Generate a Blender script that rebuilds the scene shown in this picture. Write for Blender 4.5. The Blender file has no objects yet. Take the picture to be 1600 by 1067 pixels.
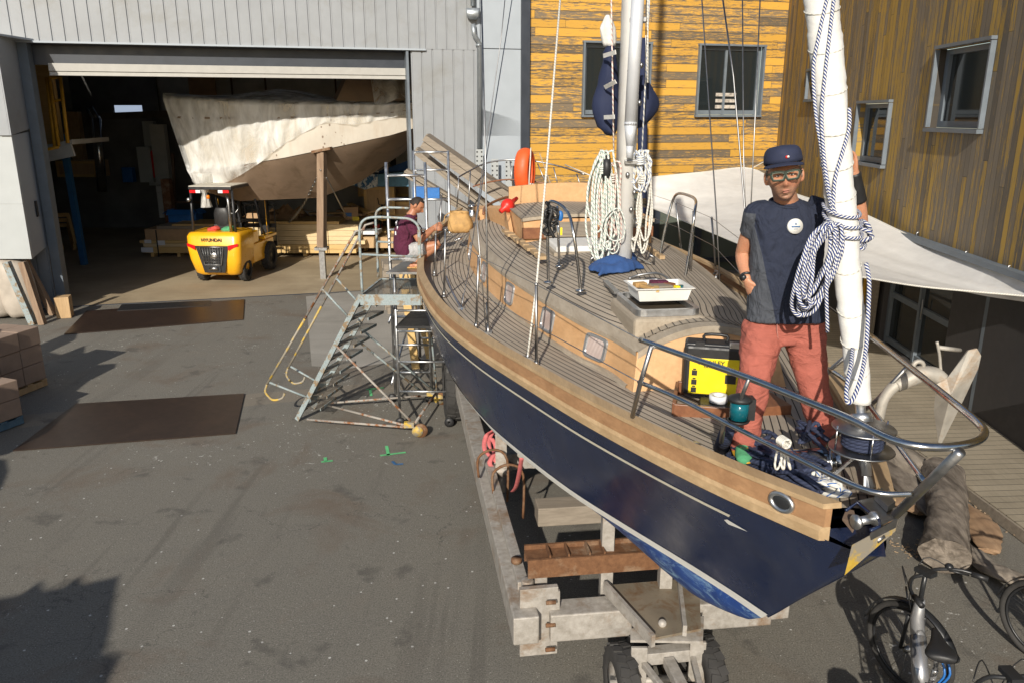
import bpy, bmesh, math, random
from mathutils import Vector, Matrix, Euler, noise
R=math.radians
random.seed(7)
SC=bpy.context.scene
COL=SC.collection
V=Vector
# ---------------------------------------------------------------- camera model (28 mm lens, 4.4 m up, 15.8 deg down)
TH=R(15.8); FP=1244.; HC=4.4
_c,_s=math.cos(TH),math.sin(TH)
def _ray(u,v):
    y=(533.5-v)/FP
    return ((u-800)/FP, _c+y*_s, y*_c-_s)
def Z(u,v,z=0.0):
    r=_ray(u,v); t=(z-HC)/r[2]; return V((r[0]*t,r[1]*t,z))
def Y(u,v,Yd):
    r=_ray(u,v); t=Yd/r[1]; return V((r[0]*t,Yd,HC+r[2]*t))
# ---------------------------------------------------------------- mesh builder
class MB:
    def __init__(s): s.v=[]; s.f=[]; s.uv=[]; s.sm=[]
    def add(s,vs,fs,uvs=None,smooth=False):
        b=len(s.v); s.v+= [tuple(p) for p in vs]
        for i,f in enumerate(fs):
            s.f.append([b+k for k in f]); s.uv.append(uvs[i] if uvs else None); s.sm.append(smooth)
        return s
    def box(s,c,d,rz=0.0,M=None):
        c=V(c); h=[x/2 for x in d]
        vs=[V((x*h[0],y*h[1],z*h[2])) for x in(-1,1) for y in(-1,1) for z in(-1,1)]
        m=M if M is not None else Matrix.Rotation(rz,3,'Z')
        vs=[m@p+c for p in vs]
        return s.add(vs,[(0,1,3,2),(4,6,7,5),(0,4,5,1),(2,3,7,6),(0,2,6,4),(1,5,7,3)])
    def beam(s,a,b,w,h,up=(0,0,1)):
        a=V(a);b=V(b);d=b-a;L=d.length
        if L<1e-6: return s
        z=d/L; x=V(up).cross(z)
        if x.length<1e-4: x=V((1,0,0)).cross(z)
        x.normalize(); y=z.cross(x)
        m=Matrix((x,y,z)).transposed()
        return s.box((a+b)/2,(w,h,L),M=m)
    def tube(s,pts,r,n=8,closed=False,cap=True,taper=None,uvs=False):
        pts=[V(p) for p in pts]; N=len(pts)
        if N<2: return s
        T=[]
        for i in range(N):
            if closed: t=pts[(i+1)%N]-pts[i-1]
            else: t=pts[min(i+1,N-1)]-pts[max(i-1,0)]
            if t.length<1e-9: t=V((0,0,1))
            T.append(t.normalized())
        u=T[0].orthogonal().normalized(); vs=[]; b=0; ls=[0.]
        for i in range(N):
            if i: ls.append(ls[-1]+(pts[i]-pts[i-1]).length)
            u=(u-T[i]*u.dot(T[i]));
            if u.length<1e-6: u=T[i].orthogonal()
            u.normalize(); w=T[i].cross(u)
            rr=taper[i] if taper else r
            for k in range(n):
                a=2*math.pi*k/n; vs.append(pts[i]+u*(math.cos(a)*rr)+w*(math.sin(a)*rr))
        fs=[];uv=[]
        M=N if closed else N-1
        for i in range(M):
            j=(i+1)%N; l0=ls[i]; l1=ls[j] if j else ls[i]+(pts[0]-pts[-1]).length
            for k in range(n):
                k2=(k+1)%n
                fs.append((i*n+k,i*n+k2,j*n+k2,j*n+k)); uv.append(((l0,k/n),(l0,(k+1)/n),(l1,(k+1)/n),(l1,k/n)))
        if cap and not closed:
            fs.append(tuple(range(n))[::-1]); uv.append([(0,0)]*n)
            fs.append(tuple((N-1)*n+k for k in range(n))); uv.append([(ls[-1],0)]*n)
        return s.add(vs,fs,uv,True)
    def cyl(s,a,b,r0,r1=None,n=16):
        r1=r0 if r1 is None else r1
        return s.tube([a,b],r0,n,taper=[r0,r1])
    def ell(s,c,r,n=16,m=10,M=None):
        c=V(c); r=r if hasattr(r,'__len__') else (r,r,r); vs=[];fs=[]
        for i in range(m+1):
            t=math.pi*i/m
            for k in range(n):
                a=2*math.pi*k/n; p=V((r[0]*math.sin(t)*math.cos(a),r[1]*math.sin(t)*math.sin(a),r[2]*math.cos(t)))
                if M is not None: p=M@p
                vs.append(c+p)
        for i in range(m):
            for k in range(n):
                fs.append((i*n+k,(i+1)*n+k,(i+1)*n+(k+1)%n,i*n+(k+1)%n))
        return s.add(vs,fs,None,True)
    def lathe(s,prof,c=(0,0,0),n=24,M=None,smooth=True):
        c=V(c);vs=[];fs=[]
        for r,z in prof:
            for k in range(n):
                a=2*math.pi*k/n; p=V((r*math.cos(a),r*math.sin(a),z))
                if M is not None: p=M@p
                vs.append(c+p)
        for i in range(len(prof)-1):
            for k in range(n): fs.append((i*n+k,i*n+(k+1)%n,(i+1)*n+(k+1)%n,(i+1)*n+k))
        return s.add(vs,fs,None,smooth)
    def prism(s,poly,d):
        """poly: list of 3D points (planar), extruded by vector d"""
        poly=[V(p) for p in poly]; d=V(d); n=len(poly)
        vs=poly+[p+d for p in poly]
        fs=[tuple(range(n))[::-1],tuple(range(n,2*n))]+[(i,(i+1)%n,n+(i+1)%n,n+i) for i in range(n)]
        return s.add(vs,fs)
    def grid(s,rows,smooth=True,uv=None,flip=False,wrap=False):
        nr=len(rows);nc=len(rows[0]);vs=[p for r in rows for p in r];fs=[];uvs=[]
        for i in range(nr-1):
            for j in range(nc if wrap else nc-1):
                j2=(j+1)%nc
                q=[(i,j),(i,j2),(i+1,j2),(i+1,j)]
                if flip:q=q[::-1]
                fs.append([a*nc+b for a,b in q])
                uvs.append([uv[a][b] for a,b in q] if uv else None)
        return s.add(vs,fs,uvs if uv else None,smooth)
    def loft(s,secs,n=14,cap=True,smooth=True):
        """secs: (center, rx, ry, Mat3 or None[, power]) closed ellipses"""
        rows=[]
        for q in secs:
            c,rx,ry=V(q[0]),q[1],q[2]; m=q[3] if len(q)>3 and q[3] is not None else Matrix.Identity(3)
            pw=q[4] if len(q)>4 else 1.0
            row=[]
            for k in range(n):
                a=2*math.pi*k/n; ca,sa=math.cos(a),math.sin(a)
                x=math.copysign(abs(ca)**pw,ca)*rx; y=math.copysign(abs(sa)**pw,sa)*ry
                row.append(c+m@V((x,y,0)))
            rows.append(row)
        b=len(s.v); s.grid(rows,smooth,wrap=True)
        if cap:
            N=len(rows)
            s.f.append([b+k for k in range(n)][::-1]); s.uv.append(None); s.sm.append(smooth)
            s.f.append([b+(N-1)*n+k for k in range(n)]); s.uv.append(None); s.sm.append(smooth)
        return s
    def build(s,name,mat,parent=None,bevel=0,solid=0,sub=0,remesh=0,smooth_it=0,origin=None,disp=None):
        o0=V((0,0,0))
        if parent is not None: o0=V(parent.get('_o',(0,0,0)))
        elif origin is not None: o0=V(origin)
        me=bpy.data.meshes.new(name)
        me.from_pydata([tuple(V(p)-o0) for p in s.v],[],s.f)
        if any(u for u in s.uv):
            ul=me.uv_layers.new(name='UVMap'); li=0
            for fi,f in enumerate(s.f):
                u=s.uv[fi]
                for k in range(len(f)):
                    if u: ul.data[li].uv=u[k]
                    li+=1
        me.polygons.foreach_set('use_smooth',s.sm)
        mats=mat if isinstance(mat,(list,tuple)) else [mat]
        for m in mats: me.materials.append(m)
        me.validate(); 
        bm=bmesh.new(); bm.from_mesh(me)
        if remesh or solid or bevel: bmesh.ops.remove_doubles(bm,verts=bm.verts,dist=1e-5)
        bmesh.ops.recalc_face_normals(bm,faces=bm.faces); bm.to_mesh(me); bm.free()
        ob=bpy.data.objects.new(name,me); COL.objects.link(ob)
        ob['_o']=tuple(o0)
        if parent is not None: ob.parent=parent
        else: ob.location=o0
        if solid:
            m=ob.modifiers.new('s','SOLIDIFY'); m.thickness=solid; m.offset=0
        if remesh:
            m=ob.modifiers.new('r','REMESH'); m.mode='VOXEL'; m.voxel_size=remesh; m.use_smooth_shade=True
            if smooth_it:
                m=ob.modifiers.new('sm','SMOOTH'); m.iterations=smooth_it; m.factor=.5
        if bevel:
            m=ob.modifiers.new('b','BEVEL'); m.width=bevel; m.segments=2; m.limit_method='ANGLE'; m.angle_limit=R(40)
        if sub:
            m=ob.modifiers.new('u','SUBSURF'); m.levels=sub; m.render_levels=sub
        if disp:
            t=bpy.data.textures.new(name,'CLOUDS'); t.noise_scale=disp[0]; t.noise_depth=3
            m=ob.modifiers.new('d','DISPLACE'); m.texture=t; m.strength=disp[1]; m.mid_level=.5; m.texture_coords='LOCAL'
        return ob
def thing(name,label,cat,loc=(0,0,0),group=None,rz=0.,local=False):
    o=bpy.data.objects.new(name,None); COL.objects.link(o); o.empty_display_size=.2
    o.location=loc; o.rotation_euler=(0,0,rz); o['label']=label; o['category']=cat
    o['_o']=(0,0,0) if local else tuple(V(loc))
    if group:o['group']=group
    return o
def tag(o,label,cat,group=None,kind=None):
    o['label']=label;o['category']=cat
    if group:o['group']=group
    if kind:o['kind']=kind
    return o
def struct(o,label=None,kind='structure'):
    o['kind']=kind
    if label:o['label']=label
    return o
def dup(root,loc,rz=None,label=None):
    r=root.copy(); COL.objects.link(r); r.location=loc
    if rz is not None:r.rotation_euler=(0,0,rz)
    if label:r['label']=label
    for ch in list(root.children):
        c=ch.copy(); COL.objects.link(c); c.parent=r
        for g in list(ch.children):
            d=g.copy(); COL.objects.link(d); d.parent=c
    return r
def bez(pts,n=8,closed=False):
    """Catmull-Rom through points"""
    P=[V(p) for p in pts];N=len(P);out=[]
    for i in range(N if closed else N-1):
        if closed: p0,p1,p2,p3=P[i-1],P[i],P[(i+1)%N],P[(i+2)%N]
        else: p0,p1,p2,p3=P[max(i-1,0)],P[i],P[i+1],P[min(i+2,N-1)]
        for k in range(n):
            t=k/n
            out.append(.5*((2*p1)+(p2-p0)*t+(2*p0-5*p1+4*p2-p3)*t*t+(3*p1-p0-3*p2+p3)*t**3))
    if not closed: out.append(P[-1])
    return out
def interp(tab,x):
    if x<=tab[0][0]: return tab[0][1]
    for (a,b),(c,d) in zip(tab,tab[1:]):
        if x<=c: return b+(d-b)*(x-a)/(c-a)
    return tab[-1][1]
def sinterp(tab,x):
    """smooth (Catmull-Rom) table lookup"""
    n=len(tab)
    if x<=tab[0][0]: return tab[0][1]
    if x>=tab[-1][0]: return tab[-1][1]
    for i in range(n-1):
        if x<=tab[i+1][0]:
            x1,y1=tab[i];x2,y2=tab[i+1];t=(x-x1)/(x2-x1)
            m1=(tab[i+1][1]-tab[i-1][1])/(tab[i+1][0]-tab[i-1][0]) if i>0 else (y2-y1)/(x2-x1)
            m2=(tab[i+2][1]-tab[i][1])/(tab[i+2][0]-tab[i][0]) if i<n-2 else (y2-y1)/(x2-x1)
            h=x2-x1
            return (2*t**3-3*t*t+1)*y1+(t**3-2*t*t+t)*h*m1+(-2*t**3+3*t*t)*y2+(t**3-t*t)*h*m2
# ---------------------------------------------------------------- node material helper
class NT:
    def __init__(s,name):
        s.m=bpy.data.materials.new(name); s.m.use_nodes=True; s.t=s.m.node_tree; s.n=s.t.nodes; s.l=s.t.links
        s.b=s.n['Principled BSDF']; s.out=s.n['Material Output']; s._c=None
    def node(s,t,**k):
        x=s.n.new(t)
        for a,b in k.items(): setattr(x,a,b)
        return x
    def put(s,sock,v):
        if hasattr(v,'is_linked') or isinstance(v,bpy.types.NodeSocket): s.l.new(v,sock)
        else:
            if sock.type=='RGBA' and len(v)==3: v=(*v,1)
            sock.default_value=v
    def co(s,kind='Object'):
        if s._c is None: s._c=s.node('ShaderNodeTexCoord')
        return s._c.outputs[kind]
    def map(s,scale=(1,1,1),rot=(0,0,0),loc=(0,0,0),src=None):
        m=s.node('ShaderNodeMapping'); s.l.new(src if src else s.co(),m.inputs[0])
        m.inputs['Scale'].default_value=scale; m.inputs['Rotation'].default_value=rot; m.inputs['Location'].default_value=loc
        return m.outputs[0]
    def noise(s,scale,detail=4,rough=.55,vec=None,out='Fac',dist=0):
        n=s.node('ShaderNodeTexNoise'); s.l.new(vec if vec else s.co(),n.inputs['Vector'])
        n.inputs['Scale'].default_value=scale;n.inputs['Detail'].default_value=detail;n.inputs['Roughness'].default_value=rough;n.inputs['Distortion'].default_value=dist
        return n.outputs[out]
    def vor(s,scale,feature='F1',vec=None,out='Distance'):
        n=s.node('ShaderNodeTexVoronoi',feature=feature); s.l.new(vec if vec else s.co(),n.inputs['Vector']); n.inputs['Scale'].default_value=scale
        return n.outputs[out]
    def math(s,op,a,b=0.,c=0.,clamp=False):
        n=s.node('ShaderNodeMath',operation=op); n.use_clamp=clamp
        for i,x in enumerate((a,b,c)):
            s.put(n.inputs[i],x)
        return n.outputs[0]
    def rng(s,x,a,b,c=0.,d=1.):
        n=s.node('ShaderNodeMapRange'); s.put(n.inputs[0],x)
        for i,k in enumerate((a,b,c,d)): s.put(n.inputs[1+i],k)
        return n.outputs[0]
    def mix(s,f,a,b,mode='MIX'):
        n=s.node('ShaderNodeMix',data_type='RGBA',blend_type=mode); s.put(n.inputs[0],f); s.put(n.inputs[6],a); s.put(n.inputs[7],b)
        return n.outputs[2]
    def sep(s,vec):
        n=s.node('ShaderNodeSeparateXYZ'); s.l.new(vec,n.inputs[0]); return n.outputs
    def comb(s,x,y,z):
        n=s.node('ShaderNodeCombineXYZ')
        for i,k in enumerate((x,y,z)): s.put(n.inputs[i],k)
        return n.outputs[0]
    def white(s,x):
        n=s.node('ShaderNodeTexWhiteNoise',noise_dimensions='1D'); s.put(n.inputs['W'],x); return n.outputs['Value']
    def bump(s,h,strength=.3,dist=.01):
        n=s.node('ShaderNodeBump'); n.inputs['Strength'].default_value=strength;n.inputs['Distance'].default_value=dist
        s.put(n.inputs['Height'],h); s.l.new(n.outputs[0],s.b.inputs['Normal']); return n
    def fin(s,col,rough=.6,metal=0.,**k):
        s.put(s.b.inputs['Base Color'],col); s.put(s.b.inputs['Roughness'],rough); s.put(s.b.inputs['Metallic'],metal)
        for a,b in k.items(): s.put(s.b.inputs[a.replace('_',' ')],b)
        return s.m
MC={}
def M(name,col,rough=.6,metal=0.,var=.25,vs=6.,bump=.15,dirt=None,ds=3.,bs=None,**k):
    """generic weathered material"""
    if name in MC: return MC[name]
    t=NT(name)
    n=t.noise(vs,5,.6)
    c=t.mix(t.rng(n,.3,.7),tuple(x*(1-var) for x in col),tuple(min(1,x*(1+var)) for x in col))
    if dirt:
        d=t.rng(t.noise(ds,6,.7,dist=.4),.52,.68)
        c=t.mix(d,c,dirt)
    if bump: t.bump(t.noise(bs or vs*6,4,.6),bump,.004)
    r=t.rng(t.noise(vs*2,3),.3,.7,max(0,rough-.08),min(1,rough+.08))
    MC[name]=t.fin(c,r,metal,**k); return MC[name]
# ================================================================ materials
def asphalt():
    t=NT('asphalt'); o=t.co()
    big=t.noise(.35,4,.6); mid=t.noise(2.2,5,.65); fine=t.noise(70,3,.7); fine2=t.noise(220,2,.6)
    c=t.mix(t.rng(big,.3,.7),(.116,.106,.083),(.156,.143,.113))
    c=t.mix(t.rng(mid,.42,.62,0,.55),c,(.108,.100,.084))
    c=t.mix(t.rng(t.noise(.9,6,.7,dist=1.0),.56,.72,0,.5),c,(.16,.118,.082))
    c=t.mix(t.rng(fine,.3,.7,0,1),t.mix(.60,c,(.030,.028,.025)),t.mix(.60,c,(.30,.28,.24)))
    c=t.mix(t.rng(t.noise(17,4,.7),.4,.66,0,.35),c,(.20,.185,.155)); sp=t.math('LESS_THAN',t.vor(24),.11); sk=t.math('GREATER_THAN',t.noise(1.1,3),.44)
    c=t.mix(t.math('MULTIPLY',sp,sk),c,(.33,.31,.27))
    sp2=t.math('LESS_THAN',t.vor(6.5),.075); sk2=t.math('GREATER_THAN',t.noise(.6,2,vec=t.map(loc=(5,3,0))),.47)
    c=t.mix(t.math('MULTIPLY',sp2,sk2),c,(.5,.49,.46))
    # white drips of paint in a few spots
    dr=t.math('GREATER_THAN',t.noise(9,6,.75,dist=1.5),.63); dz=t.math('GREATER_THAN',t.noise(.55,1,vec=t.map(loc=(2,8,1))),.60)
    c=t.mix(t.math('MULTIPLY',t.math('MULTIPLY',dr,dz),.7),c,(.55,.54,.5))
    # resurfaced strip, brown stains, tyre marks
    s_=t.sep(o); yy=t.math('ADD',t.math('ADD',s_[1],t.math('MULTIPLY',s_[0],-.30)),t.math('MULTIPLY',t.noise(1.5,3),.15)); st=t.math('MULTIPLY',t.math('GREATER_THAN',yy,13.15),t.math('LESS_THAN',yy,13.75)); c=t.mix(t.math('MULTIPLY',st,.45),c,(.23,.19,.14))
    bs=t.rng(t.noise(.75,5,.6,vec=t.map(loc=(3.3,7.1,0)),dist=.6),.54,.70,0,.55); c=t.mix(bs,c,(.12,.078,.05))
    ds=t.rng(t.noise(1.7,4,.6,vec=t.map(loc=(1.3,2.1,0)),dist=.3),.60,.68,0,.5); c=t.mix(ds,c,(.055,.05,.045))
    tm=t.math('MULTIPLY',t.rng(t.noise(1.2,3,.6,vec=t.map(scale=(2.2,.12,1),rot=(0,0,.25))),.56,.62,0,.35),t.rng(t.noise(.3,2),.4,.6)); c=t.mix(tm,c,(.07,.062,.053))
    # cracks
    wv=t.node('ShaderNodeVectorMath',operation='ADD'); t.l.new(o,wv.inputs[0])
    ns=t.node('ShaderNodeVectorMath',operation='SCALE'); t.l.new(t.noise(2.5,4,.6,out='Color'),ns.inputs[0]); ns.inputs['Scale'].default_value=.6; t.l.new(ns.outputs[0],wv.inputs[1])
    cr=t.vor(.55,'DISTANCE_TO_EDGE',wv.outputs[0]); ck=t.math('MULTIPLY',t.math('LESS_THAN',cr,.0028),t.rng(t.noise(.6,2,vec=t.map(loc=(9,1,0))),.50,.6))
    c=t.mix(t.math('MULTIPLY',ck,.45),c,(.04,.037,.033))
    t.bump(t.math('ADD',fine,t.math('MULTIPLY',fine2,.5)),.55,.006)
    return t.fin(c,.9)
def planks(name,axis,width,paint,woodA,woodB,lo,hi,length=2.4,gw=.85,nsc=3.4):
    """painted boards, flaking; axis 0 = boards run along x (stacked in z), axis 1 = boards run along z"""
    t=NT(name); s=t.sep(t.co())
    U,W=(s[0],s[2]) if axis==0 else (s[2],s[0])
    k=t.math('DIVIDE',W,width); idx=t.math('FLOOR',k); fr=t.math('FRACT',k)
    ju=t.math('ADD',t.math('DIVIDE',U,length),t.math('MULTIPLY',t.white(idx),7.3)); seg=t.math('FLOOR',ju); jf=t.math('FRACT',ju)
    pid=t.math('ADD',t.math('MULTIPLY',idx,17.13),t.math('MULTIPLY',seg,3.71)); rnd=t.white(pid)
    rnd2=t.white(t.math('ADD',pid,.37))
    vec=t.comb(t.math('MULTIPLY',U,1.0),t.math('MULTIPLY',W,9.0),t.math('MULTIPLY',rnd,40))
    vecg=t.comb(t.math('MULTIPLY',U,2.2),t.math('MULTIPLY',W,55.0),t.math('MULTIPLY',rnd2,40))
    n1=t.noise(nsc,7,.72,vec=vec,dist=.6); gr=t.noise(1.6,6,.7,vec=vecg); gn2=t.noise(5,4,.6,vec=vecg)
    thr=t.rng(rnd,0,1,lo,hi)
    edge=t.rng(t.math('ABSOLUTE',t.math('SUBTRACT',fr,.5)),.3,.5,0,.07)
    m=t.math('ADD',t.math('ADD',n1,t.math('MULTIPLY',t.math('SUBTRACT',gr,.5),gw)),edge)
    wear=t.rng(t.math('SUBTRACT',m,thr),-.015,.04)
    wood=t.mix(gr,woodA,woodB); wood=t.mix(t.rng(rnd2,.4,1,0,.5),wood,tuple(x*.55 for x in woodA))
    pc=t.mix(rnd2,paint,tuple(x*.78 for x in paint)); pc=t.mix(t.rng(gn2,.3,.75,.0,.4),pc,tuple(x*.6 for x in paint))
    c=t.mix(wear,pc,wood)
    g=t.math('GREATER_THAN',t.math('ABSOLUTE',t.math('SUBTRACT',fr,.5)),.47)
    j=t.math('LESS_THAN',t.math('MULTIPLY',jf,length),.008)
    gj=t.math('MAXIMUM',g,j)
    c=t.mix(t.math('MULTIPLY',gj,.75),c,(.02,.016,.012))
    h=t.math('SUBTRACT',t.math('ADD',t.math('MULTIPLY',gr,.35),t.math('MULTIPLY',wear,-.35)),t.math('MULTIPLY',gj,2.5))
    t.bump(h,.55,.006)
    return t.fin(c,.72)
def wood(name,a,b,axis=0,scale=1.,rough=.6,spec=None,stretch=16):
    t=NT(name); sc=[stretch]*3; sc[axis]=1.0
    v=t.map(scale=tuple(x*scale for x in sc)); n=t.noise(1.4,6,.65,vec=v,dist=.35); f=t.noise(6,3,.6,vec=v)
    big=t.noise(1.1,3)
    c=t.mix(t.rng(n,.3,.7),a,b); c=t.mix(t.rng(f,.4,.8,0,.35),c,tuple(x*.6 for x in a)); c=t.mix(t.rng(big,.4,.7,0,.3),c,tuple(x*.7 for x in b))
    t.bump(n,.15,.003)
    return t.fin(c,rough)
def decking(name,w,a,b,seam=(.012,.011,.01),sw=.085,rough=.75,stretch=(3,60)):
    """laid planks: UV.x across the planks, UV.y along, both in metres"""
    t=NT(name); s=t.sep(t.co('UV')); k=t.math('DIVIDE',s[0],w); idx=t.math('FLOOR',k); fr=t.math('FRACT',k); r=t.white(idx)
    vec=t.comb(t.math('MULTIPLY',s[0],stretch[1]),t.math('MULTIPLY',s[1],stretch[0]),t.math('MULTIPLY',r,30))
    g=t.noise(1.5,5,.65,vec=vec); big=t.noise(1.3,4,.6)
    c=t.mix(t.rng(g,.25,.75),a,b); c=t.mix(t.rng(r,0,1,0,.35),c,tuple(x*.72 for x in a)); c=t.mix(t.rng(big,.4,.65,0,.3),c,tuple(min(1,x*1.25) for x in b))
    e=t.math('GREATER_THAN',t.math('ABSOLUTE',t.math('SUBTRACT',fr,.5)),.5-sw)
    c=t.mix(e,c,seam)
    t.bump(t.math('SUBTRACT',t.math('MULTIPLY',g,.3),e),.3,.003)
    return t.fin(c,rough)
def ropemat(name,a,b,pitch=.03,fa=.5,strands=2):
    t=NT(name); s=t.sep(t.co('UV'))
    ph=t.math('FRACT',t.math('ADD',t.math('DIVIDE',s[0],pitch),t.math('MULTIPLY',s[1],strands)))
    ph2=t.math('FRACT',t.math('SUBTRACT',t.math('DIVIDE',s[0],pitch),t.math('MULTIPLY',s[1],strands)))
    x=t.math('LESS_THAN',ph,fa); y=t.math('LESS_THAN',ph2,fa)
    m=t.math('MULTIPLY',x,y) if fa>.55 else x
    c=t.mix(m,a,b); t.bump(t.math('SINE',t.math('MULTIPLY',ph,6.28)),.4,.003)
    return t.fin(c,.85)
def hullpaint():
    """UV.x = arc length, object z decides nothing: plain glossy topside paint with scuffs"""
    t=NT('navy_hull'); n=t.noise(1.3,5,.65); f=t.noise(14,6,.75,vec=t.map(scale=(1,.3,1.5)))
    c=t.mix(t.rng(n,.35,.7),(.006,.014,.046),(.010,.022,.068))
    c=t.mix(t.rng(f,.60,.72,0,.35),c,(.05,.055,.07))
    sc=t.math('MULTIPLY',t.math('GREATER_THAN',t.noise(22,5,.8),.70),t.math('GREATER_THAN',t.noise(1.7,2),.52))
    c=t.mix(t.math('MULTIPLY',sc,.5),c,(.12,.2,.3))
    dsn=t.rng(t.noise(4,6,.75,vec=t.map(scale=(1,1,.25))),.50,.75,0,.30); c=t.mix(dsn,c,(.075,.08,.095)); t.bump(t.noise(1.6,2),.12,.03)
    return t.fin(c,t.rng(t.noise(2.5,5,.7),.3,.7,.12,.34))
def antifoul():
    t=NT('antifouling'); n=t.noise(3,5,.7,vec=t.map(scale=(1,3,1)))
    c=t.mix(t.rng(n,.35,.7),(.010,.035,.15),(.018,.065,.25)); w=t.rng(t.noise(5,7,.8,vec=t.map(scale=(1,1,2.5)),dist=.8),.50,.66,0,.8)
    c=t.mix(w,c,(.22,.36,.5)); t.bump(n,.2,.004); return t.fin(c,.55)
def peel(name,base,sheet,under,s=4,lo=.5,hi=.56,rough=.6,metal=0):
    t=NT(name); n=t.noise(s,7,.7,dist=.3); m=t.noise(s*5,4,.7)
    c=t.mix(t.rng(m,.3,.7),base,sheet); c=t.mix(t.rng(n,lo,hi),c,under); t.bump(t.math('ADD',m,n),.25,.004)
    return t.fin(c,rough,metal)
def plastic_sheet():
    t=NT('plastic_sheet'); n=t.noise(1.1,4,.6,vec=t.map(scale=(1.6,1.6,.5),rot=(0,.5,0)),dist=.6)
    t.b.inputs['Base Color'].default_value=(.86,.86,.83,1); t.b.inputs['Roughness'].default_value=.28
    t.bump(t.noise(2.2,4,.6,vec=t.map(scale=(2.5,2.5,.6),rot=(0,.6,0)),dist=1.0),.55,.06)
    tr=t.node('ShaderNodeBsdfTransparent'); tr.inputs[0].default_value=(.97,.96,.93,1); mx=t.node('ShaderNodeMixShader')
    t.put(mx.inputs[0],t.rng(n,.32,.62,.12,.80)); t.l.new(tr.outputs[0],mx.inputs[1]); t.l.new(t.b.outputs[0],mx.inputs[2]); t.l.new(mx.outputs[0],t.out.inputs[0])
    return t.m
def canvas(name,col,tr=.25,s=3):
    t=NT(name); n=t.noise(s,5,.6,vec=t.map(scale=(1,1,2))); c=t.mix(t.rng(n,.3,.7),tuple(x*.86 for x in col),col)
    c=t.mix(t.rng(t.noise(1.2,6,.75),.58,.74,0,.35),c,tuple(x*y for x,y in zip(col,(.72,.66,.58))))
    t.bump(t.math('ADD',n,t.math('MULTIPLY',t.noise(180,2),.15)),.35,.02)
    t.fin(c,.8)
    if tr:
        d=t.node('ShaderNodeBsdfTranslucent'); t.put(d.inputs[0],c); mx=t.node('ShaderNodeMixShader'); mx.inputs[0].default_value=tr
        t.l.new(t.b.outputs[0],mx.inputs[1]);t.l.new(d.outputs[0],mx.inputs[2]);t.l.new(mx.outputs[0],t.out.inputs[0])
    return t.m
def cover_hull():
    t=NT('bare_hull'); n=t.noise(.8,5,.6); st=t.noise(1.5,5,.7,vec=t.map(scale=(3,3,.35)))
    c=t.mix(t.rng(n,.35,.65),(.50,.46,.39),(.62,.57,.49)); c=t.mix(t.rng(st,.5,.75,0,.4),c,(.42,.31,.21))
    sp=t.math('MULTIPLY',t.math('LESS_THAN',t.vor(9,vec=t.map(scale=(1,1,.7))),.22),t.math('GREATER_THAN',t.noise(.9,3,vec=t.map(scale=(1,1,.4))),.55))
    c=t.mix(t.math('MULTIPLY',sp,.8),c,(.16,.10,.065)); t.bump(n,.1,.02); return t.fin(c,.6)
def concrete(name,a,b,joint=None):
    t=NT(name); n=t.noise(.6,6,.65,dist=.4); f=t.noise(30,4,.7); w=t.noise(1.2,5,.6,vec=t.map(scale=(.3,3,1)))
    c=t.mix(t.rng(n,.35,.65),a,b); c=t.mix(t.rng(w,.5,.75,0,.3),c,tuple(x*.6 for x in a)); c=t.mix(t.rng(f,.35,.65,0,.25),c,tuple(x*.75 for x in a))
    t.bump(f,.15,.004); return t.fin(c,.75)
def metalm(name,col,rough=.3,scr=.15,dirt=None):
    t=NT(name); n=t.noise(14,4,.7); c=t.mix(t.rng(n,.35,.7),tuple(x*.8 for x in col),col)
    if dirt: c=t.mix(t.rng(t.noise(9,6,.75,dist=.5),.5,.62),c,dirt)
    t.bump(n,scr,.002); return t.fin(c,t.rng(n,.3,.7,rough,rough+.15),1.0)
def leather(): return M('m_bag',(.45,.27,.10),.8,var=.25,vs=12)
MT={}
MT['asphalt']=asphalt()
MT['yellow']=planks('yellow_boards',0,.205,(.68,.37,.055),(.085,.066,.045),(.26,.20,.13),.36,.66,3.2)
MT['brown']=planks('brown_boards',1,.135,(.47,.29,.055),(.075,.062,.05),(.30,.245,.175),.34,.62,6.0,1.1,1.5)
MT['clad']=M('grey_cladding',(.285,.30,.315),.45,metal=.0,var=.05,vs=2,bump=.03,dirt=(.25,.255,.25),ds=.9)
MT['panel']=M('grey_panel',(.36,.40,.44),.45,var=.04,vs=1.5,bump=.02)
MT['darkgrey']=M('anthracite',(.035,.042,.055),.45,var=.1,vs=2,bump=.03)
MT['framegrey']=M('frame_grey',(.14,.165,.19),.5,var=.12,vs=4,bump=.05)
MT['whitepanel']=M('white_panel',(.40,.42,.42),.5,var=.05,vs=1.2,bump=.03)
MT['floor']=concrete('hangar_floor_concrete',(.30,.235,.15),(.42,.34,.225))
MT['patch']=concrete('patch_concrete',(.26,.245,.215),(.34,.32,.285))
MT['plate']=peel('steel_plate_rust',(.038,.024,.018),(.058,.038,.028),(.075,.046,.032),1.5,.5,.8,.42,.35)
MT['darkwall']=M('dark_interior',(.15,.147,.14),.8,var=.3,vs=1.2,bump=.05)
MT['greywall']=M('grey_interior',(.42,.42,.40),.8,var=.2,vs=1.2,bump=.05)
MT['pine']=wood('pale_pine',(.60,.44,.22),(.76,.60,.36),0)
MT['pine2']=wood('yellow_pine',(.55,.35,.12),(.66,.46,.20),0)
MT['crate']=wood('crate_board',(.42,.27,.13),(.56,.38,.2),2,stretch=8)
MT['card']=M('cardboard',(.42,.27,.15),.85,var=.12,vs=5,bump=.05)
MT['greywood']=wood('weathered_plank',(.20,.165,.125),(.33,.28,.22),0,stretch=14,rough=.8)
MT['oldwood']=wood('old_timber',(.19,.12,.075),(.34,.24,.16),2,stretch=9,rough=.8)
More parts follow.
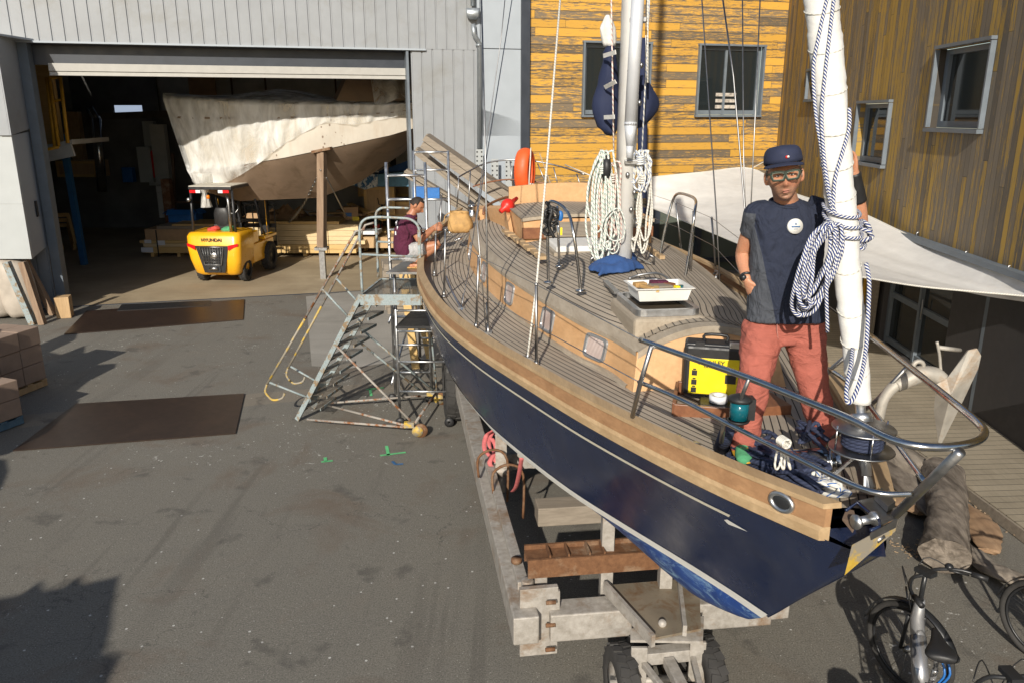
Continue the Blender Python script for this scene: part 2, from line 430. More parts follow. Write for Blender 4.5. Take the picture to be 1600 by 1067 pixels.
MT['teak']=wood('bare_teak',(.27,.145,.07),(.42,.24,.12),1,stretch=9,rough=.6)
MT['teaklight']=wood('pale_teak',(.36,.24,.125),(.52,.37,.21),1,stretch=9,rough=.65)
MT['teaktan']=wood('sanded_teak',(.55,.31,.14),(.66,.40,.20),1,stretch=5,rough=.65)
MT['teakgrey']=wood('greyed_teak',(.30,.245,.18),(.42,.36,.28),1,stretch=9,rough=.75)
MT['mahog']=wood('mahogany',(.16,.06,.03),(.28,.12,.055),1,stretch=9,rough=.4)
MT['deck']=decking('laid_deck',.052,(.29,.24,.185),(.43,.37,.295))
MT['board']=decking('boardwalk_planks',.145,(.22,.185,.13),(.36,.31,.23),(.03,.025,.02),.03,.8,(60,3))
MT['navy']=hullpaint(); MT['blue']=antifoul()
MT['white']=M('white_paint',(.72,.71,.67),.5,var=.06)
MT['cream']=M('cream_paint',(.72,.64,.48),.5,var=.06)
MT['chrome']=metalm('polished_steel',(.62,.62,.62),.12,.02)
MT['steel']=metalm('dull_steel',(.42,.42,.42),.32,.1)
MT['alu']=metalm('aluminium',(.66,.67,.68),.35,.1)
MT['polem']=M('pole_alloy',(.68,.70,.73),.34,metal=.3,var=.08,vs=3,bump=.03)
MT['mast']=M('mast_alloy',(.80,.79,.76),.42,metal=.05,var=.08,vs=3,bump=.03)
MT['galv']=peel('galvanised',(.27,.245,.21),(.44,.41,.37),(.23,.15,.09),3.2,.52,.68,.6,.2)
MT['rust']=peel('rusty_beam',(.11,.048,.02),(.20,.095,.042),(.28,.20,.13),4,.5,.7,.8,.1)
MT['rustlite']=peel('rusty_pipe',(.30,.28,.25),(.38,.35,.31),(.25,.10,.035),9,.5,.6,.7,.2)
MT['bluepaint']=peel('worn_blue_paint',(.23,.28,.29),(.33,.385,.39),(.24,.17,.10),9,.50,.60,.6,.1)
MT['yellowpaint']=peel('worn_yellow_paint',(.48,.31,.04),(.56,.38,.06),(.27,.24,.19),6,.44,.54,.55)
MT['fork']=M('forklift_yellow',(.85,.42,.012),.32,var=.05,vs=2,bump=.02,**{'Coat_Weight':.4})
MT['black']=M('black_plastic',(.018,.018,.019),.5,var=.2,vs=8,bump=.08)
MT['blackm']=M('black_metal',(.02,.021,.023),.38,var=.2,vs=5,bump=.03)
MT['rubber']=M('tyre_rubber',(.035,.033,.031),.85,var=.25,vs=9,bump=.3)
MT['red']=M('red_plastic',(.60,.025,.015),.4,var=.1)
MT['orange']=M('orange_lifebuoy',(.72,.10,.02),.55,var=.12,vs=5)
MT['bluepl']=M('blue_plastic',(.02,.14,.42),.45,var=.1)
MT['bluepost']=M('blue_post',(.03,.13,.30),.5,var=.15)
MT['railyel']=M('rail_yellow',(.60,.33,.03),.5,var=.15)
MT['tshirt']=M('navy_cotton',(.020,.027,.048),.85,var=.15,vs=3,bump=.2,bs=9)
MT['shirtgrey']=M('grey_cotton',(.060,.066,.078),.85,var=.15,vs=3,bump=.2,bs=9)
MT['trouser']=M('brick_red_cotton',(.40,.115,.085),.85,var=.14,vs=5,bump=.35,bs=10)
MT['maroon']=M('maroon_cotton',(.085,.010,.035),.85,var=.15,vs=4,bump=.25,bs=9)
MT['shorts']=M('grey_shorts',(.42,.42,.42),.85,var=.1,vs=5,bump=.25,bs=9)
MT['capm']=M('cap_navy',(.018,.024,.055),.85,var=.12,vs=20,bump=.2)
MT['hairg']=M('grey_hair',(.17,.155,.14),.8,var=.4,vs=60,bump=.5)
MT['hair']=M('dark_hair',(.022,.014,.010),.75,var=.4,vs=60,bump=.5)
def cloth(name,col,s=7.,st=.9,stretch=(1,1,.55)):
    t=NT(name); v=t.map(scale=stretch); n=t.noise(s,3,.5,vec=v,dist=1.6); r=t.math('ABSOLUTE',t.math('SUBTRACT',n,.5)); n2=t.noise(s*2.4,3,.55,vec=v,dist=1.0); f=t.noise(260,2,.5)
    c=t.mix(t.rng(n2,.3,.7),tuple(x*.86 for x in col),tuple(x*1.08 for x in col)); c=t.mix(t.rng(f,.3,.7,0,.2),c,tuple(x*.6 for x in col))
    t.bump(t.math('ADD',t.math('MULTIPLY',r,-2.2),t.math('ADD',t.math('MULTIPLY',n2,.5),t.math('MULTIPLY',f,.012))),st,.03); t.fin(c,.9,Sheen_Weight=.0); return t
MT['trouser']=cloth('brick_red_cotton',(.37,.105,.075),4.6,.50,(.8,1,1.7)).m
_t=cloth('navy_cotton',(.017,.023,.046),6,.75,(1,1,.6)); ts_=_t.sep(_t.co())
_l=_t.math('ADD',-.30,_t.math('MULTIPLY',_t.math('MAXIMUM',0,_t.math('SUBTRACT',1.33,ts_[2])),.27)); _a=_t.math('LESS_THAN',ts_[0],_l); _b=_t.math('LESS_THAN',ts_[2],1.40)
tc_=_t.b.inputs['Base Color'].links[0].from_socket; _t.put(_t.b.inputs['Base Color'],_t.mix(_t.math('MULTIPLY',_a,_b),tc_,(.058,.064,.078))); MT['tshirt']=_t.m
MT['maroon']=cloth('maroon_cotton',(.090,.012,.038),7,.8).m; MT['shorts']=cloth('grey_shorts',(.42,.42,.42),8,.7).m
def skinm(name,a,b,stub=None):
    t=NT(name); n=t.noise(9,4,.6); c=t.mix(t.rng(n,.35,.65),a,b); c=t.mix(t.rng(t.noise(140,3,.7),.4,.65,0,.30),c,tuple(x*.72 for x in a)); t.bump(t.noise(120,3),.35,.002)
    if stub:
        ss=t.sep(t.co()); zc,xc,yc=stub; dz_=t.math('ABSOLUTE',t.math('SUBTRACT',ss[2],zc-.088)); dx_=t.math('ABSOLUTE',t.math('SUBTRACT',ss[0],xc)); mk=t.math('MULTIPLY',t.rng(dz_,.035,.052,1,0),t.rng(dx_,.10,.13,1,0)); c=t.mix(t.math('MULTIPLY',mk,t.rng(t.noise(160,3,.7),.3,.6,.15,.55)),c,(.20,.15,.12))
        rd=t.math('MULTIPLY',t.rng(t.math('ABSOLUTE',t.math('SUBTRACT',ss[2],zc-.022)),.0,.03,1,0),t.rng(dx_,.0,.08,1,0)); c=t.mix(t.math('MULTIPLY',rd,.45),c,(.55,.19,.12))
    return t.fin(c,.5,Subsurface_Weight=.12,Subsurface_Scale=.01)
MT['skin']=skinm('skin_tan',(.50,.23,.13),(.58,.285,.17)); MT['skin2']=skinm('skin_dark_tan',(.40,.17,.09),(.47,.215,.12))
MT['lips']=M('lips',(.42,.17,.12),.5,var=.1)
MT['ropeblue']=ropemat('rope_blue_white',(.015,.035,.16),(.66,.66,.64),.018,.45,3)
MT['ropegreen']=ropemat('rope_white_green',(.68,.67,.62),(.12,.32,.27),.05,.18,2)
MT['ropered']=ropemat('rope_white_red',(.66,.62,.56),(.45,.06,.05),.05,.18,2)
MT['ropew']=ropemat('rope_white',(.66,.64,.58),(.50,.48,.42),.03,.3,2)
MT['ropewb']=ropemat('rope_white_bluefleck',(.66,.65,.60),(.05,.14,.38),.06,.2,2)
MT['ropenavy']=ropemat('rope_navy',(.022,.030,.065),(.032,.042,.085),.03,.5,2)
MT['canvasw']=canvas('sail_cloth',(.76,.75,.71),.10,9)
MT['shade']=canvas('shade_cloth',(.88,.86,.82),.25)
MT['canvasn']=canvas('navy_canvas',(.012,.020,.060),0)
MT['cloth']=canvas('blue_cloth',(.03,.085,.25),0)
MT['sheet']=plastic_sheet(); MT['barehull']=cover_hull()
MT['barebot']=M('hull_bottom_grey',(.22,.155,.105),.7,var=.2,vs=1.2,bump=.1,dirt=(.16,.11,.07),ds=2)
def glassm():
    t=NT('window_glass'); return t.fin((.015,.02,.022),.04,0.,Specular_IOR_Level=.8)
MT['glass']=glassm()
def barkm():
    t=NT('log_bark'); v=t.map(scale=(5,.9,5)); n=t.noise(2.0,7,.66,vec=v,dist=.5); b=t.noise(1.6,4)
    c=t.mix(t.rng(n,.35,.65),(.07,.055,.042),(.25,.21,.17)); c=t.mix(t.rng(b,.5,.68,0,.6),c,(.36,.31,.25)); t.bump(n,.8,.035); return t.fin(c,.9)
MT['bark']=barkm()
MT['logwood']=wood('split_wood',(.22,.13,.07),(.38,.25,.15),1,stretch=6,rough=.85)
MT['galvanchor']=M('anchor_galv',(.40,.37,.32),.6,metal=.3,var=.15,vs=9,bump=.3,dirt=(.33,.22,.13),ds=5)
MT['bag']=leather()
MT['strap']=M('pink_strap',(.52,.13,.13),.8,var=.15,vs=20)
MT['bluewhite']=peel('camouflage_blue',(.62,.66,.66),(.55,.6,.62),(.04,.14,.30),6,.5,.53,.6)
MT['skiffblue']=M('skiff_blue',(.10,.22,.33),.55,var=.25,vs=5)
MT['amber']=M('amber_lens',(.75,.20,.01),.25,var=.05); MT['redlens']=M('red_lens',(.62,.01,.015),.2,var=.05)
MT['teal']=M('green_lens',(.005,.10,.13),.12,var=.2,vs=20,bump=0)
MT['toolyel']=M('toolbox_yellow',(.80,.62,.01),.45,var=.04)
MT['greenrag']=M('green_rag',(.08,.32,.15),.9,var=.2,vs=14,bump=.3)
MT['redrag']=M('red_rag',(.55,.07,.05),.9,var=.2,vs=14,bump=.3)
MT['leaf']=M('leaf_green',(.06,.12,.025),.5,var=.4,vs=8)
MT['chips']=M('wood_chips',(.36,.26,.165),.9,var=.4,vs=30)
MT['green_spray']=M('green_spray',(.12,.50,.20),.8,var=.2)
MT['silver']=M('silver_paint',(.45,.45,.46),.3,metal=.7,var=.05,vs=3,bump=.02)
MT['bagyel']=M('pannier_yellow',(.70,.52,.01),.5,var=.15,vs=8)
MT['sacks']=M('dust_bag',(.42,.37,.31),.45,var=.15,vs=3,bump=.4,bs=5)
MT['palletblue']=wood('blue_pallet',(.06,.13,.19),(.14,.21,.26),0,stretch=6,rough=.8)
MT['paper']=M('label_paper',(.66,.67,.70),.7,var=.05)
MT['brickc']=M('packed_block',(.30,.215,.16),.9,var=.12,vs=5,bump=.2)
# ================================================================ ground, walls
def sheet(name,poly,z,mat,thick=0.0):
    m=MB(); m.add([(x,y,z) for x,y in poly],[tuple(range(len(poly)))]); return m.build(name,mat)
g=MB(); 
g.add([(-60,-40,0),(60,-40,0),(60,90,0),(-60,90,0)],[(0,1,2,3)])
struct(g.build('asphalt_yard',MT['asphalt']))
# facade line  y = FY + FS*x
FY,FS=21.41,.268
def fy(x): return FY+FS*x
FA=math.atan(FS); FD=V((math.cos(FA),math.sin(FA),0)); FN=V((FD.y,-FD.x,0))   # FN points to the camera
def FP_(x,z,out=0.): p=V((x,fy(x),z))+FN*out; return p
def Fpx(u,v,out=0.):
    """pixel -> point on the facade plane"""
    r=_ray(u,v); o=FN*out; k=(FY+ (o.y-FS*o.x))/(r[1]-FS*r[0]); return V((r[0]*k,r[1]*k,HC+r[2]*k))
x0=-10.75
s=sheet('hangar_floor',[(-10.6,fy(-10.6)),(-2.3,fy(-2.3)),(-2.3,36),(-18,36),(-18,fy(-10.6)+.5)],.004,MT['floor']); struct(s)
# threshold strip and lighter concrete patch in the yard
m=MB(); m.beam(FP_(-10.55,.004),FP_(-2.5,.004),.05,.012); struct(m.build('threshold_strip',MT['darkgrey']))
struct(sheet('concrete_patch',[tuple(Z(*p)[:2]) for p in [(478,464),(487,572),(545,576),(612,566),(700,560),(700,446),(562,455)]],.006,MT['patch']))
m=MB()
def platepoly(pts,z): 
    q=[Z(u,v,z) for u,v in pts]; m.prism([V((p.x,p.y,.010)) for p in q],(0,0,z-.010))
platepoly([(20,703),(368,676),(382,614),(118,630)],.022)
o=m.build('steel_plate',MT['plate'],origin=(-5.5,11.2,.01)); tag(o,'long dark rusty steel plate lying on the asphalt in the middle of the yard','steel plate','steel plates laid on the yard')
m=MB(); platepoly([(100,522),(380,499),(382,468),(135,486)],.022)
o=m.build('steel_plate',MT['plate'],origin=(-8,17.5,.01)); tag(o,'brown steel ramp plate lying along the hangar threshold','steel plate','steel plates laid on the yard')
m=MB(); q=[Z(u,v,.03) for u,v in [(183,486),(330,478),(330,470),(190,476)]]; m.prism([V((p.x,p.y,.0235)) for p in q],(0,0,.007))
o=m.build('rubber_strip',MT['black'],origin=(-8.5,18.6,.02)); tag(o,'narrow black strip lying across the top edge of the threshold plate','strip')
# spray marks
def strokes(segs,mat,w=.022,z=.008,name='marking'):
    m=MB()
    for (a,b) in segs:
        p=Z(a[0],a[1],z);q=Z(b[0],b[1],z); d=(q-p).normalized(); n=V((-d.y,d.x,0))*w
        m.add([p-n,q-n,q+n,p+n],[(0,1,2,3)])
    return m.build(name,mat)
for segs,nm in [([((572,608),(600,605)),((578,606),(580,618))],'a'),([((594,711),(634,706)),((604,696),(607,711))],'b'),([((502,721),(520,719)),((508,714),(509,720))],'c')]:
    struct(strokes(segs,MT['green_spray'],name='spray_marking'))
struct(strokes([((613,720),(618,725)),((618,725),(630,724))],MT['bluepost'],.02,name='spray_marking'))

# ---------------- hangar building
hang=thing('hangar','grey metal clad hangar with a wide open door and dark workshop inside','hangar',(-7,19.5,0))
def corr(m,xa,xb,z0,z1,out=0.,pitch=.262,depth=.028,zcut=None):
    """ribbed cladding between facade x positions (metres along FD measured from x)"""
    L=(xb-xa)/math.cos(FA); n=int(L/pitch)+1; prof=[]
    for i in range(n):
        s=i*pitch
        for ds,dp in ((0,0),(.012,-depth),(.034,-depth),(.046,0)):
            if s+ds<=L: prof.append((s+ds,dp))
    prof.append((L,0))
    A=FP_(xa,0,out)
    rows=[[A+FD*sx+FN*dp+V((0,0,z)) for sx,dp in prof] for z in (z0,z1)]
    m.grid(rows,False)
OL,OR=-10.62,-2.56       # opening
hz=5.98                   # under the cladding (top of opening recess)
m=MB(); corr(m,-20,OR+.42,hz,11,out=.03)
corr(m,OR+.06,-.86,0,hz-.004,out=.03)
m2=MB(); corr(m2,OR+.42,-.86,hz,11,out=.03); m2.build('wall',MT['clad'],hang)
m.build('wall',MT['clad'],hang)
m=MB(); m.beam(FP_(-16,hz-.02,.05),FP_(OR+.42,hz-.02,.05),.10,.04); m.build('drip_edge',MT['panel'],hang)
# recess lintel, rolled door bottom bar
m=MB(); m.beam(FP_(-11,hz-.25,-.30),FP_(OR+.02,hz-.25,-.30),.04,.46); m.beam(FP_(-11,hz-.045,-.14),FP_(OR,hz-.045,-.14),.32,.02); m.build('lintel',MT['darkgrey'],hang)
m=MB(); m.beam(FP_(-10.33,hz-.53,-.20),FP_(OR-.02,hz-.53,-.20),.06,.17);m.beam(FP_(-10.33,hz-.66,-.21),FP_(OR-.02,hz-.66,-.21),.03,.07);m.beam(FP_(-10.33,hz-.70,-.19),FP_(OR-.02,hz-.70,-.19),.07,.018); m.build('door_edge',M('door_bar',(.40,.39,.36),.5,var=.06),hang,bevel=.006)
m=MB(); m.beam(FP_(OR-.02,0,-.12),FP_(OR-.02,hz-.02,-.12),.36,.06,up=FD); m.build('door_jamb',MT['framegrey'],hang)
m=MB(); m.beam(FP_(OL-.10,0,-.12),FP_(OL-.10,hz-.02,-.12),.40,.20,up=FD); m.build('door_jamb',MT['framegrey'],hang)
# left cladding strip beside the opening (ends above the white extractor box)
m=MB(); corr(m,-20,OL-.22,0,hz,out=.03); m.build('wall',MT['clad'],hang)
# interior shell
bx0,bx1,by=-19,2.2,35.0
m=MB(); m.add([(bx0,by,0),(bx1,by,0),(bx1,by,9),(bx0,by,9)],[(0,1,2,3)]); m.add([(bx0,14,0),(bx0,by,0),(bx0,by,9),(bx0,14,9)],[(0,1,2,3)])
m.add([(bx1,22.2,0),(bx1,by,0),(bx1,by,9),(bx1,22.2,9)],[(0,1,2,3)]); m.build('inner_wall',MT['greywall'],hang)
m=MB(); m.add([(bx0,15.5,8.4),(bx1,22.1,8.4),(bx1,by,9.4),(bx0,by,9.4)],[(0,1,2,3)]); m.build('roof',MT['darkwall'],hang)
# inner frame rails on the back wall
m=MB()
for z in (6.9,6.0): m.beam((-12.0,by-.4,z),(-2,by-.4,z),.07,.05)
for x in (-11.6,-10.2,-7.3,-4.4): m.beam((x,by-.42,5.2),(x,by-.42,7.3),.05,.06)
m.build('wall_rail',M('rail_rust',(.10,.055,.035),.8),hang)
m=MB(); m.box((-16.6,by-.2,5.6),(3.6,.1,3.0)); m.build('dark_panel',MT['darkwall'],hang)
m=MB(); m.box((-12.9,by-.2,5.9),(1.1,.1,2.4)); m.build('board_panel',MT['card'],hang)
# inner partition at the left back with a bright window slot
m=MB(); 
pz=[(-19,0),(-11.6,0),(-11.6,4.65),(-19,4.65)]
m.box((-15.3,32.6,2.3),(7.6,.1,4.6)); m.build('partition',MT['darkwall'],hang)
pa=Y(178,177,32.4); pb=Y(219,165,32.4)
m=MB(); m.box(((pa.x+pb.x)/2,32.52,(pa.z+pb.z)/2),(pb.x-pa.x,.04,pb.z-pa.z)); wn=NT('daylight_window'); wn.fin((.5,.6,.7),.5,Emission_Color=(.55,.66,.85),Emission_Strength=.55); m.build('window',wn.m,hang)
m=MB(); m.beam((-16.8,32.3,4.35),(-10.8,31.4,4.55),.25,.25); m.beam((-10.9,31.5,0),(-10.9,31.5,4.5),.12,.12); m.build('duct',M('brown_duct',(.12,.10,.08),.7),hang)
# corner: smooth panels, post, downpipe
m=MB(); A=Fpx(752,180).x; B=Fpx(813,180).x; Cx=Fpx(826,180).x
j1=Fpx(780,77).z; 
for za,zb in ((j1+.01,11),(3.9,j1-.01)): m.beam(FP_((A+B)/2,za,.0),FP_((A+B)/2,zb,.0),(B-A)/math.cos(FA),.04,up=FN)
pl=[Fpx(752,173),Fpx(813,192),Fpx(813,400),Fpx(752,400)]
m.prism([p+FN*.02 for p in pl],-FN*.04); pl=[FP_(A,3.9,.02),FP_(B,3.9,.02),Fpx(813,190)+FN*.02,Fpx(752,171)+FN*.02]; m.prism(pl,-FN*.04)
m.beam(FP_(-.85,0,.02),FP_(-.85,11,.02),.08,.06,up=FN)
m.build('panel',MT['panel'],hang)
m=MB(); m.beam(FP_((B+Cx)/2,0,.05),FP_((B+Cx)/2,11,.05),(Cx-B)/math.cos(FA),.12,up=FN); m.build('corner_post',MT['darkgrey'],hang)
dp=MB()
P0=Fpx(739,10,.16); P1=Fpx(739,38,.16); P2=Fpx(741,55,.16);P3=Fpx(749,68,.10);P4=Fpx(749,233,.10)
dp.tube([P1,P2,P2*.4+P3*.6,P3,P4],.06,12)
dp.loft([(Fpx(739,14,.16),.17,.13,None,.2),(Fpx(739,26,.16),.15,.12,None,.2),(Fpx(739,31,.16),.08,.08,None,.6)],16)
dp.tube([Fpx(748,70,.1),Fpx(748,73,.1)],.075,12); dp.tube([Fpx(739,0,.16)+V((0,0,2)),P0],.06,10)
dp.build('downpipe',M('zinc',(.33,.36,.38),.4,metal=.6,var=.1),hang)
# perforated galvanised brackets at the panel foot
for i,(u,v0,v1) in enumerate([(749,234,275),(773,249,300),(795,250,300)]):
    m=MB(); a=Fpx(u-5.5,v0,.35);b=Fpx(u+5.5,v0,.35); c=Fpx(u,v1,.35)
    m.box(((a+b)/2)*.5+V((a.x/2+b.x/2,a.y/2+b.y/2,c.z))*.5,((b-a).length,.02,a.z-c.z),rz=FA)
    rk=m.build('bracket',MT['whitepanel'],hang)
    for k in range(5):
        for uu in (u-3.5,u+3.5):
            q=Fpx(uu,v0+4+k*7,.365); h=MB(); h.box(q,(.035,.006,.035),rz=FA); h.build('hole',MT['black'],rk)

# ---------------- yellow timber building (same facade line) and its ground floor glazing
yel=thing('timber_building','building clad in horizontal yellow boards with flaking paint','building',(4,22.5,0))
def facade_wall(name,xa,xb,z0,z1,holes,mat,root,out=0.,thick=.1):
    """wall with rectangular holes; local x along FD for the plank shader"""
    A=FP_(xa,0,out); L=(xb-xa)/math.cos(FA)
    ob=grid_wall(name,A,FD,FN,L,z0,z1,holes,mat,root,thick); return ob
def grid_wall(name,A,D,N,L,z0,z1,holes,mat,root,thick):
    xs=sorted(set([0,L]+[h[0] for h in holes]+[h[1] for h in holes])); zs=sorted(set([z0,z1]+[h[2] for h in holes]+[h[3] for h in holes]))
    m=MB()
    for i in range(len(xs)-1):
        for j in range(len(zs)-1):
            cx=(xs[i]+xs[i+1])/2;cz=(zs[j]+zs[j+1])/2
            if any(h[0]<cx<h[1] and h[2]<cz<h[3] for h in holes): continue
            m.add([(xs[i],0,zs[j]),(xs[i+1],0,zs[j]),(xs[i+1],0,zs[j+1]),(xs[i],0,zs[j+1])],[(0,1,2,3)])
    for (a,b,c,d) in holes:
        for q in ([(a,0,c),(a,thick,c),(a,thick,d),(a,0,d)],[(b,0,c),(b,thick,c),(b,thick,d),(b,0,d)],[(a,0,c),(b,0,c),(b,thick,c),(a,thick,c)],[(a,0,d),(b,0,d),(b,thick,d),(a,thick,d)]):
            m.add(q,[(0,1,2,3)])
    ob=m.build(name,mat); ob.parent=root
    rot=Matrix((D,-N,V((0,0,1)))).transposed().to_4x4(); rot.translation=A-V(root.get('_o')); ob.matrix_local=rot
    return ob
def fl(p): # facade point -> distance along
    return (p-FP_(Cx,0)).dot(FD)
W1=[Fpx(910,66),Fpx(1016,66),Fpx(910,182)]; W2=[Fpx(1092,69),Fpx(1192,69),Fpx(1088,182)]
zt,zb=Fpx(960,67).z,Fpx(960,182).z
RC=V((7.57,fy(7.57),0)); RDir=V((-(.062),-1,0)).normalized(); RN=V((-1,.062,0)).normalized()
x1a,x1b=fl(Fpx(911,120)),fl(Fpx(1014,120)); x2a,x2b=fl(Fpx(1090,120)),fl(Fpx(1190,120))
LL=(RC-FP_(Cx,0)).dot(FD)
facade_wall('wall',Cx,RC.x,2.35,11,[(x1a,x1b,zb,zt),(x2a,x2b,zb,zt)],MT['yellow'],yel,out=0)
def fwin(xa,xb,z0,z1,mull,root,sash=.09):
    def L(x,z,out): return FP_(Cx,0)+FD*x+FN*out+V((0,0,z))
    f=MB(); 
    for (a,b) in (((xa,z0),(xb,z0)),((xa,z1),(xb,z1)),((xa,z0),(xa,z1)),((xb,z0),(xb,z1))):
        if a[1]==b[1]: f.beam(L(a[0]-.03,a[1],.03),L(b[0]+.03,b[1],.03),.14,.06,up=(0,0,1)) if False else f.box((L(a[0],a[1],.02)+L(b[0],b[1],.02))/2,(abs(b[0]-a[0])+.08,.16,.05),rz=FA)
        else: f.box((L(a[0],a[1],.02)+L(b[0],b[1],.02))/2,(.05,.155,abs(b[1]-a[1])-.05),rz=FA)
    w=f.build('window',MT['framegrey'],root)
    s=MB()
    for (x,wd) in [(xa+.07,.09),(xb-.07,.09)]+([(mull,.07)] if mull else []):
        s.box(L(x,(z0+z1)/2,-.10),(wd,.05,z1-z0-.06),rz=FA)
    for z in (z0+.10,z1-.07): s.box(L((xa+xb)/2,z,-.101),(xb-xa-.06,.05,.11),rz=FA)
    s.build('sash',MT['framegrey'],w)
    p=MB(); p.box(L((xa+xb)/2,(z0+z1)/2,-.12),(xb-xa-.1,.01,z1-z0-.1),rz=FA); p.build('pane',MT['glass'],w)
    return w
w1=fwin(x1a,x1b,zb,zt,None,yel); w2=fwin(x2a,x2b,zb,zt,(x2a+x2b)/2-.1,yel)
# things on the sill seen through the second window
m=MB()
for i in range(3):
    a=FP_(Cx,0)+FD*(x2a+.95+i*.0)+FN*(-.10)+V((0,0,zb+.25+i*.16)); m.box(a,(.62,.02,.09),rz=FA)
m.build('shelf_boxes',M('shelf_stuff',(.42,.38,.33),.7,var=.5,vs=9),w2)
# flood light brackets marks
for u,v in ((930,205),(1143,205)): pass
# ground floor under the yellow boards: glazing in dark frames
m=MB(); m.box((FP_(Cx,0)+RC)/2+V((0,0,1.17))-FN*.15,((RC-FP_(Cx,0)).length,.1,2.34),rz=FA); m.build('shopfront',M('greenish_glass',(.10,.115,.095),.12,var=.1,vs=1,bump=0),yel)
for uu in (1010,1028,1095,1172,1010):
    q=Fpx(uu,330,.0); m=MB(); m.box(V((q.x,q.y,1.17))-FN*.07,(.16,.12,2.34),rz=FA); m.build('mullion',MT['darkgrey'],yel)
m=MB(); m.box((FP_(Cx,0)+RC)/2+V((0,0,.35))-FN*.06,((RC-FP_(Cx,0)).length,.1,.14),rz=FA); m.build('transom',MT['darkgrey'],yel)
# dark post left of the glazing
o=MB().cyl(Y(1004,480,18.5),Y(1004,60,18.5),.11,n=12).build('shade_post',MT['canvasn'],origin=Z(1004,420,0)); tag(o,'dark blue round pole carrying the shade sail behind the mast','pole')

# ---------------- brown building on the right
br=thing('timber_building','building clad in weathered vertical brown boards with grey window frames','building',(7,14,0))
def RP(t,z,out=0.): return RC+RDir*t+RN*out+V((0,0,z))
def Rpx(u,v,out=0.):
    r=V(_ray(u,v)); o=RC+RN*out; k=(o.dot(RN))/(r.dot(RN)); p=r*k; return V((p.x,p.y,HC+p.z))
def rt(p): return (p-RC).dot(RDir)
wins=[]
for (u0,v0,u1,v1) in [(1462,72,1544,202),(1340,162,1388,256),(1264,110,1290,155)]:
    a=Rpx(u0,(v0+v1)/2);b=Rpx(u1,(v0+v1)/2); mu=(u0+u1)/2
    wins.append((rt(a),rt(b),Rpx(mu,v1).z,Rpx(mu,v0).z))
zr=2.42
ob=grid_wall('wall',RC,RDir,RN,22,zr,11,wins,MT['brown'],br,.1)
for (ta,tb,z0,z1) in wins:
    f=MB(); o_=.055
    f.beam(RP(ta-.05,z1+.03,o_-.09),RP(tb+.05,z1+.03,o_-.09),.24,.05); f.beam(RP(ta-.05,z0-.03,o_-.09),RP(tb+.05,z0-.03,o_-.09),.26,.06)
    f.beam(RP(ta-.03,z0+.012,o_-.09),RP(ta-.03,z1-.007,o_-.09),.04,.22,up=RN); f.beam(RP(tb+.03,z0+.012,o_-.09),RP(tb+.03,z1-.007,o_-.09),.04,.22,up=RN)
    w=f.build('window',MT['framegrey'],br)
    s=MB(); D_=-.14
    s.beam(RP(ta+.06,z0+.012,D_),RP(ta+.06,z1-.012,D_),.12,.08,up=RN); s.beam(RP(tb-.04,z0+.012,D_),RP(tb-.04,z1-.012,D_),.08,.08,up=RN)
    s.beam(RP(ta+.12,z0+.06,D_),RP(tb-.08,z0+.06,D_),.08,.10); s.beam(RP(ta+.12,z1-.05,D_),RP(tb-.08,z1-.05,D_),.08,.08); s.build('sash',MT['framegrey'],w)
    p=MB(); p.beam(RP(ta,(z0+z1)/2,-.16),RP(tb,(z0+z1)/2,-.16),.01,z1-z0-.02); p.build('pane',MT['glass'],w)
m=MB(); m.beam(RP(8.3,zr-.045,.05),RP(22,zr-.045,.05),.16,.085); m.beam(RP(0,zr-.045,.0),RP(8.28,zr-.045,.0),.08,.085); m.build('flashing',MT['framegrey'],br)
# lower wall: dark render, with a glass door and a wide window
tdoor=(rt(Rpx(1318,500)),rt(Rpx(1447,520))); twin=(rt(Rpx(1524,520)),21.)
doorh=(8.6,11.2,.2,2.30); winh=(14.15,21,1.0,2.3)
grid_wall('lower_wall',RC-RN*.06,RDir,RN,22,0,2.376,[doorh,winh],M('dark_render',(.052,.048,.048),.7,var=.06,vs=3,bump=.05),br,.3)
f=MB()
for t in (8.64,9.9,11.16): f.beam(RP(t,.2,-.2),RP(t,2.3,-.2),.08,.10,up=RN)
for z in (.28,1.15,2.25): f.beam(RP(8.69,z,-.2),RP(9.85,z,-.2),.07,.10); f.beam(RP(9.95,z,-.2),RP(11.11,z,-.2),.07,.10)
dr=f.build('door',MT['framegrey'],br); p=MB(); p.beam(RP(8.6,1.25,-.22),RP(11.2,1.25,-.22),.01,2.1); p.build('pane',MT['glass'],dr)
p=MB(); p.tube([RP(10.05,1.0,-.14),RP(10.05,1.35,-.14)],.012); p.build('handle',MT['steel'],dr)
f=MB(); f.beam(RP(14.1,1.0,.02),RP(21,1.0,.02),.34,.07); f.beam(RP(14.19,1.04,-.15),RP(14.19,2.3,-.15),.09,.2,up=RN); f.beam(RP(14.25,1.09,-.18),RP(21,1.09,-.18),.1,.1)
w=f.build('window',MT['framegrey'],br); p=MB(); p.beam(RP(14.1,1.65,-.20),RP(21,1.65,-.20),.01,1.3); 
gl=NT('clear_glass'); tr=gl.node('ShaderNodeBsdfTransparent'); gs=gl.node('ShaderNodeBsdfGlossy'); gs.inputs['Roughness'].default_value=.02; mx=gl.node('ShaderNodeMixShader'); mx.inputs[0].default_value=.22; tr.inputs[0].default_value=(.75,.8,.78,1)
gl.l.new(tr.outputs[0],mx.inputs[1]); gl.l.new(gs.outputs[0],mx.inputs[2]); gl.l.new(mx.outputs[0],gl.out.inputs[0]); MT['clear']=gl.m
p.build('pane',gl.m,w)
m=MB(); m.beam(RP(14,1.2,-1.6),RP(21,1.2,-1.6),.1,2.4); m.beam(RP(14,.95,-.9),RP(21,.95,-.9),1.3,.05); m.build('room',MT['darkwall'],br)
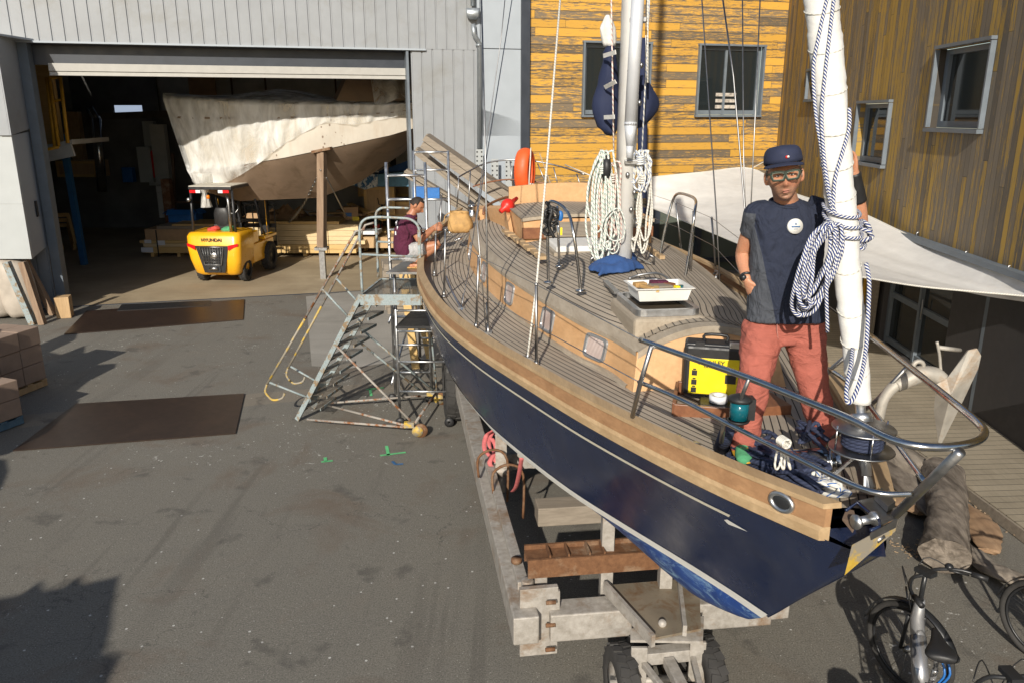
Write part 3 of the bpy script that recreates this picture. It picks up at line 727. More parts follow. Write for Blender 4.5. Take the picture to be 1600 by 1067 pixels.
# yellow and dark bits of plank left of the door
m=MB(); m.beam(RP(7.9,.15,.03),RP(7.9,2.3,.03),.06,.10,up=RN); m.build('trim',MT['railyel'],br)
m=MB(); m.beam(RP(8.25,.15,.03),RP(8.25,2.3,.03),.50,.05,up=RN); m.build('cladding_panel',MT['greywood'],br)
# reflected timber shapes: stacked sacks behind the door glass are just reflections, left to the glass
# boardwalk
bw=MB(); e=[Z(1240,560,.15),Z(1380,664,.15),Z(1426,700,.15),Z(1600,824,.15)]
n=120; P0=V((e[0].x,e[0].y,0)); P1=V((e[3].x,e[3].y,0)); dirb=(P1-P0).normalized(); a0=P0-dirb*8; a1=P0+dirb*22
rows=[];uv=[]
nb=V((-dirb.y,dirb.x,0)); 
if nb.x<0: nb=-nb
# planks run across the walk, slightly skewed
bd=MB(); 
A=[a0+V((0,0,.15)),a1+V((0,0,.15)),a1+nb*3.2+V((0,0,.15)),a0+nb*3.2+V((0,0,.15))]
LL_=(a1-a0).length
bd.add(A,[(0,1,2,3)],[[(0,0),(LL_,0),(LL_,3.2),(0,3.2)]])
bd.add([a0+V((0,0,0)),a1,a1+V((0,0,.15)),a0+V((0,0,.15))],[(0,1,2,3)],[[(0,0),(LL_,0),(LL_,.05),(0,.05)]])
struct(bd.build('boardwalk',MT['board']))
m=MB(); m.beam(a0+V((0,0,.075))-nb*.02,a1+V((0,0,.075))-nb*.02,.025,.13); struct(m.build('boardwalk_edge',MT['greywood']))

# ---------------- light, sky, camera
cam=bpy.data.cameras.new('camera'); co=bpy.data.objects.new('camera',cam); COL.objects.link(co); cam.lens=FP/1600*36; cam.sensor_width=36; cam.clip_end=400; cam.clip_start=.05
co.location=(0,0,HC); co.rotation_euler=(R(90)-TH,0,0); SC.camera=co
AZ=R(11.); SUNEL=26.5; EL=R(SUNEL)   # light travels towards +Y, a little to +X
sun=bpy.data.lights.new('sun','SUN'); so=bpy.data.objects.new('sun',sun); COL.objects.link(so); sun.energy=4.4; sun.angle=R(.55); sun.color=(1,.93,.82)
d=V((math.sin(AZ)*math.cos(EL),math.cos(AZ)*math.cos(EL),-math.sin(EL))); so.rotation_euler=d.to_track_quat('-Z','Y').to_euler(); so.location=(0,-20,20)
w=bpy.data.worlds.new('World'); SC.world=w; w.use_nodes=True; nt=w.node_tree; sk=nt.nodes.new('ShaderNodeTexSky'); sk.sky_type='NISHITA'; sk.sun_disc=False; sk.sun_elevation=EL
sk.sun_rotation=R(180)+AZ
nt.links.new(sk.outputs[0],nt.nodes['Background'].inputs[0]); nt.nodes['Background'].inputs[1].default_value=.09
SC.view_settings.view_transform='Standard'; SC.view_settings.look='None'; SC.view_settings.exposure=.0; SC.view_settings.gamma=1
# ================================================================ the navy yacht
BA=V((-.1316,1,0)).normalized(); BNn=V((-BA.y,BA.x,0)); B0=V((1.75,3.2,0))     # BNn: starboard (left in the photo)
def BP(s,b,z): return B0+BA*s+BNn*b+V((0,0,z))
def BH(s,b,z): return BP(s,b+.12,z)
def sbz(p): d=V(p)-B0; return d.dot(BA),d.dot(BNn)
yb=thing('sailing_yacht','navy blue classic sailing yacht with teak deck propped on a boat trailer','sailing boat',(1,8,0))
HB=[(s_,b_-.12) for s_,b_ in [(-.02,.16),(.12,.26),(.82,.61),(1.8,.99),(2.74,1.29),(3.71,1.58),(4.55,1.78),(5.28,1.90),(6.09,1.98),(7.03,2.03),(8.5,1.97),(9.5,1.85),(10.5,1.69),(11.9,1.40),(13.2,1.10)]]
WB=[(.98,.0),(1.23,.10),(1.64,.29),(2.12,.53),(2.71,.81),(3.54,1.11),(4.27,1.32),(5.5,1.52),(7,1.60),(8.5,1.5),(10,1.15),(11.5,.55),(12.3,.18),(12.7,0.02)]
def zs(s): return 2.36+.15*(max(0,7-s)/7)**2+.10*(max(0,s-7)/7)**2
WL=1.5; SE=13.2
def hbd(s): return sinterp(HB,s)
STEM=[(2.52,-.02),(2.28,.22),(1.93,.57),(1.5,.98),(1.37,1.15),(1.13,1.69),(.95,2.41),(.68,3.44),(.6,5.0)]   # z -> s
def stem_s(z):
    t=[(zz,s) for zz,s in STEM][::-1]; return sinterp([(a,b) for a,b in sorted(t)],z)
def stern_s(z): # overhanging counter
    return 13.2 if z>2.2 else interp([(.4,9.5),(.9,11.0),(1.5,12.7),(2.2,13.2)],z)
def hull_pt(f,k):
    """f 0..1 along, k 0..1 from sheer (0) through waterline (.5) to centreline keel (1)"""
    if k<=.5:
        zz0=1-k/.5   # 1 at sheer, 0 at WL
        # intermediate: find s along this waterline plane
        se=stem_s(WL+(2.51-WL)*zz0); sa=stern_s(WL+(2.45-WL)*zz0)
        s=se+(sa-se)*f; z=WL+(zs(s)-WL)*zz0
        sh=sinterp(HB,-.02+(SE+.02)*f) if False else None
        # blend half-breadths at matching fraction
        b1=hbd(-.02+(13.22)*f); b2=sinterp(WB,.98+(12.7-.98)*f)
        p=interp([(0,1.15),(.25,.70),(.5,.5),(.8,.55),(1,.9)],f)
        bb=b2+(b1-b2)*zz0**p
        return s,bb,z
    t=(k-.5)/.5
    s0,b0,_=hull_pt(f,.5)
    zk=interp([(.98,1.5),(1.15,1.37),(1.69,1.13),(2.41,.95),(3.44,.68),(5,.6),(9.5,.6),(11,.9),(12.5,1.5)],s0)
    a=t*math.pi/2
    e_=min(1,max(0,(s0-1.3)/1.3)); bb=b0*((1-e_)*max(0,math.cos(a))**.9+e_*(1-t)) if t<1 else 0; return s0, bb, WL-(WL-zk)*((1-e_)*math.sin(a)**1.05+e_*t)
NF=64; fr=[(i/NF)**1.25 for i in range(NF+1)]
def hullmesh(k0,k1,n,name,mat,off=0.,par=None):
    m=MB()
    for sg in (1,-1):
        rows=[]
        for j in range(n+1):
            k=k0+(k1-k0)*j/n; row=[]
            for f in fr:
                s,b,z=hull_pt(f,k); row.append(BH(s,sg*(b+off),z))
            rows.append(row)
        m.grid(rows,flip=sg<0)
        if k0<.5: # transom
            pass
    return m
m=hullmesh(0,.463,14,'hull',None)
# transom closing
rows=[]
for j in range(15):
    s,b,z=hull_pt(1,.473*j/14); rows.append([BH(s,b,z),BH(s,-b,z)])
m.grid(rows,False)
# stem closing
rows=[]
for j in range(15):
    s,b,z=hull_pt(0,.473*j/14); rows.append([BH(s,b,z),BH(s-.02,0,z),BH(s,-b,z)])
m.grid(rows,True)
hull=m.build('hull',MT['navy'],yb)
m=hullmesh(.462,.503,2,'',None,.004); rows=[[BH(*(lambda q:(q[0],q[1]*sg+.004*sg,q[2]))(hull_pt(0,.473+.03*j/2))) for sg in (1,-1)] for j in range(3)]; m.grid(rows); m.build('boot_stripe',MT['white'],yb)
m=hullmesh(.503,1,12,'',None,0)
# long keel with a bulb-less deep section
KE=[(4.2,.62),(4.6,.30),(5.3,.14),(9.6,.12),(10.3,.35),(10.6,.7)]
rows=[]
for zf in range(7):
    t=zf/6; row=[]
    loop=[]
    s0=2.9+1.9*t; s1=10.8-.6*t; z=.95-.82*t; N=24
    for i in range(N):
        a=2*math.pi*i/N; c=math.cos(a); ss=(s0+s1)/2-(s1-s0)/2*c; w=(.20-.05*t)*abs(math.sin(a))**.6*math.copysign(1,math.sin(a))
        loop.append(BH(ss,w,z))
    rows.append(loop)
m.grid(rows,wrap=True); b=len(m.v)-24; m.f.append([b+k for k in range(24)]); m.uv.append(None); m.sm.append(False)
m.build('hull_bottom',MT['blue'],yb)
# thin cream line below the rail
m=MB()
for sg in (1,-1):
    rows=[]
    for dz in (.0,.024):
        row=[]
        for i in range(90):
            f=.046+i/89*.95; s,b,z=hull_pt(f,0.0); k=(.145+dz)/(zs(s)-WL)*.5
            s,b,z=hull_pt(f,k); row.append(BH(s,sg*(b+.004),z))
        rows.append(row)
    m.grid(rows,flip=sg<0)
m.build('pinstripe',M('pin_cream',(.62,.58,.47),.5,var=.05),yb)
m=MB(); q=[]
for (u,v) in [(1131,812),(1136,812),(1168,831),(1138,819)]:
    # place on hull side
    best=None
    for i in range(400):
        f=i/3000
        for k in [x*.01 for x in range(0,30,1)]:
            s,b,z=hull_pt(f,k); p=BH(s,b+.005,z); d=p.z-HC
            dd=p.y*_c-d*_s; up=d*_c+p.y*_s; uu=800+FP*p.x/dd; vv=533.5-FP*up/dd
            e=(uu-u)**2+(vv-v)**2
            if best is None or e<best[0]: best=(e,p)
    q.append(best[1])
m.add(q,[(0,1,2,3)]); m.build('arrow_mark',MT['white'],yb)
# ---- rail band (rubbing strake, bulwark, cap)
SS=[i*13.2/80 for i in range(81)]
def band(name,prof,mat,s0=.16,par=yb):
    m=MB()
    for sg in (1,-1):
        rows=[]
        ss=[s for s in SS if s>s0]; ss=[s0]+ss
        for (db,dz) in prof+[prof[0]]:
            rows.append([BH(s,sg*(hbd(s)+db),zs(s)+dz) for s in ss])
        m.grid(rows,False,flip=sg<0)
        for e in (0,-1):
            m.add([r[e] for r in rows[:-1]],[tuple(range(len(prof)))])
    return m.build(name,mat,par)
rail=band('rubbing_strake',[(-.03,-.01),(.022,-.005),(.026,.045),(.008,.062),(-.03,.062)],MT['teaklight'])
band('bulwark',[(-.028,.0625),(.004,.0625),(.000,.155),(-.03,.155)],MT['teak'])
band('rail_cap',[(-.075,.156),(.016,.156),(.018,.182),(-.07,.186)],MT['teaklight'])
# ---- deck
m=MB(); m.add([BH(.22,hbd(.22)-.03,zs(.2)+.02),BH(-.02,hbd(0)-.02,zs(0)+.0),BH(-.03,-hbd(0)+.02,zs(0)+.0),BH(.22,-hbd(.22)+.03,zs(.2)+.02)],[(0,1,2,3)]); m.build('bow_cap',MT['navy'],yb)
def zdk(s,b): B=max(.05,hbd(s)); return zs(s)+.02+.05*(1-min(1,(b/B)**2))
m=MB(); rows=[];uv=[]
NB=40
for s in SS:
    if s<.2: continue
    B=hbd(s)-.03; row=[];u=[]
    for j in range(NB+1):
        b=-B+2*B*j/NB; row.append(BH(s,b,zdk(s,b))); u.append((B-abs(b)+ (0 if b>0 else 5.2),s))
    rows.append(row);uv.append(u)
m.grid(rows,True,uv); m.build('deck',MT['deck'],yb)
# grey margin plank inside the bulwark
m=MB()
for sg in (1,-1):
    rows=[[BH(s,sg*(hbd(s)-d),zdk(s,hbd(s)-d)+.006) for s in SS if s>.4] for d in (.03,.14)]; m.grid(rows,flip=sg>0)
m.build('margin_plank',MT['teakgrey'],yb)
# ---- coachroof
CT=[(2.42,.53),(2.85,.60),(3.23,.72),(4.04,.89),(5.5,1.12),(6.73,1.24),(7.84,1.27),(9.2,1.20),(9.8,1.12)]
def cw(s): return sinterp(CT,s)
def zr0(s): return 2.75+.0*(s)
def zrf(s,b): W=cw(s); return 2.755+.175*(1-min(1,(b/W)**2))
CS=[2.42+i*(9.8-2.42)/50 for i in range(51)]
m=MB(); rows=[];uv=[]
for s in CS:
    W=cw(s)-.004; row=[];u=[]
    for j in range(31):
        b=-W+2*W*j/30; row.append(BP(s,b,zrf(s,b))); u.append((W-abs(b)+(0 if b>0 else 5.2)+.026,s))
    rows.append(row);uv.append(u)
m.grid(rows,True,uv); roof=m.build('coachroof',MT['deck'],yb)
# margin board around the roof edge
m=MB()
for sg in (1,-1):
    rows=[]
    for d,dz in ((-.012,-.03),(-.012,.004),(.10,.006)):
        rows.append([BP(s,sg*(cw(s)-d),zrf(s,cw(s)-max(d,0))+dz) for s in CS])
    m.grid(rows,False,flip=sg>0)
rows=[[BP(2.42+ds,b,zrf(2.42,b)+dz) for b in [-.53+1.06*j/24 for j in range(25)]] for ds,dz in ((-.02,-.045),(-.02,.006),(.10,.008))]
m.grid(rows,False)
m.build('roof_margin',MT['teakgrey'],yb)
# radial seams just behind the front margin
m=MB()
for j in range(17):
    b=-.44+.88*j/16; a=BP(2.53,b,zrf(2.53,b)+.010); c=BP(2.70,b*.94,zrf(2.7,b*.94)+.010); d=BNn*.004
    m.add([a-d,a+d,c+d,c-d],[(0,1,2,3)])
m.build('seam',MT['black'],roof)
m=MB(); rows=[[BP(2.53+ds*.17,b,zrf(2.53,b)+.0085) for b in [-.50+1.0*j/24 for j in range(25)]] for ds in (0,1)]; m.grid(rows,False); m.build('front_plank',MT['teakgrey'],roof)
# sides and front
m=MB()
for sg in (1,-1):
    rows=[]
    for t in range(5):
        k=t/4; rows.append([BP(s-.10*k*(1 if s<2.6 else 0),sg*(cw(s)+.055*k),2.755*(1-k)+k*(zdk(s,cw(s))-.01)) for s in CS])
    m.grid(rows,True,flip=sg<0)
fb=[-.53+1.06*j/24 for j in range(25)]
rows=[[BP(2.42-.10*k,b*(1+.1*k),(zrf(2.42,b))*(1-k)+k*(zdk(2.3,b)-.01)) for b in fb] for k in (0,.5,1)]
m.grid(rows,False); rows=[[BP(9.8,b*2.1,zrf(9.8,b*2.1)*(1-k)+2.3*k) for b in fb] for k in (0,1)]; m.grid(rows,False)
m.build('cabin_side',MT['teaktan'],yb)
# grey plinth moulding at the cabin foot
m=MB()
rows=[[BP(s,cw(s)+d,zdk(s,cw(s))+dz) for s in CS] for d,dz in ((.05,.03),(.075,.028),(.085,.0))]; m.grid(rows,False)
m.build('quarter_round',MT['teakgrey'],yb)
# ports
def side(s,k,out=0.): 
    z1=zdk(s,cw(s)); b=cw(s)+.055*k+out; return BP(s,b,2.755*(1-k)+k*z1)
def port(s,w=.155,k0=.14,k1=.80,parent=yb):
    def ring(a,b,out): 
        pts=[];cs=[(1,1),(-1,1),(-1,-1),(1,-1)]
        for i in range(24):
            t=2*math.pi*i/24; c,q=math.cos(t),math.sin(t)
            x=math.copysign(abs(c)**.35,c)*a; y=math.copysign(abs(q)**.35,q)*b
            pts.append(side(s+x,(k0+k1)/2+y*(k1-k0)/2,out))
        return pts
    m=MB(); m.grid([ring(w,1,.0),ring(w,1,.016),ring(w-.03,.80,.016),ring(w-.032,.78,.004)],False,wrap=True)
    f=m.build('port_light',MT['galv'] if False else M('port_frame',(.33,.34,.35),.4,metal=.5,var=.1),parent)
    p=MB(); q=ring(w-.032,.78,.006); p.add(q,[tuple(range(24))]); 
    p.build('pane',PG,f)
PGt=NT('curtained_pane'); s_=PGt.sep(PGt.co()); wv=PGt.math('SINE',PGt.math('MULTIPLY',PGt.math('ADD',s_[1],PGt.math('MULTIPLY',s_[2],.3)),150)); dk=PGt.rng(PGt.noise(3,2),.42,.55)
PG=PGt.fin(PGt.mix(dk,(.46,.36,.32),PGt.mix(PGt.rng(wv,-1,1),(.62,.52,.48),(.50,.41,.38))),.15)
for (u,v) in [(933,541),(857,497),(795,460),(757,424),(733,393)]:
    best=min(((lambda p:((800+FP*p.x/(p.y*_c-(p.z-HC)*_s)-u)**2+(533.5-FP*((p.z-HC)*_c+p.y*_s)/(p.y*_c-(p.z-HC)*_s)-v)**2))(side(2.5+i*.02,.45)),2.5+i*.02) for i in range(350))
    port(best[1],w=.15 if u>740 else .17)
# ---- raised companionway housing and hatches
def bbox(m,s0,s1,b0,b1,z0,z1): m.box(BP((s0+s1)/2,(b0+b1)/2,(z0+z1)/2),(b1-b0,s1-s0,z1-z0),rz=math.atan2(BA.y,BA.x)-math.pi/2)
m=MB(); rows=[];uv=[]
for s in (6.85,7.4,8.4): rows.append([BP(s,b,3.17+.05*(1-(b/.75)**2)) for b in [-.95+1.7*j/16 for j in range(17)]]); uv.append([(b+2,s) for b in [-.95+1.7*j/16 for j in range(17)]])
m.grid(rows,True,uv); ch=m.build('raised_roof',MT['deck'],yb)
m=MB(); rows=[[BP(6.83+.0*k,b,(3.172+.05*(1-(b/.75)**2))-.035*k+.006*(k==0)) for b in [-.95+1.7*j/16 for j in range(17)]] for k in (0,1)]; m.grid(rows,False)
rows=[[BP(6.83+.16*k,b,3.18+.05*(1-(b/.75)**2)) for b in [-.95+1.7*j/16 for j in range(17)]] for k in (0,1)]; m.grid(rows,False)
rows=[[BP(s,.75-d,3.18+.0) for s in (6.83,7.4,8.4)] for d in (0,.12)]; m.grid(rows,False); m.build('roof_margin',MT['teakgrey'],ch)
m=MB(); bbox(m,6.86,8.4,-.93,.735,2.75,3.165); m.build('housing_side',MT['teaktan'],ch)
m=MB(); bbox(m,6.80,6.855,-.93,.74,2.93,3.06); m.build('housing_trim',MT['mahog'],ch)
# cockpit coaming boards
m=MB(); m.prism([BP(7.2,.82,2.80),BP(8.4,.76,2.80),BP(10.9,1.02,2.75),BP(10.9,1.02,2.86),BP(8.3,.78,3.14),BP(7.9,.80,3.10)],BNn*-.05); m.build('coaming',MT['teaktan'],yb)
m=MB(); 
p0=BP(8.5,.66,3.18);p1=BP(8.5,-1.0,3.18); 
rows=[[BP(8.45+.0*k,.70-1.75*j/12,3.16+.05*math.sin(math.pi*j/12)+.27*k) for j in range(13)] for k in (0,1)]; m.grid(rows,False); m.build('spray_board',MT['teaktan'],yb,solid=.05)
m=MB(); rows=[[BP(8.45+1.2*k+.3*math.sin(math.pi*j/12),1.25-.6*j/12-k*.0,2.76+.26*k*0+.30*t) for j in range(13)] for k,t in ((0,0),(1,1))]
bbox(m,9.9,10.0,-1.0,1.0,2.5,2.95); m.build('bulkhead',MT['teaktan'],yb)
m=MB(); m.tube(bez([BP(8.9,1.02,3.0),BP(9.6,.9,3.04),BP(10.3,.5,3.1),BP(10.6,0,3.1)],6),.022,6); m.build('coaming_bead',MT['mahog'],yb)
m=MB()
for sg in (1,-1): bbox(m,10.0,12.6,sg*.55-.35,sg*.55+.35,2.45,2.72)
m.build('cockpit_seat',MT['teaktan'],yb)
# aft deck hatch with white rim
m=MB(); bbox(m,5.78,6.45,-.10,.50,2.86,2.99); hb=m.build('hatch',MT['white'],yb,bevel=.02)
m=MB(); bbox(m,5.72,6.5,-.14,.54,2.84,2.93); m.build('hatch_base',MT['teakgrey'],hb)
m=MB(); m.prism([BP(6.50,.52,2.99),BP(6.50,-.12,2.99),BP(6.75,-.10,3.12),BP(6.75,.50,3.12)],V((0,0,.02))); m.build('hatch_lid',MT['greywood'],hb)
# forward hatch: grey wood coaming, alloy frame, steps box
fz=2.90
m=MB(); bbox(m,2.62,3.36,-.06,.50,2.78,fz+.05); fh=m.build('hatch',MT['teakgrey'],yb,bevel=.03)
m=MB(); 
def rr(s0,s1,b0,b1,z,r=.07,n=5):
    out=[]
    for cs,cb,a0 in ((s1-r,b1-r,0),(s1-r,b0+r,1),(s0+r,b0+r,2),(s0+r,b1-r,3)):
        for i in range(n+1):
            a=math.pi/2*(i/n)+ {0:0,1:-math.pi/2-math.pi/2*0,2:math.pi,3:math.pi/2}[a0]*1.0
            # order: (+s,+b) -> (+s,-b) -> (-s,-b) -> (-s,+b)
            t={0:math.pi/2*(1-i/n),1:-math.pi/2*(i/n),2:-math.pi/2-math.pi/2*(i/n),3:math.pi-math.pi/2*(i/n)}[a0]
            out.append(BP(cs+r*math.cos(t),cb+r*math.sin(t),z))
    return out
m.grid([rr(2.66,3.32,-.03,.47,fz+.052),rr(2.66,3.32,-.03,.47,fz+.10),rr(2.70,3.28,.01,.43,fz+.10,.05),rr(2.70,3.28,.01,.43,fz+.055,.05)],False,wrap=True)
m.build('hatch_frame',MT['alu'],fh)
m=MB(); m.add(rr(2.70,3.28,.01,.43,fz+.058,.05),[tuple(range(24))]); m.build('hatch_opening',M('brown_dark',(.05,.035,.02),.7),fh)
# toothed rack strips on the roof
m=MB(); 
a=Z(788,362,2.92);b=Z(852,408,2.93); n=8
for i in range(n):
    t0=i/n;t1=(i+.72)/n; m.beam(a*(1-t0)+b*t0+V((0,0,.015)),a*(1-t1)+b*t1+V((0,0,.015)),.07 if i%2==0 else .10,.035)
m.build('rope_rack',MT['teaklight'],yb)
m=MB(); a=BP(6.9,-.72,2.86);b=BP(5.4,-.62,2.88)
for i in range(7): m.beam(a.lerp(b,i/7)+V((0,0,.02)),a.lerp(b,(i+.75)/7)+V((0,0,.02)),.06,.04)
m.build('rope_rack',MT['teaklight'],yb)
# ---- mast
MF=BP(4.95,-.03,2.93); 
def mpt(z,ds=0,db=0): return BP(4.95+.012*(z-2.9)*0+ds,-.03+db,z)
m=MB(); mm=Matrix((BNn*-1,BA,V((0,0,1)))).transposed()
m.loft([(mpt(2.9),.092,.13,mm,.85),(mpt(7),.092,.13,mm,.85),(mpt(16.5),.085,.12,mm,.85)],20); mast=m.build('mast',MT['mast'],yb)
m=MB(); m.beam(mpt(4.0,-.135,0),mpt(9,-.135,0),.035,.012,up=BA); m.build('track',MT['alu'],mast)
m=MB(); m.cyl(mpt(2.915),mpt(2.96),.17,.14,20); m.build('mast_collar',MT['alu'],mast)
# stowed pole on the front of the mast
pt=Y(985,205,MF.y-.25); pz=Y(1000,-60,MF.y-.25)
m=MB(); m.tube([pt+V((0,0,.05)),pz],.060,16); m.cyl(pt+V((0,0,-.14)),pt+V((0,0,.08)),.035,.062,14); m.cyl(pt+V((.0,0,-.25)),pt+V((0,0,-.14)),.03,.035,10)
m.build('spinnaker_pole',MT['polem'],yb)
m=MB()
for z in (pt.z-.3,pt.z+1.0): m=MB(); m.box(mpt(z,-.13,-.03),(.16,.08,.05)); m.build('mast_bracket',MT['steel'],mast,bevel=.01)
for i in range(10): m=MB(); m.ell(mpt(3.5+i*.17,-.145,random.uniform(-.08,.07)),(.022,.022,.03),8,6); m.build('mast_fitting',MT['steel'],mast)
for z in (3.35,3.55): 
    for sg in (1,-1): m=MB(); m.cyl(mpt(z,0,sg*.09),mpt(z,0,sg*.22),.05,.045,14); m.build('winch',MT['chrome'],mast)
for sg in(1,-1): m=MB(); m.beam(mpt(2.98,.0,sg*.30)-V((0,0,.05)),mpt(3.0,.02,sg*.17),.05,.012); m.tube([mpt(2.94,-.02,sg*.33),mpt(3.0,-.02,sg*.33),mpt(3.02,-.02,sg*.28)],.014,6); m.build('eye_fitting',MT['steel'],mast)
# dark block, straps
m=MB(); q=Y(944,262,MF.y-.1); m.cyl(q-V((.02,0,0)),q+V((.05,0,0)),.13,.13,14); m.build('winch_drum',MT['black'],mast)
# sail bundle under navy cover behind the mast
def blob(name,pxs,mat,Yd,par,thick=.10,dd=.12):
    """soft bag from a chain of (u,v,half width m)"""
    m=MB(); secs=[]
    for (u,v,w) in pxs:
        secs.append((Y(u,v,Yd),w,thick,Matrix.Identity(3)))
    m.loft(secs,18); return m.build(name,mat,par,sub=1,disp=(dd,.06))
by_=MF.y+.28
blob('sail_cover',[(952,70,.045),(953,95,.07),(951,120,.10),(950,145,.115),(945,165,.155),(948,190,.13),(952,205,.08),(954,213,.03)],MT['canvasn'],by_,mast,.12)
blob('sail_cover',[(1003,118,.03),(1004,130,.07),(1006,145,.12),(1008,165,.155),(1003,182,.13),(996,196,.07),(992,203,.02)],MT['canvasn'],by_+.1,mast,.14)
blob('sail_head',[(950,22,.02),(950,32,.055),(949,45,.09),(951,58,.075),(953,76,.06)],MT['canvasw'],by_-.02,mast,.06)
m=MB()
for (u0,v0,u1,v1) in [(943,88,968,82),(945,137,985,128),(944,184,960,183)]: m=MB(); m.beam(Y(u0,v0,by_-.16),Y(min(u1,962),v1,MF.y-.14),.04,.008,up=(0,1,0)); m.build('sail_tie',MT['canvasw'],mast)
# shrouds, stays, halyards (part of the yacht)
def wire(pts,r,mat,name='shroud',par=yb,n=6): 
    m=MB(); m.tube(pts,r,n,uvs=True); return m.build(name,mat,par)
def foot(s,sg=1): return BH(s,sg*(hbd(s)-.10),zs(s)+.03)
MTp=lambda z:BP(5.1,-.03,z)
def pix(u,v,ref): return Y(u,v,ref.y)
f1=Z(721,483,2.40); f2=Z(763,521,2.42); f3=Z(824,560,2.43)
wire([f2,Y(758,225,7.9),Y(752,-10,8.4)],.009,MT['steel'])
wire([f2+V((-.02,.02,0)),Y(745,340,7.6),Y(800,0,10)],.006,MT['steel'])
wire([f3,Y(838,450,6.6),Y(856,240,7.3),Y(876,-10,8.2)],.010,MT['ropew'])
wire([f1,Y(731,430,8.9),Y(783,60,9.8),Y(790,-10,9.9)],.005,MT['steel'])
# chainplate turnbuckles
for p,q in ((f1,Y(728,440,8.9)),(f2,Y(760,440,7.5)),(f3,Y(836,480,6.7))):
    m=MB(); d=(q-p).normalized(); m.cyl(p-d*.02,p+d*.10,.020,.014,10); m.cyl(p+d*.12,p+d*.30,.014,.014,10); m.box(p,(.07,.07,.04)); m.build('turnbuckle',MT['steel'],yb)
# port side shrouds
for (pts,r) in [([(1126,465,9.2),(1119,330,9.6),(1098,20,10.4),(1096,-10,10.5)],.008),([(1178,500,8.0),(1164,330,8.5),(1146,120,9.0),(1128,-10,9.3)],.009),([(1170,500,8.6),(1162,250,9.0),(1160,-10,9.6)],.007),([(1166,480,9.0),(1180,180,9.6),(1188,-10,10.0)],.007)]:
    wire([Y(*p) for p in pts],r,MT['steel'])
# halyards along the mast
for (u0,v0,u1,v1,mt,r) in [(959,238,955,-10,'ropered',.008),(1008,130,1010,-10,'steel',.005),(1012,130,1012,-10,'ropew',.009),(1003,240,1015,-10,'ropewb',.008)]:
    wire([Y(u0,v0,MF.y-.05),Y(u1,v1,MF.y+.1)],r,MT[mt],'halyard')
# ---- stanchions and lifelines
def stanchion(pb,pt,r=.0125,par=yb):
    m=MB(); m.tube([pb,pt],r,10); m.ell(pt,(r*1.3,)*3,8,6); m.cyl(pb,pb+V((0,0,.05)),.022,.02,10); m.cyl(pb-V((0,0,.004)),pb+V((0,0,.008)),.04,.04,12)
    return m.build('stanchion',MT['steel'],par)
stb=[((838,573),(838,445)),((744,513),(748,401)),((694,463),(696,360)),((679,430),(681,367)),((686,391),(690,305))]
tops=[]
for b,t in stb:
    p=Z(b[0],b[1],zs(7)+.05 if b[0]<800 else zs(3.5)+.05); q=Y(t[0],t[1],p.y); stanchion(p,q); tops.append((p,q))
stp=[((1065,395),(1056,317)),((1119,428),(1112,341))]
pt_=[]
for b,t in stp: p=Z(b[0],b[1],2.45); q=Y(t[0],t[1],p.y); stanchion(p,q); pt_.append((p,q))
# pulpit (bow)
PZ=3.20
pr=[Z(u,v,z) for u,v,z in [(1001,531,3.17),(1060,552,3.18),(1170,590,3.2),(1260,626,3.2),(1330,655,3.2),(1385,683,3.2),(1430,696,3.2),(1480,698,3.2),(1523,690,3.2),(1538,677,3.2),(1530,662,3.2),(1495,632,3.2),(1430,580,3.18),(1360,525,3.16)]]
pu=thing('x','x','x') if False else None
m=MB(); m.tube(bez(pr,5),.0165,12); pul=m.build('pulpit',MT['chrome'],yb)
lr=[Z(u,v,2.93) for u,v in [(998,596),(1060,622),(1150,668),(1220,702),(1290,737),(1340,760),(1380,771),(1425,771)]]
m=MB(); m.tube(bez(lr,5),.013,10); m.build('lower_rail',MT['chrome'],pul)
lp=[Z(u,v,2.93) for u,v in [(1445,752),(1400,690),(1340,610),(1297,577)]]
m=MB(); m.tube(bez(lp,4),.013,10); m.build('lower_rail',MT['chrome'],pul)
bowp=BP(.0,-.02,2.66)
m=MB()
fl_=Z(1500,706,3.19); m.tube([fl_,Z(1400,803,2.70)],.021,12); m.build('leg',MT['steel'],pul)
m=MB(); a=Z(1018,540,3.17); m.tube([a,Z(1000,600,2.93),Z(988,650,2.66)],.014,10); m.build('leg',MT['steel'],pul)
m=MB(); m.tube([Z(1170,592,3.2),Z(1150,640,3.0)],.010,8); m.build('leg',MT['steel'],pul)
m=MB(); m.tube([Z(1132,655,2.93),Z(1127,690,2.70)],.013,8); m.build('leg',MT['steel'],pul)
m=MB(); a=Z(1360,525,3.16); m.tube([a,Z(1297,577,2.93),Z(1262,628,2.66)],.013,8); m.build('leg',MT['steel'],pul)
m=MB(); m.tube([Z(1420,570,3.18),Z(1372,622,2.95),Z(1300,685,2.66)],.011,8); m.build('leg',MT['steel'],pul)
# lifelines
def line(pts,r=.0035): return wire(pts,r,MT['steel'],'lifeline')
T=tops
line([pr[0]]+[t for _,t in T]); line([lr[0],T[0][0].lerp(T[0][1],.5),T[1][0].lerp(T[1][1],.5),T[2][0].lerp(T[2][1],.5),T[3][0].lerp(T[3][1],.5)])
line([pr[-1],Y(1330,505,6),pt_[1][1],pt_[0][1],Y(1013,303,13.5)]); line([lp[-1],pt_[1][0].lerp(pt_[1][1],.5),pt_[0][0].lerp(pt_[0][1],.5),Y(1010,337,13.5)])
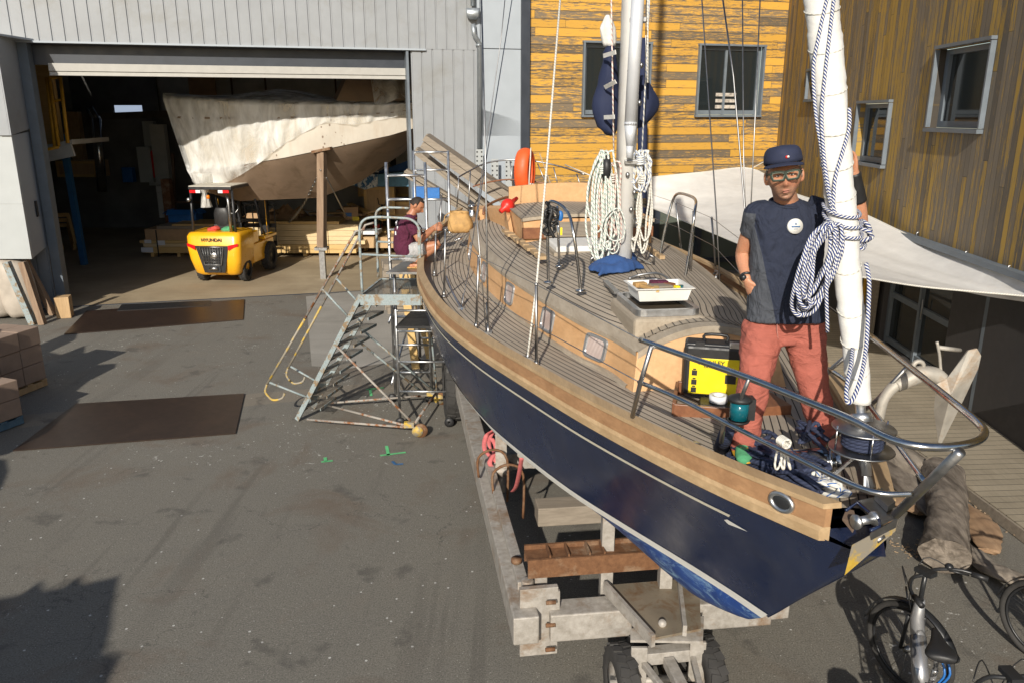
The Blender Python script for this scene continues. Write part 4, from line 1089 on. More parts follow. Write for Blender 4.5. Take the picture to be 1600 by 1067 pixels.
# nav lights
q=Z(1155,640,3.0); m=MB(); rows=[]
m.cyl(q+V((0,0,-.045)),q+V((0,0,.052)),.046,.046,20); m.build('nav_lamp_lens',MT['teal'],pul)
m=MB(); m.lathe([(0,.085),(.02,.083),(.058,.066),(.060,.05),(.050,.05)],q,20); m.lathe([(.050,-.05),(.056,-.052),(.05,-.062),(0,-.062)],q,20)
m.box(q+V((.042,.03,0)),(.075,.07,.11)); m.build('nav_lamp_housing',MT['black'],pul)
# bow roller plate, stemhead
m=MB(); m.prism([Z(1372,778,2.66),Z(1404,808,2.66),Z(1372,822,2.66),Z(1336,786,2.665)],V((0,0,.012))); m.build('stemhead_plate',MT['steel'],yb)
def edge(a,b,d,w): return [a,b,b+d*w,a+d*w]
m=MB(); a=Z(1404,811,2.655); b=Z(1332,850,2.60); dn=V((-.05,.10,-1)).normalized(); m.prism([a,b,b+dn*.16,a+dn*.06],BNn*.006+BA*-.006); bg=m.build('bow_guard',MT['yellowpaint'],yb)
m=MB(); m.prism([a+V((0,0,.012)),a.lerp(b,.62)+V((0,0,.012)),a.lerp(b,.55)+dn*.03,a+dn*.035],BNn*.012+BA*-.012); m.tube([a.lerp(b,.28)+dn*.05,a.lerp(b,.42)+dn*.06],.012,8); m.build('stem_strap',MT['steel'],bg)
p=Z(1352,812,2.69); m=MB(); ax=(Z(1368,812,2.69)-Z(1338,818,2.69)).normalized(); m.cyl(p-ax*.04,p+ax*.04,.020,.020,14); m.cyl(p-ax*.055,p-ax*.04,.034,.030,14); m.cyl(p+ax*.04,p+ax*.055,.030,.034,14); m.build('bow_roller',MT['alu'],yb)
m=MB(); m.tube([Z(u,v,2.70) for u,v in [(1322,797),(1340,784),(1374,812),(1374,822),(1360,828)]],.007,6); m.build('fairlead',MT['navy'],yb)
m=MB(); q=[Z(1322,797,2.68),Z(1334,800,2.68),Z(1338,820,2.66),Z(1332,832,2.62),Z(1316,812,2.66)]; m.prism(q,V((0,0,.01))); m.build('cheek_plate',M('rust_cheek',(.12,.08,.055),.7),yb)
# leg foot flange on the stem
m=MB(); m.prism([Z(1376,770,2.675),Z(1398,792,2.675),Z(1386,800,2.675),Z(1366,780,2.675)],V((0,0,.03))); m.build('tang',MT['steel'],yb)
# oval hawse fairlead on the rail
q=Z(1223,787,zs(.5)+.1); e=MB(); 
ax=(BP(.6,hbd(.6),0)-BP(.3,hbd(.3),0)).normalized(); nn=V((ax.y,-ax.x,0)); nn=nn if nn.dot(BNn)>0 else -nn
s_,b_=sbz(q); q=BP(s_,hbd(s_)+.132,zs(s_)+.105)
e.tube([q+ax*math.cos(a)*.062+V((0,0,math.sin(a)*.042)) for a in [2*math.pi*i/28 for i in range(28)]],.013,8,closed=True); fl1=e.build('hawse_hole',MT['alu'],yb)
e=MB(); e.ell(q-nn*.0,(.055,.01,.035),16,8,M=Matrix((ax,nn,V((0,0,1)))).transposed()); e.build('hole',MT['blackm'],fl1)
# forestay with furled headsail
st=BP(.33,-.02,2.68); 
def stay(z): return BP(.33+ (z-2.68)*.415,-.02+(z-2.68)*-.004,z)
m=MB(); secs=[]; z=3.05; i=0
random.seed(3)
while z<9:
    w=interp([(3.05,.052),(3.5,.062),(3.9,.071),(4.5,.080),(5.2,.088),(9,.10)],z)
    k=(z*5.2)%1.0
    secs.append((stay(z),w*(1+.05*(k))*random.uniform(.97,1.03),w*(1+.05*k)*random.uniform(.97,1.03),None)); z+=.024
m.loft(secs,24); sail=m.build('furled_headsail',MT['canvasw'],yb,disp=(.25,.014))
m=MB(); z=3.2
while z<8.5:
    w=interp([(3.05,.052),(3.5,.062),(3.9,.071),(4.5,.080),(5.2,.088),(9,.10)],z)*1.05
    m.tube([stay(z+.035*math.sin(a+.6))+V((math.cos(a)*w,math.sin(a)*w,0)) for a in [2*math.pi*j/24 for j in range(24)]],.0032,5,closed=True); z+=random.uniform(.13,.22); m.build('lashing',MT['ropew'],sail); m=MB()

m=MB(); m.tube([stay(2.72),stay(3.12)],.024,12); m.cyl(stay(2.96),stay(3.0),.05,.05,12); furl=m.build('furler',MT['alu'],yb)
m=MB(); zz=stay(2.90); ring=lambda r,z,n=26:[V((zz.x+math.cos(a)*r,zz.y+math.sin(a)*r,z)) for a in [2*math.pi*i/n for i in range(n)]]
m.lathe([(.02,2.945),(.145,2.945),(.150,2.940),(.145,2.935),(.02,2.935)],V((zz.x,zz.y,0)),28); m.lathe([(.02,2.835),(.150,2.835),(.155,2.830),(.150,2.825),(.02,2.825)],V((zz.x,zz.y,0)),28); m.build('drum_plate',MT['steel'],furl)
m=MB()
for a in (.3,1.9,3.3,4.6): m=MB(); m.tube([V((zz.x+.14*math.cos(a),zz.y+.14*math.sin(a),2.82)),V((zz.x+.14*math.cos(a),zz.y+.14*math.sin(a),2.96))],.005,6); m.build('drum_guard',MT['chrome'],furl)
m=MB()
for k in range(5): m.tube(ring(.088,2.853+k*.018),.011,6,closed=True)
m.build('furling_line',MT['ropenavy'],furl)
m=MB(); 
for dx in (-.022,.022): m.beam(BP(.32,-.02+dx,2.665),V((zz.x+dx,zz.y,2.82)),.010,.03)
m.beam(BP(.33,-.02,2.66),V((zz.x,zz.y,2.83)),.016,.016); m.beam(BP(.50,.10,2.62),V((zz.x,zz.y,2.82)),.03,.012); m.build('toggle',MT['steel'],furl)
# hanging leech line / loose ropes on the furled sail are separate things (see ropes)
# windlass
wl=Z(1262,722,2.62); m=MB(); ax=V((.9,-.2,.12)).normalized(); 
m.tube([wl-ax*.10,wl+ax*.10],.075,20); m.cyl(wl+ax*.10,wl+ax*.115,.095,.095,20); m.cyl(wl-ax*.115,wl-ax*.10,.09,.09,20); m.cyl(wl+ax*.115,wl+ax*.16,.05,.07,16); m.box(wl-V((0,0,.08)),(.2,.2,.08)); m.build('windlass',MT['chrome'],yb,bevel=.004)
# deck cleats
def cleat(p,rz,k=1.):
    m=MB(); d=V((math.cos(rz),math.sin(rz),0)); m.tube([p-d*.09*k+V((0,0,.045)),p-d*.04*k+V((0,0,.05)),p+d*.04*k+V((0,0,.05)),p+d*.09*k+V((0,0,.045))],.012*k,8)
    for t in(-.03,.03): m.cyl(p+d*t*k,p+d*t*k+V((0,0,.05)),.014*k,.012*k,8)
    m.build('cleat',MT['alu'],yb)
cleat(Z(1120,437,2.47),1.2,1.4); cleat(Z(1123,431,2.47),1.9,1.0); cleat(Z(1063,388,2.47),1.5)
for (u,v) in ((1057,683),(1086,694)):
    m=MB(); p=Z(u,v,zs(1)+.06); m.lathe([(0,.012),(.03,.01),(.034,0)],p,14); m.build('deck_plug',MT['alu'],yb)
# genoa track on side deck
m=MB()
tr=[Z(u,v,zs(6)+.045) for u,v in [(697,432),(706,455),(716,474),(722,484)]]; m.tube(bez(tr,4),.012,4); m.build('genoa_track',M('track_blue',(.16,.20,.28),.4,metal=.5),yb)
# hand hoops either side of the mast
def hoop(pxs,base_z,par=yb,r=.0145):
    b0=Z(pxs[0][0],pxs[0][1],base_z); b1=Z(pxs[-1][0],pxs[-1][1],base_z); n=len(pxs); pts=[]
    for i,(u,v) in enumerate(pxs):
        t=i/(n-1); t=0 if i<=n*.35 else (1 if i>=n*.7 else (i-n*.35)/(n*.35)); pts.append(Y(u,v,b0.y*(1-t)+b1.y*t))
    m=MB(); m.tube(bez(pts,5),r,10)
    for b in (b0,b1): m.cyl(b-V((0,0,.01)),b+V((0,0,.01)),.05,.045,14)
    return m.build('mast_hoop',MT['chrome'],par)
h1=hoop([(857,441),(856,400),(856,350),(857,322),(862,315),(878,322),(890,338),(897,370),(903,415),(907,454)],2.90)
b=Z(874,416,2.92); m=MB(); m.tube([b,Y(871,322,b.y)],.0135,10); m.cyl(b-V((0,0,.01)),b+V((0,0,.01)),.045,.04,14); m.build('brace',MT['chrome'],h1)
h2=hoop([(1030,406),(1037,370),(1045,335),(1052,312),(1060,303),(1076,306),(1087,314),(1085,335),(1078,390),(1070,436)],2.84)
b=Z(1079,429,2.80); m=MB(); m.tube([b,Y(1084,330,b.y)],.0135,10); m.cyl(b-V((0,0,.01)),b+V((0,0,.01)),.045,.04,14); m.build('brace',MT['chrome'],h2)
# foredeck wooden chocks/box step under the tools (bare wood coaming)
# pushpit at the stern
def pp(u,v,s): p=BP(s,0,0); return Y(u,v,p.y)
top=[pp(715,278,12.9),pp(735,267,13.2),pp(758,256,13.4),pp(785,251,13.5),pp(812,250,13.5),pp(845,254,13.5),pp(880,262,13.3),pp(913,273,12.9)]
m=MB(); m.tube(bez(top,5),.016,10); ps=m.build('pushpit',MT['steel'],yb)
for (u,v,u2,v2,s) in [(717,276,714,325,12.9),(735,268,731,340,12.2),(797,252,803,308,13.4),(865,262,875,304,13.3),(901,272,911,304,12.9),(807,246,807,290,13.2),(840,256,860,304,13.1)]:
    m=MB(); m.tube([pp(u,v,s),pp(u2,v2,s)],.013,8); m.build('leg',MT['steel'],ps)
m=MB(); 
sp=[pp(739,292,13.2),pp(760,286,13.3),pp(795,281,13.4),pp(840,285,13.4),pp(870,293,13.3)]; m.tube(bez(sp,4),.02,4)
m.build('seat_board',MT['mahog'],ps,solid=0)
m=MB(); m.beam(pp(807,283,13.1),pp(838,290,13.1),.10,.03); m.build('seat_board',MT['white'],ps)
m=MB(); m.beam(pp(843,240,13.0),pp(866,304,13.0),.03,.012); m.build('boarding_ladder',MT['steel'],ps)
m=MB(); m.tube([pp(883,258,12.9),pp(935,280,12.0)],.012,6); m.build('guard_line',MT['ropew'],ps)
m=MB(); m.beam(pp(728,300,13),pp(722,300,13),.1,.1); 
# stern winch
q=Y(738,333,BP(9.6,0,0).y); m=MB(); m.lathe([(0,.13),(.06,.125),(.075,.11),(.06,.08),(.055,.03),(.08,.0),(.08,-.06)],q,20); m.build('winch',MT['chrome'],yb)
# mast-side cleats, small scraps on the side deck
m=MB(); m.beam(Z(757,452,2.93),Z(757,452,2.93),.1,.1)
# ================================================================ trailer under the yacht
tr=thing('boat_trailer','grey galvanised boat trailer with rusty cross beam and steel dolly under the yacht','trailer',(.5,7,0))
G=MT['galv']
ba=Z(822,962,.74);bb=Z(738,652,.74)
d=(bb-ba).normalized(); bb2=ba+d*9.5; sx=V((d.y,-d.x,0))
def T3(l,w,z): return V((ba.x,ba.y,0))+d*l+sx*w+V((0,0,z))
m=MB(); m.beam(T3(-.02,0,.62),T3(9.5,0,.62),.20,.24); m.build('side_beam',G,tr,bevel=.012)
m=MB(); m.beam(T3(-.0,2.05,.62),T3(9.5,2.05,.62),.20,.24); m.build('side_beam',G,tr,bevel=.012)
m=MB(); m.beam(T3(.35,.035,.775),T3(3.1,.035,.775),.09,.07); m.cyl(T3(.30,.06,.86),T3(.30,.06,.77),.05,.05,14); m.build('slide_rail',G,tr,bevel=.006)
m=MB(); m.cyl(T3(.62,.02,.83),T3(.62,.02,.865),.045,.045,14); m.build('cap_ring',MT['rust'],tr)
# front crossbeam on a bolted flange
m=MB(); m.beam(T3(.14,.20,.58),T3(.10,2.0,.58),.22,.24); m.build('cross_beam',G,tr,bevel=.012)
m=MB(); m.beam(T3(.13,.12,.30),T3(.13,.12,.90),.05,.30,up=sx); m.beam(T3(.13,.175,.42),T3(.13,.175,.86),.05,.22,up=sx); m.build('flange_plate',G,tr,bevel=.004)
for z in (.40,.62,.82):
    for l in (.03,.22): m=MB(); m.cyl(T3(l,.16,z),T3(l,.235,z),.017,.017,8); m.build('bolt',MT['rust'],tr)
# dolly turntable box (tapered plates)
cx=Z(1035,960,.7)
dd=-d
def Dp(l,w,z): return V((cx.x,cx.y,0))-d*l+sx*w+V((0,0,z))
m=MB(); m.prism([Z(945,917,.74),Z(1092,905,.74),Z(1095,985,.74),Z(1020,1000,.74)],V((0,0,.02))); m.build('turntable_plate',M('olive_plate',(.24,.20,.145),.6,metal=.3,var=.2,vs=3,dirt=(.17,.09,.04),ds=4),tr)
m=MB(); m.beam(Z(945,916,.78),Z(1021,1001,.78),.03,.10); m.beam(Z(1061,910,.78),Z(1070,985,.78),.03,.09); m.cyl(Z(1035,973,.76),Z(1035,973,.79),.03,.03,14); m.build('turntable_rib',G,tr)
m=MB(); m.prism([Z(985,985,.70),Z(1100,965,.70),Z(1098,1005,.68),Z(985,1003,.68)],V((0,0,.02))); m.build('dolly_plate',MT['galv'],tr)
def wheel(c,ax,r,w,par,name='wheel',rim=MT['galv']):
    ax=V(ax).normalized(); u=ax.orthogonal().normalized(); mm_=Matrix((u,ax.cross(u),ax)).transposed()
    hw=w/2
    m=MB(); m.lathe([(r*.58,-hw*.85),(r*.62,-hw),(r*.9,-hw),(r*.97,-hw*.82),(r,-hw*.6),(r,hw*.6),(r*.97,hw*.82),(r*.9,hw),(r*.62,hw),(r*.58,hw*.85)],c,36,M=mm_)
    n=18
    for i in range(n):
        for sg in (-1,1):
            a=2*math.pi*(i+(0 if sg<0 else .5))/n; p=V(c)+mm_@V((math.cos(a)*r*1.0,math.sin(a)*r*1.0,sg*hw*.45)); t=mm_@V((-math.sin(a),math.cos(a),.25*sg)).normalized(); up=mm_@V((math.cos(a),math.sin(a),0))
            m.beam(p-t*r*.11,p+t*r*.11,hw*.85,r*.05,up=up)
    ty=m.build(name,MT['rubber'],par)
    m=MB(); m.lathe([(0,-hw*.5),(r*.2,-hw*.55),(r*.25,-hw*.3),(r*.5,-hw*.3),(r*.59,-hw*.8),(r*.59,hw*.8),(r*.5,hw*.3),(r*.25,hw*.3),(r*.2,hw*.55),(0,hw*.5)],c,24,M=mm_); m.build('rim',rim,ty)
    return ty
wy=Z(967,1030,.45)
axl=sx
for w_ in (0,.66): wheel(V((wy.x,wy.y,.30))+sx*w_ - d*.10,axl,.30,.15,tr)
for w_ in (.20,.46): wheel(V((wy.x,wy.y,.30))+sx*(w_)+ d*.14,axl,.20,.13,tr)
c0=V((wy.x,wy.y,.32))+sx*.33-d*.10
m=MB(); m.beam(c0-sx*.22+V((0,0,.22)),c0+sx*.22+V((0,0,.22)),.10,.10); m.beam(c0-sx*.225-d*.05,c0-sx*.225-d*.05+V((0,0,.34)),.03,.12); m.beam(c0+sx*.225-d*.05,c0+sx*.225-d*.05+V((0,0,.34)),.03,.12)
m.beam(c0+V((0,0,.2))-d*.06,c0+V((0,0,.2))-d*1.6,.08,.08); m.beam(c0-sx*.19+V((0,0,.2))-d*.06,c0+V((0,0,.2))-d*1.0,.04,.05); m.beam(c0+sx*.19+V((0,0,.2))-d*.06,c0+V((0,0,.2))-d*1.0,.04,.05); m.build('drawbar',G,tr,bevel=.005)
m=MB(); m.cyl(c0-sx*.42,c0+sx*.42,.03,.03,12); m.build('axle',G,tr)
# rusty channel beam and posts
ra=Z(822,870,1.02);rb=Z(1075,852,1.02); dn=(rb-ra).normalized(); rb=ra+dn*1.85
m=MB(); nn=V((-dn.y,dn.x,0))
m.beam(ra-V((0,0,.0)),rb,.20,.025); m.beam(ra-nn*.10-V((0,0,.045)),rb-nn*.10-V((0,0,.045)),.025,.16); m.beam(ra+nn*.10-V((0,0,.02)),rb+nn*.10-V((0,0,.02)),.022,.14)
for t in (.18,.33,.5,.62): m.beam(ra+dn*t-nn*.09+V((0,0,.02)),ra+dn*t+nn*.09+V((0,0,.02)),.015,.07)
m.build('channel_beam',MT['rust'],tr)
m=MB(); p=Z(948,868,.95); p=V((p.x,p.y,0)); m.beam(p+V((0,0,.25)),p+V((0,0,1.42)),.13,.10); pp_=m.build('post',G,tr,bevel=.005)
m=MB()
for z in (.45,.6,.75,.9): m.cyl(p+V((0,-.055,z)),p+V((0,-.048,z)),.014,.014,10)
m.build('hole',MT['black'],pp_)
m=MB(); p=ra+dn*.12; m.beam(V((p.x,p.y,.6)),V((p.x,p.y,1.0)),.14,.10); m.build('post',G,tr,bevel=.005)
m=MB(); p=Z(1040,880,.95); m.beam(V((p.x,p.y,.6)),V((p.x,p.y,1.3)),.12,.10); m.build('post',G,tr,bevel=.005)
# rubbing hull pad post beside the side beam
p=Z(783,700,1.0); m=MB(); p=V((p.x,p.y,0)); m.beam(p+V((0,0,.75)),p+V((0,0,1.5)),.12,.12); m.cyl(p+V((0,0,.68)),p+V((0,0,.80)),.05,.15,14); m.cyl(p+V((0,0,.5)),p+V((0,0,.68)),.05,.05,12); m.build('support_post',G,tr)
for u in (752,775):
    a=Z(u-4,745 if u<760 else 770,.78); m=MB(); m.tube(bez([a,a+V((0,0,.22)),a+sx*.16+V((0,0,.30)),a+sx*.30+V((0,0,.18)),a+sx*.30+V((0,0,-.3))],4),.014,6); m.build('hook_bar',MT['rust'],tr)
wheel(V((Z(706,668,0).x-.0,Z(706,668,0).y+.42,.50)),sx,.50,.28,tr); wheel(V((Z(706,668,0).x,Z(706,668,0).y+1.6,.50)),sx,.50,.28,tr)
# cross members further back
for l in (3.2,5.6,8.0):
    m=MB(); m.beam(T3(l,.1,.60),T3(l,1.95,.60),.2,.2); m.build('cross_beam',G,tr,bevel=.01)
m=MB(); 
for l in (4.6,6.6): m.beam(T3(l,1.0,.70),T3(l+.3,1.0,.70),.3,.3)
# old timber block under the keel
m=MB(); a=Z(838,800,.55); b_=Z(925,795,.55); b_=a+(b_-a).normalized()*1.1; m.beam(a,b_,.24,.20); o=m.build('timber_baulk',MT['greywood'],origin=a-V((0,0,.1)),bevel=.01); tag(o,'old grey timber baulk lying crosswise under the yacht keel','timber')
# pink lifting strap draped on the beam
ps_=[Z(772,672,1.1),Z(760,680,1.0),Z(757,700,.9),Z(768,716,.82),Z(772,730,.78),Z(765,722,.85),Z(775,700,.95),Z(768,684,1.05)]
m=MB(); P=bez(ps_,6)
rows=[[p-V((.025,0,.0)) for p in P],[p+V((.025,.0,.0)) for p in P]]; m.grid(rows); m.grid([[p+V((.03,.05,.02)) for p in P[::-1]],[p+V((.075,.03,.0)) for p in P[::-1]]]); o=m.build('lifting_strap',MT['strap'],origin=ps_[4],solid=.006); tag(o,'faded pink lifting strap bunched over the trailer side beam','strap')
m=MB(); P=bez([Z(815,715,1.45),Z(811,740,1.2),Z(806,760,.95),Z(800,768,.80)],5); m.grid([[p-V((.02,0,0)) for p in P],[p+V((.02,0,0)) for p in P]]); o=m.build('lifting_strap',MT['strap'],origin=P[-1],solid=.006); tag(o,'pale strap end hanging below the hull beside the support post','strap')

# ================================================================ rolling access stairs
st_=thing('mobile_stairs','worn pale blue rolling access stairs with mesh treads against the yacht','stairs',(-2.4,11.2,0))
BPn=MT['bluepaint']; PZ_=2.02
A0=Z(568,455,PZ_);A1=Z(655,455,PZ_);A2=Z(654,436,PZ_);A3=Z(589,434,PZ_)
A0=V((-2.08,10.72,PZ_));A1=V((-1.26,10.72,PZ_));A2=V((-1.30,11.85,PZ_));A3=V((-1.98,11.85,PZ_))
mesh_mat=None
t=NT('expanded_mesh'); s3=t.sep(t.co()); a_=t.math('SINE',t.math('MULTIPLY',t.math('ADD',s3[0],s3[1]),95)); b3=t.math('SINE',t.math('MULTIPLY',t.math('SUBTRACT',s3[0],s3[1]),95))
al=t.math('GREATER_THAN',t.math('MAXIMUM',t.math('ABSOLUTE',a_),t.math('ABSOLUTE',b3)),.80)
t.fin(t.mix(t.noise(8,4),(.12,.085,.055),(.26,.24,.20)),.7,.3); t.put(t.b.inputs['Alpha'],al); MT['mesh']=t.m
m=MB(); m.add([A0,A1,A2,A3],[(0,1,2,3)]); m.build('platform',MT['mesh'],st_)
m=MB(); 
for a,b in ((A0,A1),(A1,A2),(A2,A3),(A3,A0)): m.beam(a-V((0,0,.06)),b-V((0,0,.06)),.03,.15)
m.build('platform_frame',BPn,st_)
# ladder: goes down to -x
near0=Z(452,661,.0); near0=V((-3.22,11.16,0)); wv_=V((.10,.62,0)); near1=V((-2.08,10.74,PZ_)); 
far0=near0+V((.12,.52,0)); far1=near1+V((.12,.62,-.05))
n1=[near0+V((0,0,.03)),near1]; n2=[far0+V((0,0,.03)),far1]
m=MB(); m.beam(n1[0],n1[1],.035,.07); sA=m.build('stringer',BPn,st_)
m=MB(); m.beam(n2[0],n2[1],.035,.07); m.build('stringer',BPn,st_)
NT_=9
for i in range(1,NT_+1):
    k=i/(NT_+.6); a=n1[0].lerp(n1[1],k);b=n2[0].lerp(n2[1],k); dx=V((.26,-.03,0))
    m=MB(); m.add([a,b,b+dx,a+dx],[(0,1,2,3)]); tt=m.build('tread',MT['mesh'],st_)
    m=MB(); m.beam(a-V((0,0,.025)),b-V((0,0,.025)),.012,.07); m.beam(a+dx-V((0,0,.02)),b+dx-V((0,0,.02)),.012,.04); m.build('tread_edge',BPn,tt)
a=n1[0].lerp(n1[1],.23);b=n2[0].lerp(n2[1],.23); m=MB(); m.beam(a.lerp(b,0)-V((.02,0,.06)),b-V((.02,0,.06)),.012,.16); m.build('plate',BPn,st_)
# handrails
rm=MT['yellowpaint']; rp=MT['rustlite']
def rail_(pts,r=.017,mat=None,name='handrail'):
    m=MB(); m.tube(pts,r,10); return m.build(name,mat or BPn,st_)
for k,(o0,o1) in enumerate([(near0,near1),(far0,far1)]):
    yk=.0 if k==0 else 0
    lo=o0.lerp(o1,.16)+V((-.30,0,.60)); hi=o1+V((0,0,.88)); 
    lo=Z(417,600,.83) if k==0 else Z(450,575,.83)
    lo.y=o0.y-.1; lo=Y(417 if k==0 else 450,600 if k==0 else 575,o0.y-.05)
    top=Y(556 if k==0 else 571,362 if k==0 else 352,(10.72 if k==0 else 11.35))
    mid=lo.lerp(top,.45)
    post=o0.lerp(o1,.10)
    m=MB(); m.tube(bez([lo+ (top-lo)*-.0, mid],1)+[],.017,10); m.build('handrail',rm,st_)
    m=MB(); m.tube([mid,top,top+V((.12,0,.03))],.017,10); m.build('handrail',rp,st_)
    hk=bez([lo,lo+V((-.03,0,-.12)),lo+V((.06,0,-.24)),lo+V((.20,0,-.22)),lo+V((.25,0,-.14))],5); rail_(hk,.017,rm,'handrail_end')
    rail_([lo+V((.04,0,.03)),o0.lerp(o1,.20)],.016)
    rail_([mid.lerp(top,.35),o0.lerp(o1,.83)],.016)
def hoopY(pxs,yy,mat=BPn,r=.018):
    return rail_(bez([Y(u,v,yy) for u,v in pxs],5),r,mat,'guard_rail')
hoopY([(566,457),(563,400),(562,360),(568,345),(585,340),(620,341),(640,343),(652,352),(656,370),(656,410),(656,456)],10.72)
hoopY([(591,434),(589,380),(587,340),(592,328),(605,325),(640,326)],11.85)
rail_([Y(565,398,10.72),Y(656,402,10.72)],.015); rail_([Y(590,378,11.85),Y(655,382,11.85)],.015)
rail_([Y(656,358,10.72),Y(640,326,11.85)],.015); rail_([A1,A1+V((0,0,.9))],.016)
# undercarriage
cA=Z(628,664,.12);cB=Z(668,618,.12)
w1_=Z(655,672,.10);w2_=Z(688,622,.10)
lowA=Z(480,655,.10);lowB=Z(505,630,.10)
for a,b in ((lowA,w1_+V((-.2,0,.05))),(Z(508,632,.12),w1_+V((-.2,0,.08))),(Z(505,630,.12),w2_+V((-.2,0,.05)))): rail_([a,b],.018,MT['rustlite'],'base_tube')
pa_=n1[0].lerp(n1[1],.62); pb_=n2[0].lerp(n2[1],.62)
for a,b,mt in ((pa_,w1_+V((-.12,0,.15)),MT['rustlite']),(pb_+V((.1,0,.15)),w2_+V((-.12,0,.15)),BPn),(pb_,w2_+V((-.3,0,.12)),BPn),(w1_+V((-.05,.0,.12)),w2_+V((-.05,0,.12)),MT['rustlite'])): rail_([a,b],.018,mt,'brace')
rail_([w2_+V((-.05,0,.1)),A2-V((0,0,.1))],.016,BPn,'brace'); 
for w_ in (w1_,w2_):
    m=MB(); m.box(w_+V((-.14,0,.09)),(.14,.07,.08)); m.cyl(w_+V((-.02,-.045,.0)),w_+V((-.02,-.035,.0)),.08,.08,14); fk=m.build('caster_fork',MT['yellowpaint'],st_)
    m=MB(); c=w_+V((.02,0,0)); m.lathe([(.04,-.025),(.10,-.025),(.105,0),(.10,.025),(.04,.025)],c,20,M=Matrix.Rotation(R(90),3,'X')); m.build('caster_wheel',MT['rust'],fk)

# ================================================================ aluminium scaffold tower next to the hull
sc=thing('scaffold_tower','aluminium scaffold tower with ladder frames and plank deck beside the hull','scaffold',(-1.3,12.6,0))
AL=MT['alu']
def spx(u,v,yy): return Y(u,v,yy)
def fr(u0,u1,yy,vt,zb_,rungs,ub0=None,ub1=None):
    a0=Y(u0,vt,yy); a1=Y(u1,vt,yy); 
    bx0=Z(ub0 or u0,600,0); 
    m=MB(); 
    b0=V((a0.x,yy,zb_));b1=V((a1.x,yy,zb_))
    m.tube([a0,b0],.024,10); f=m.build('upright',AL,sc)
    m=MB(); m.tube([a1,b1],.024,10); m.build('upright',AL,sc)
    for z in rungs:
        if z<a0.z: m=MB(); m.tube([V((a0.x,yy,z)),V((a1.x,yy,z))],.020,8); m.build('rung',AL,sc)
    return a0,a1
zt1=Y(603,252,12.0).z
fr(603,664,12.0,254,.14,[.5,.95,1.4,1.85,2.3,2.75,3.2,3.55])
fr(646,700,14.0,236,.14,[.5,1.0,1.5,2.0,2.5,3.0,3.5,3.8])
x0_=Y(603,400,12.0).x; x1_=Y(664,400,12.0).x; x2_=Y(646,400,14).x
for z in (.3,1.3): 
    for (a,b) in (((x0_,12.0,z),(x2_,14.0,z+.9)),((x1_,12,z+.9),(Y(700,400,14).x,14,z))): m=MB(); m.tube([a,b],.018,8); m.build('diagonal_brace',AL,sc)
# grey work board on which the man squats, and lower black board
PWZ=Y(650,424,10.9).z
m=MB(); q=[Y(606,426,10.9),Y(664,426,10.9)]; zb2=q[0].z; m.prism([V((q[0].x,10.75,zb2)),V((q[0].x+.86,10.75,zb2)),V((q[0].x+.86,11.6,zb2)),V((q[0].x+.12,11.6,zb2))],V((0,0,.03))); m.build('work_board',MT['steel'],sc)
WB_=(q[0],zb2+.03)
for xx in (q[0].x+.08,q[0].x+.80): 
    m=MB(); m.tube([(xx,10.95,zb2),(xx,10.95,.15)],.022,8); m.build('upright',AL,sc)
for z in (.55,1.0,1.45,1.75): m=MB(); m.tube([(q[0].x+.08,10.95,z),(q[0].x+.80,10.95,z)],.018,8); m.build('rung',AL,sc)
m=MB(); m.prism([V((q[0].x+.08,10.9,1.50)),V((q[0].x+.9,10.9,1.50)),V((q[0].x+.9,11.9,1.50)),V((q[0].x+.2,11.9,1.50))],V((0,0,.04))); m.build('lower_board',MT['black'],sc)
for i,(xx,yy) in enumerate(((q[0].x+.08,10.95),(q[0].x+.8,10.95),(x0_,12),(x1_,12),(Y(700,400,14).x,14),(x2_,14))):
    m=MB(); m.lathe([(.02,-.02),(.07,-.02),(.07,.02),(.02,.02)],(xx,yy,.072),16,M=Matrix.Rotation(R(90),3,'X')); m.build('caster',MT['black'],sc)
m=MB(); m.tube([Y(596,200+75,12.0)+V((0,0,0)),Y(596,200+75,12)],.01,4) if False else None
# wooden prop legs behind the tower
m=MB(); m.beam(Z(650,575,0),Z(650,575,0)+V((-.18,0,1.9)),.09,.14); m.beam(Z(672,560,0)+V((.0,0,0)),Z(672,560,0)+V((-.35,.1,1.9)),.08,.12); o=m.build('timber_trestle',MT['pine2'],origin=Z(660,568,0)); tag(o,'wooden trestle legs standing behind the scaffold tower against the hull','trestle')
# tool bag hanging at the rail
bg_=thing('tool_bag','tan leather tool bag with drawstring sitting on the yacht rail','bag',Y(719,365,12.0))
c=Y(719,365,12.0); Mt=Matrix.Identity(3)
m=MB(); m.loft([(c-V((0,0,.0)),.17,.12,Mt,.5),(c+V((0,0,.10)),.20,.15,Mt,.6),(c+V((0,0,.22)),.18,.14,Mt,.7),(c+V((-.01,0,.30)),.14,.11,Mt,.8),(c+V((-.01,0,.34)),.16,.13,Mt,.8),(c+V((-.01,0,.30)),.12,.09,Mt,.8),(c+V((0,0,.12)),.10,.08,Mt,.8)],20); m.build('bag_body',MT['bag'],bg_,sub=1,disp=(.12,.05))
m=MB(); m.tube(bez([c+V((-.14,0,.31)),c+V((-.22,0,.26)),c+V((-.24,-.02,.16))],4),.008,5); m.build('drawstring',MT['bag'],bg_)
m=MB(); m.cyl(Y(712,376,11.4),Y(722,372,11.4),.018,.018,10); m.cyl(Y(712,376,11.4),Y(711,376.5,11.4),.03,.03,10); o=m.build('chrome_fitting',MT['chrome'],origin=Y(716,374,11.4)); tag(o,'small chrome fitting lying on the rail below the tool bag','fitting')

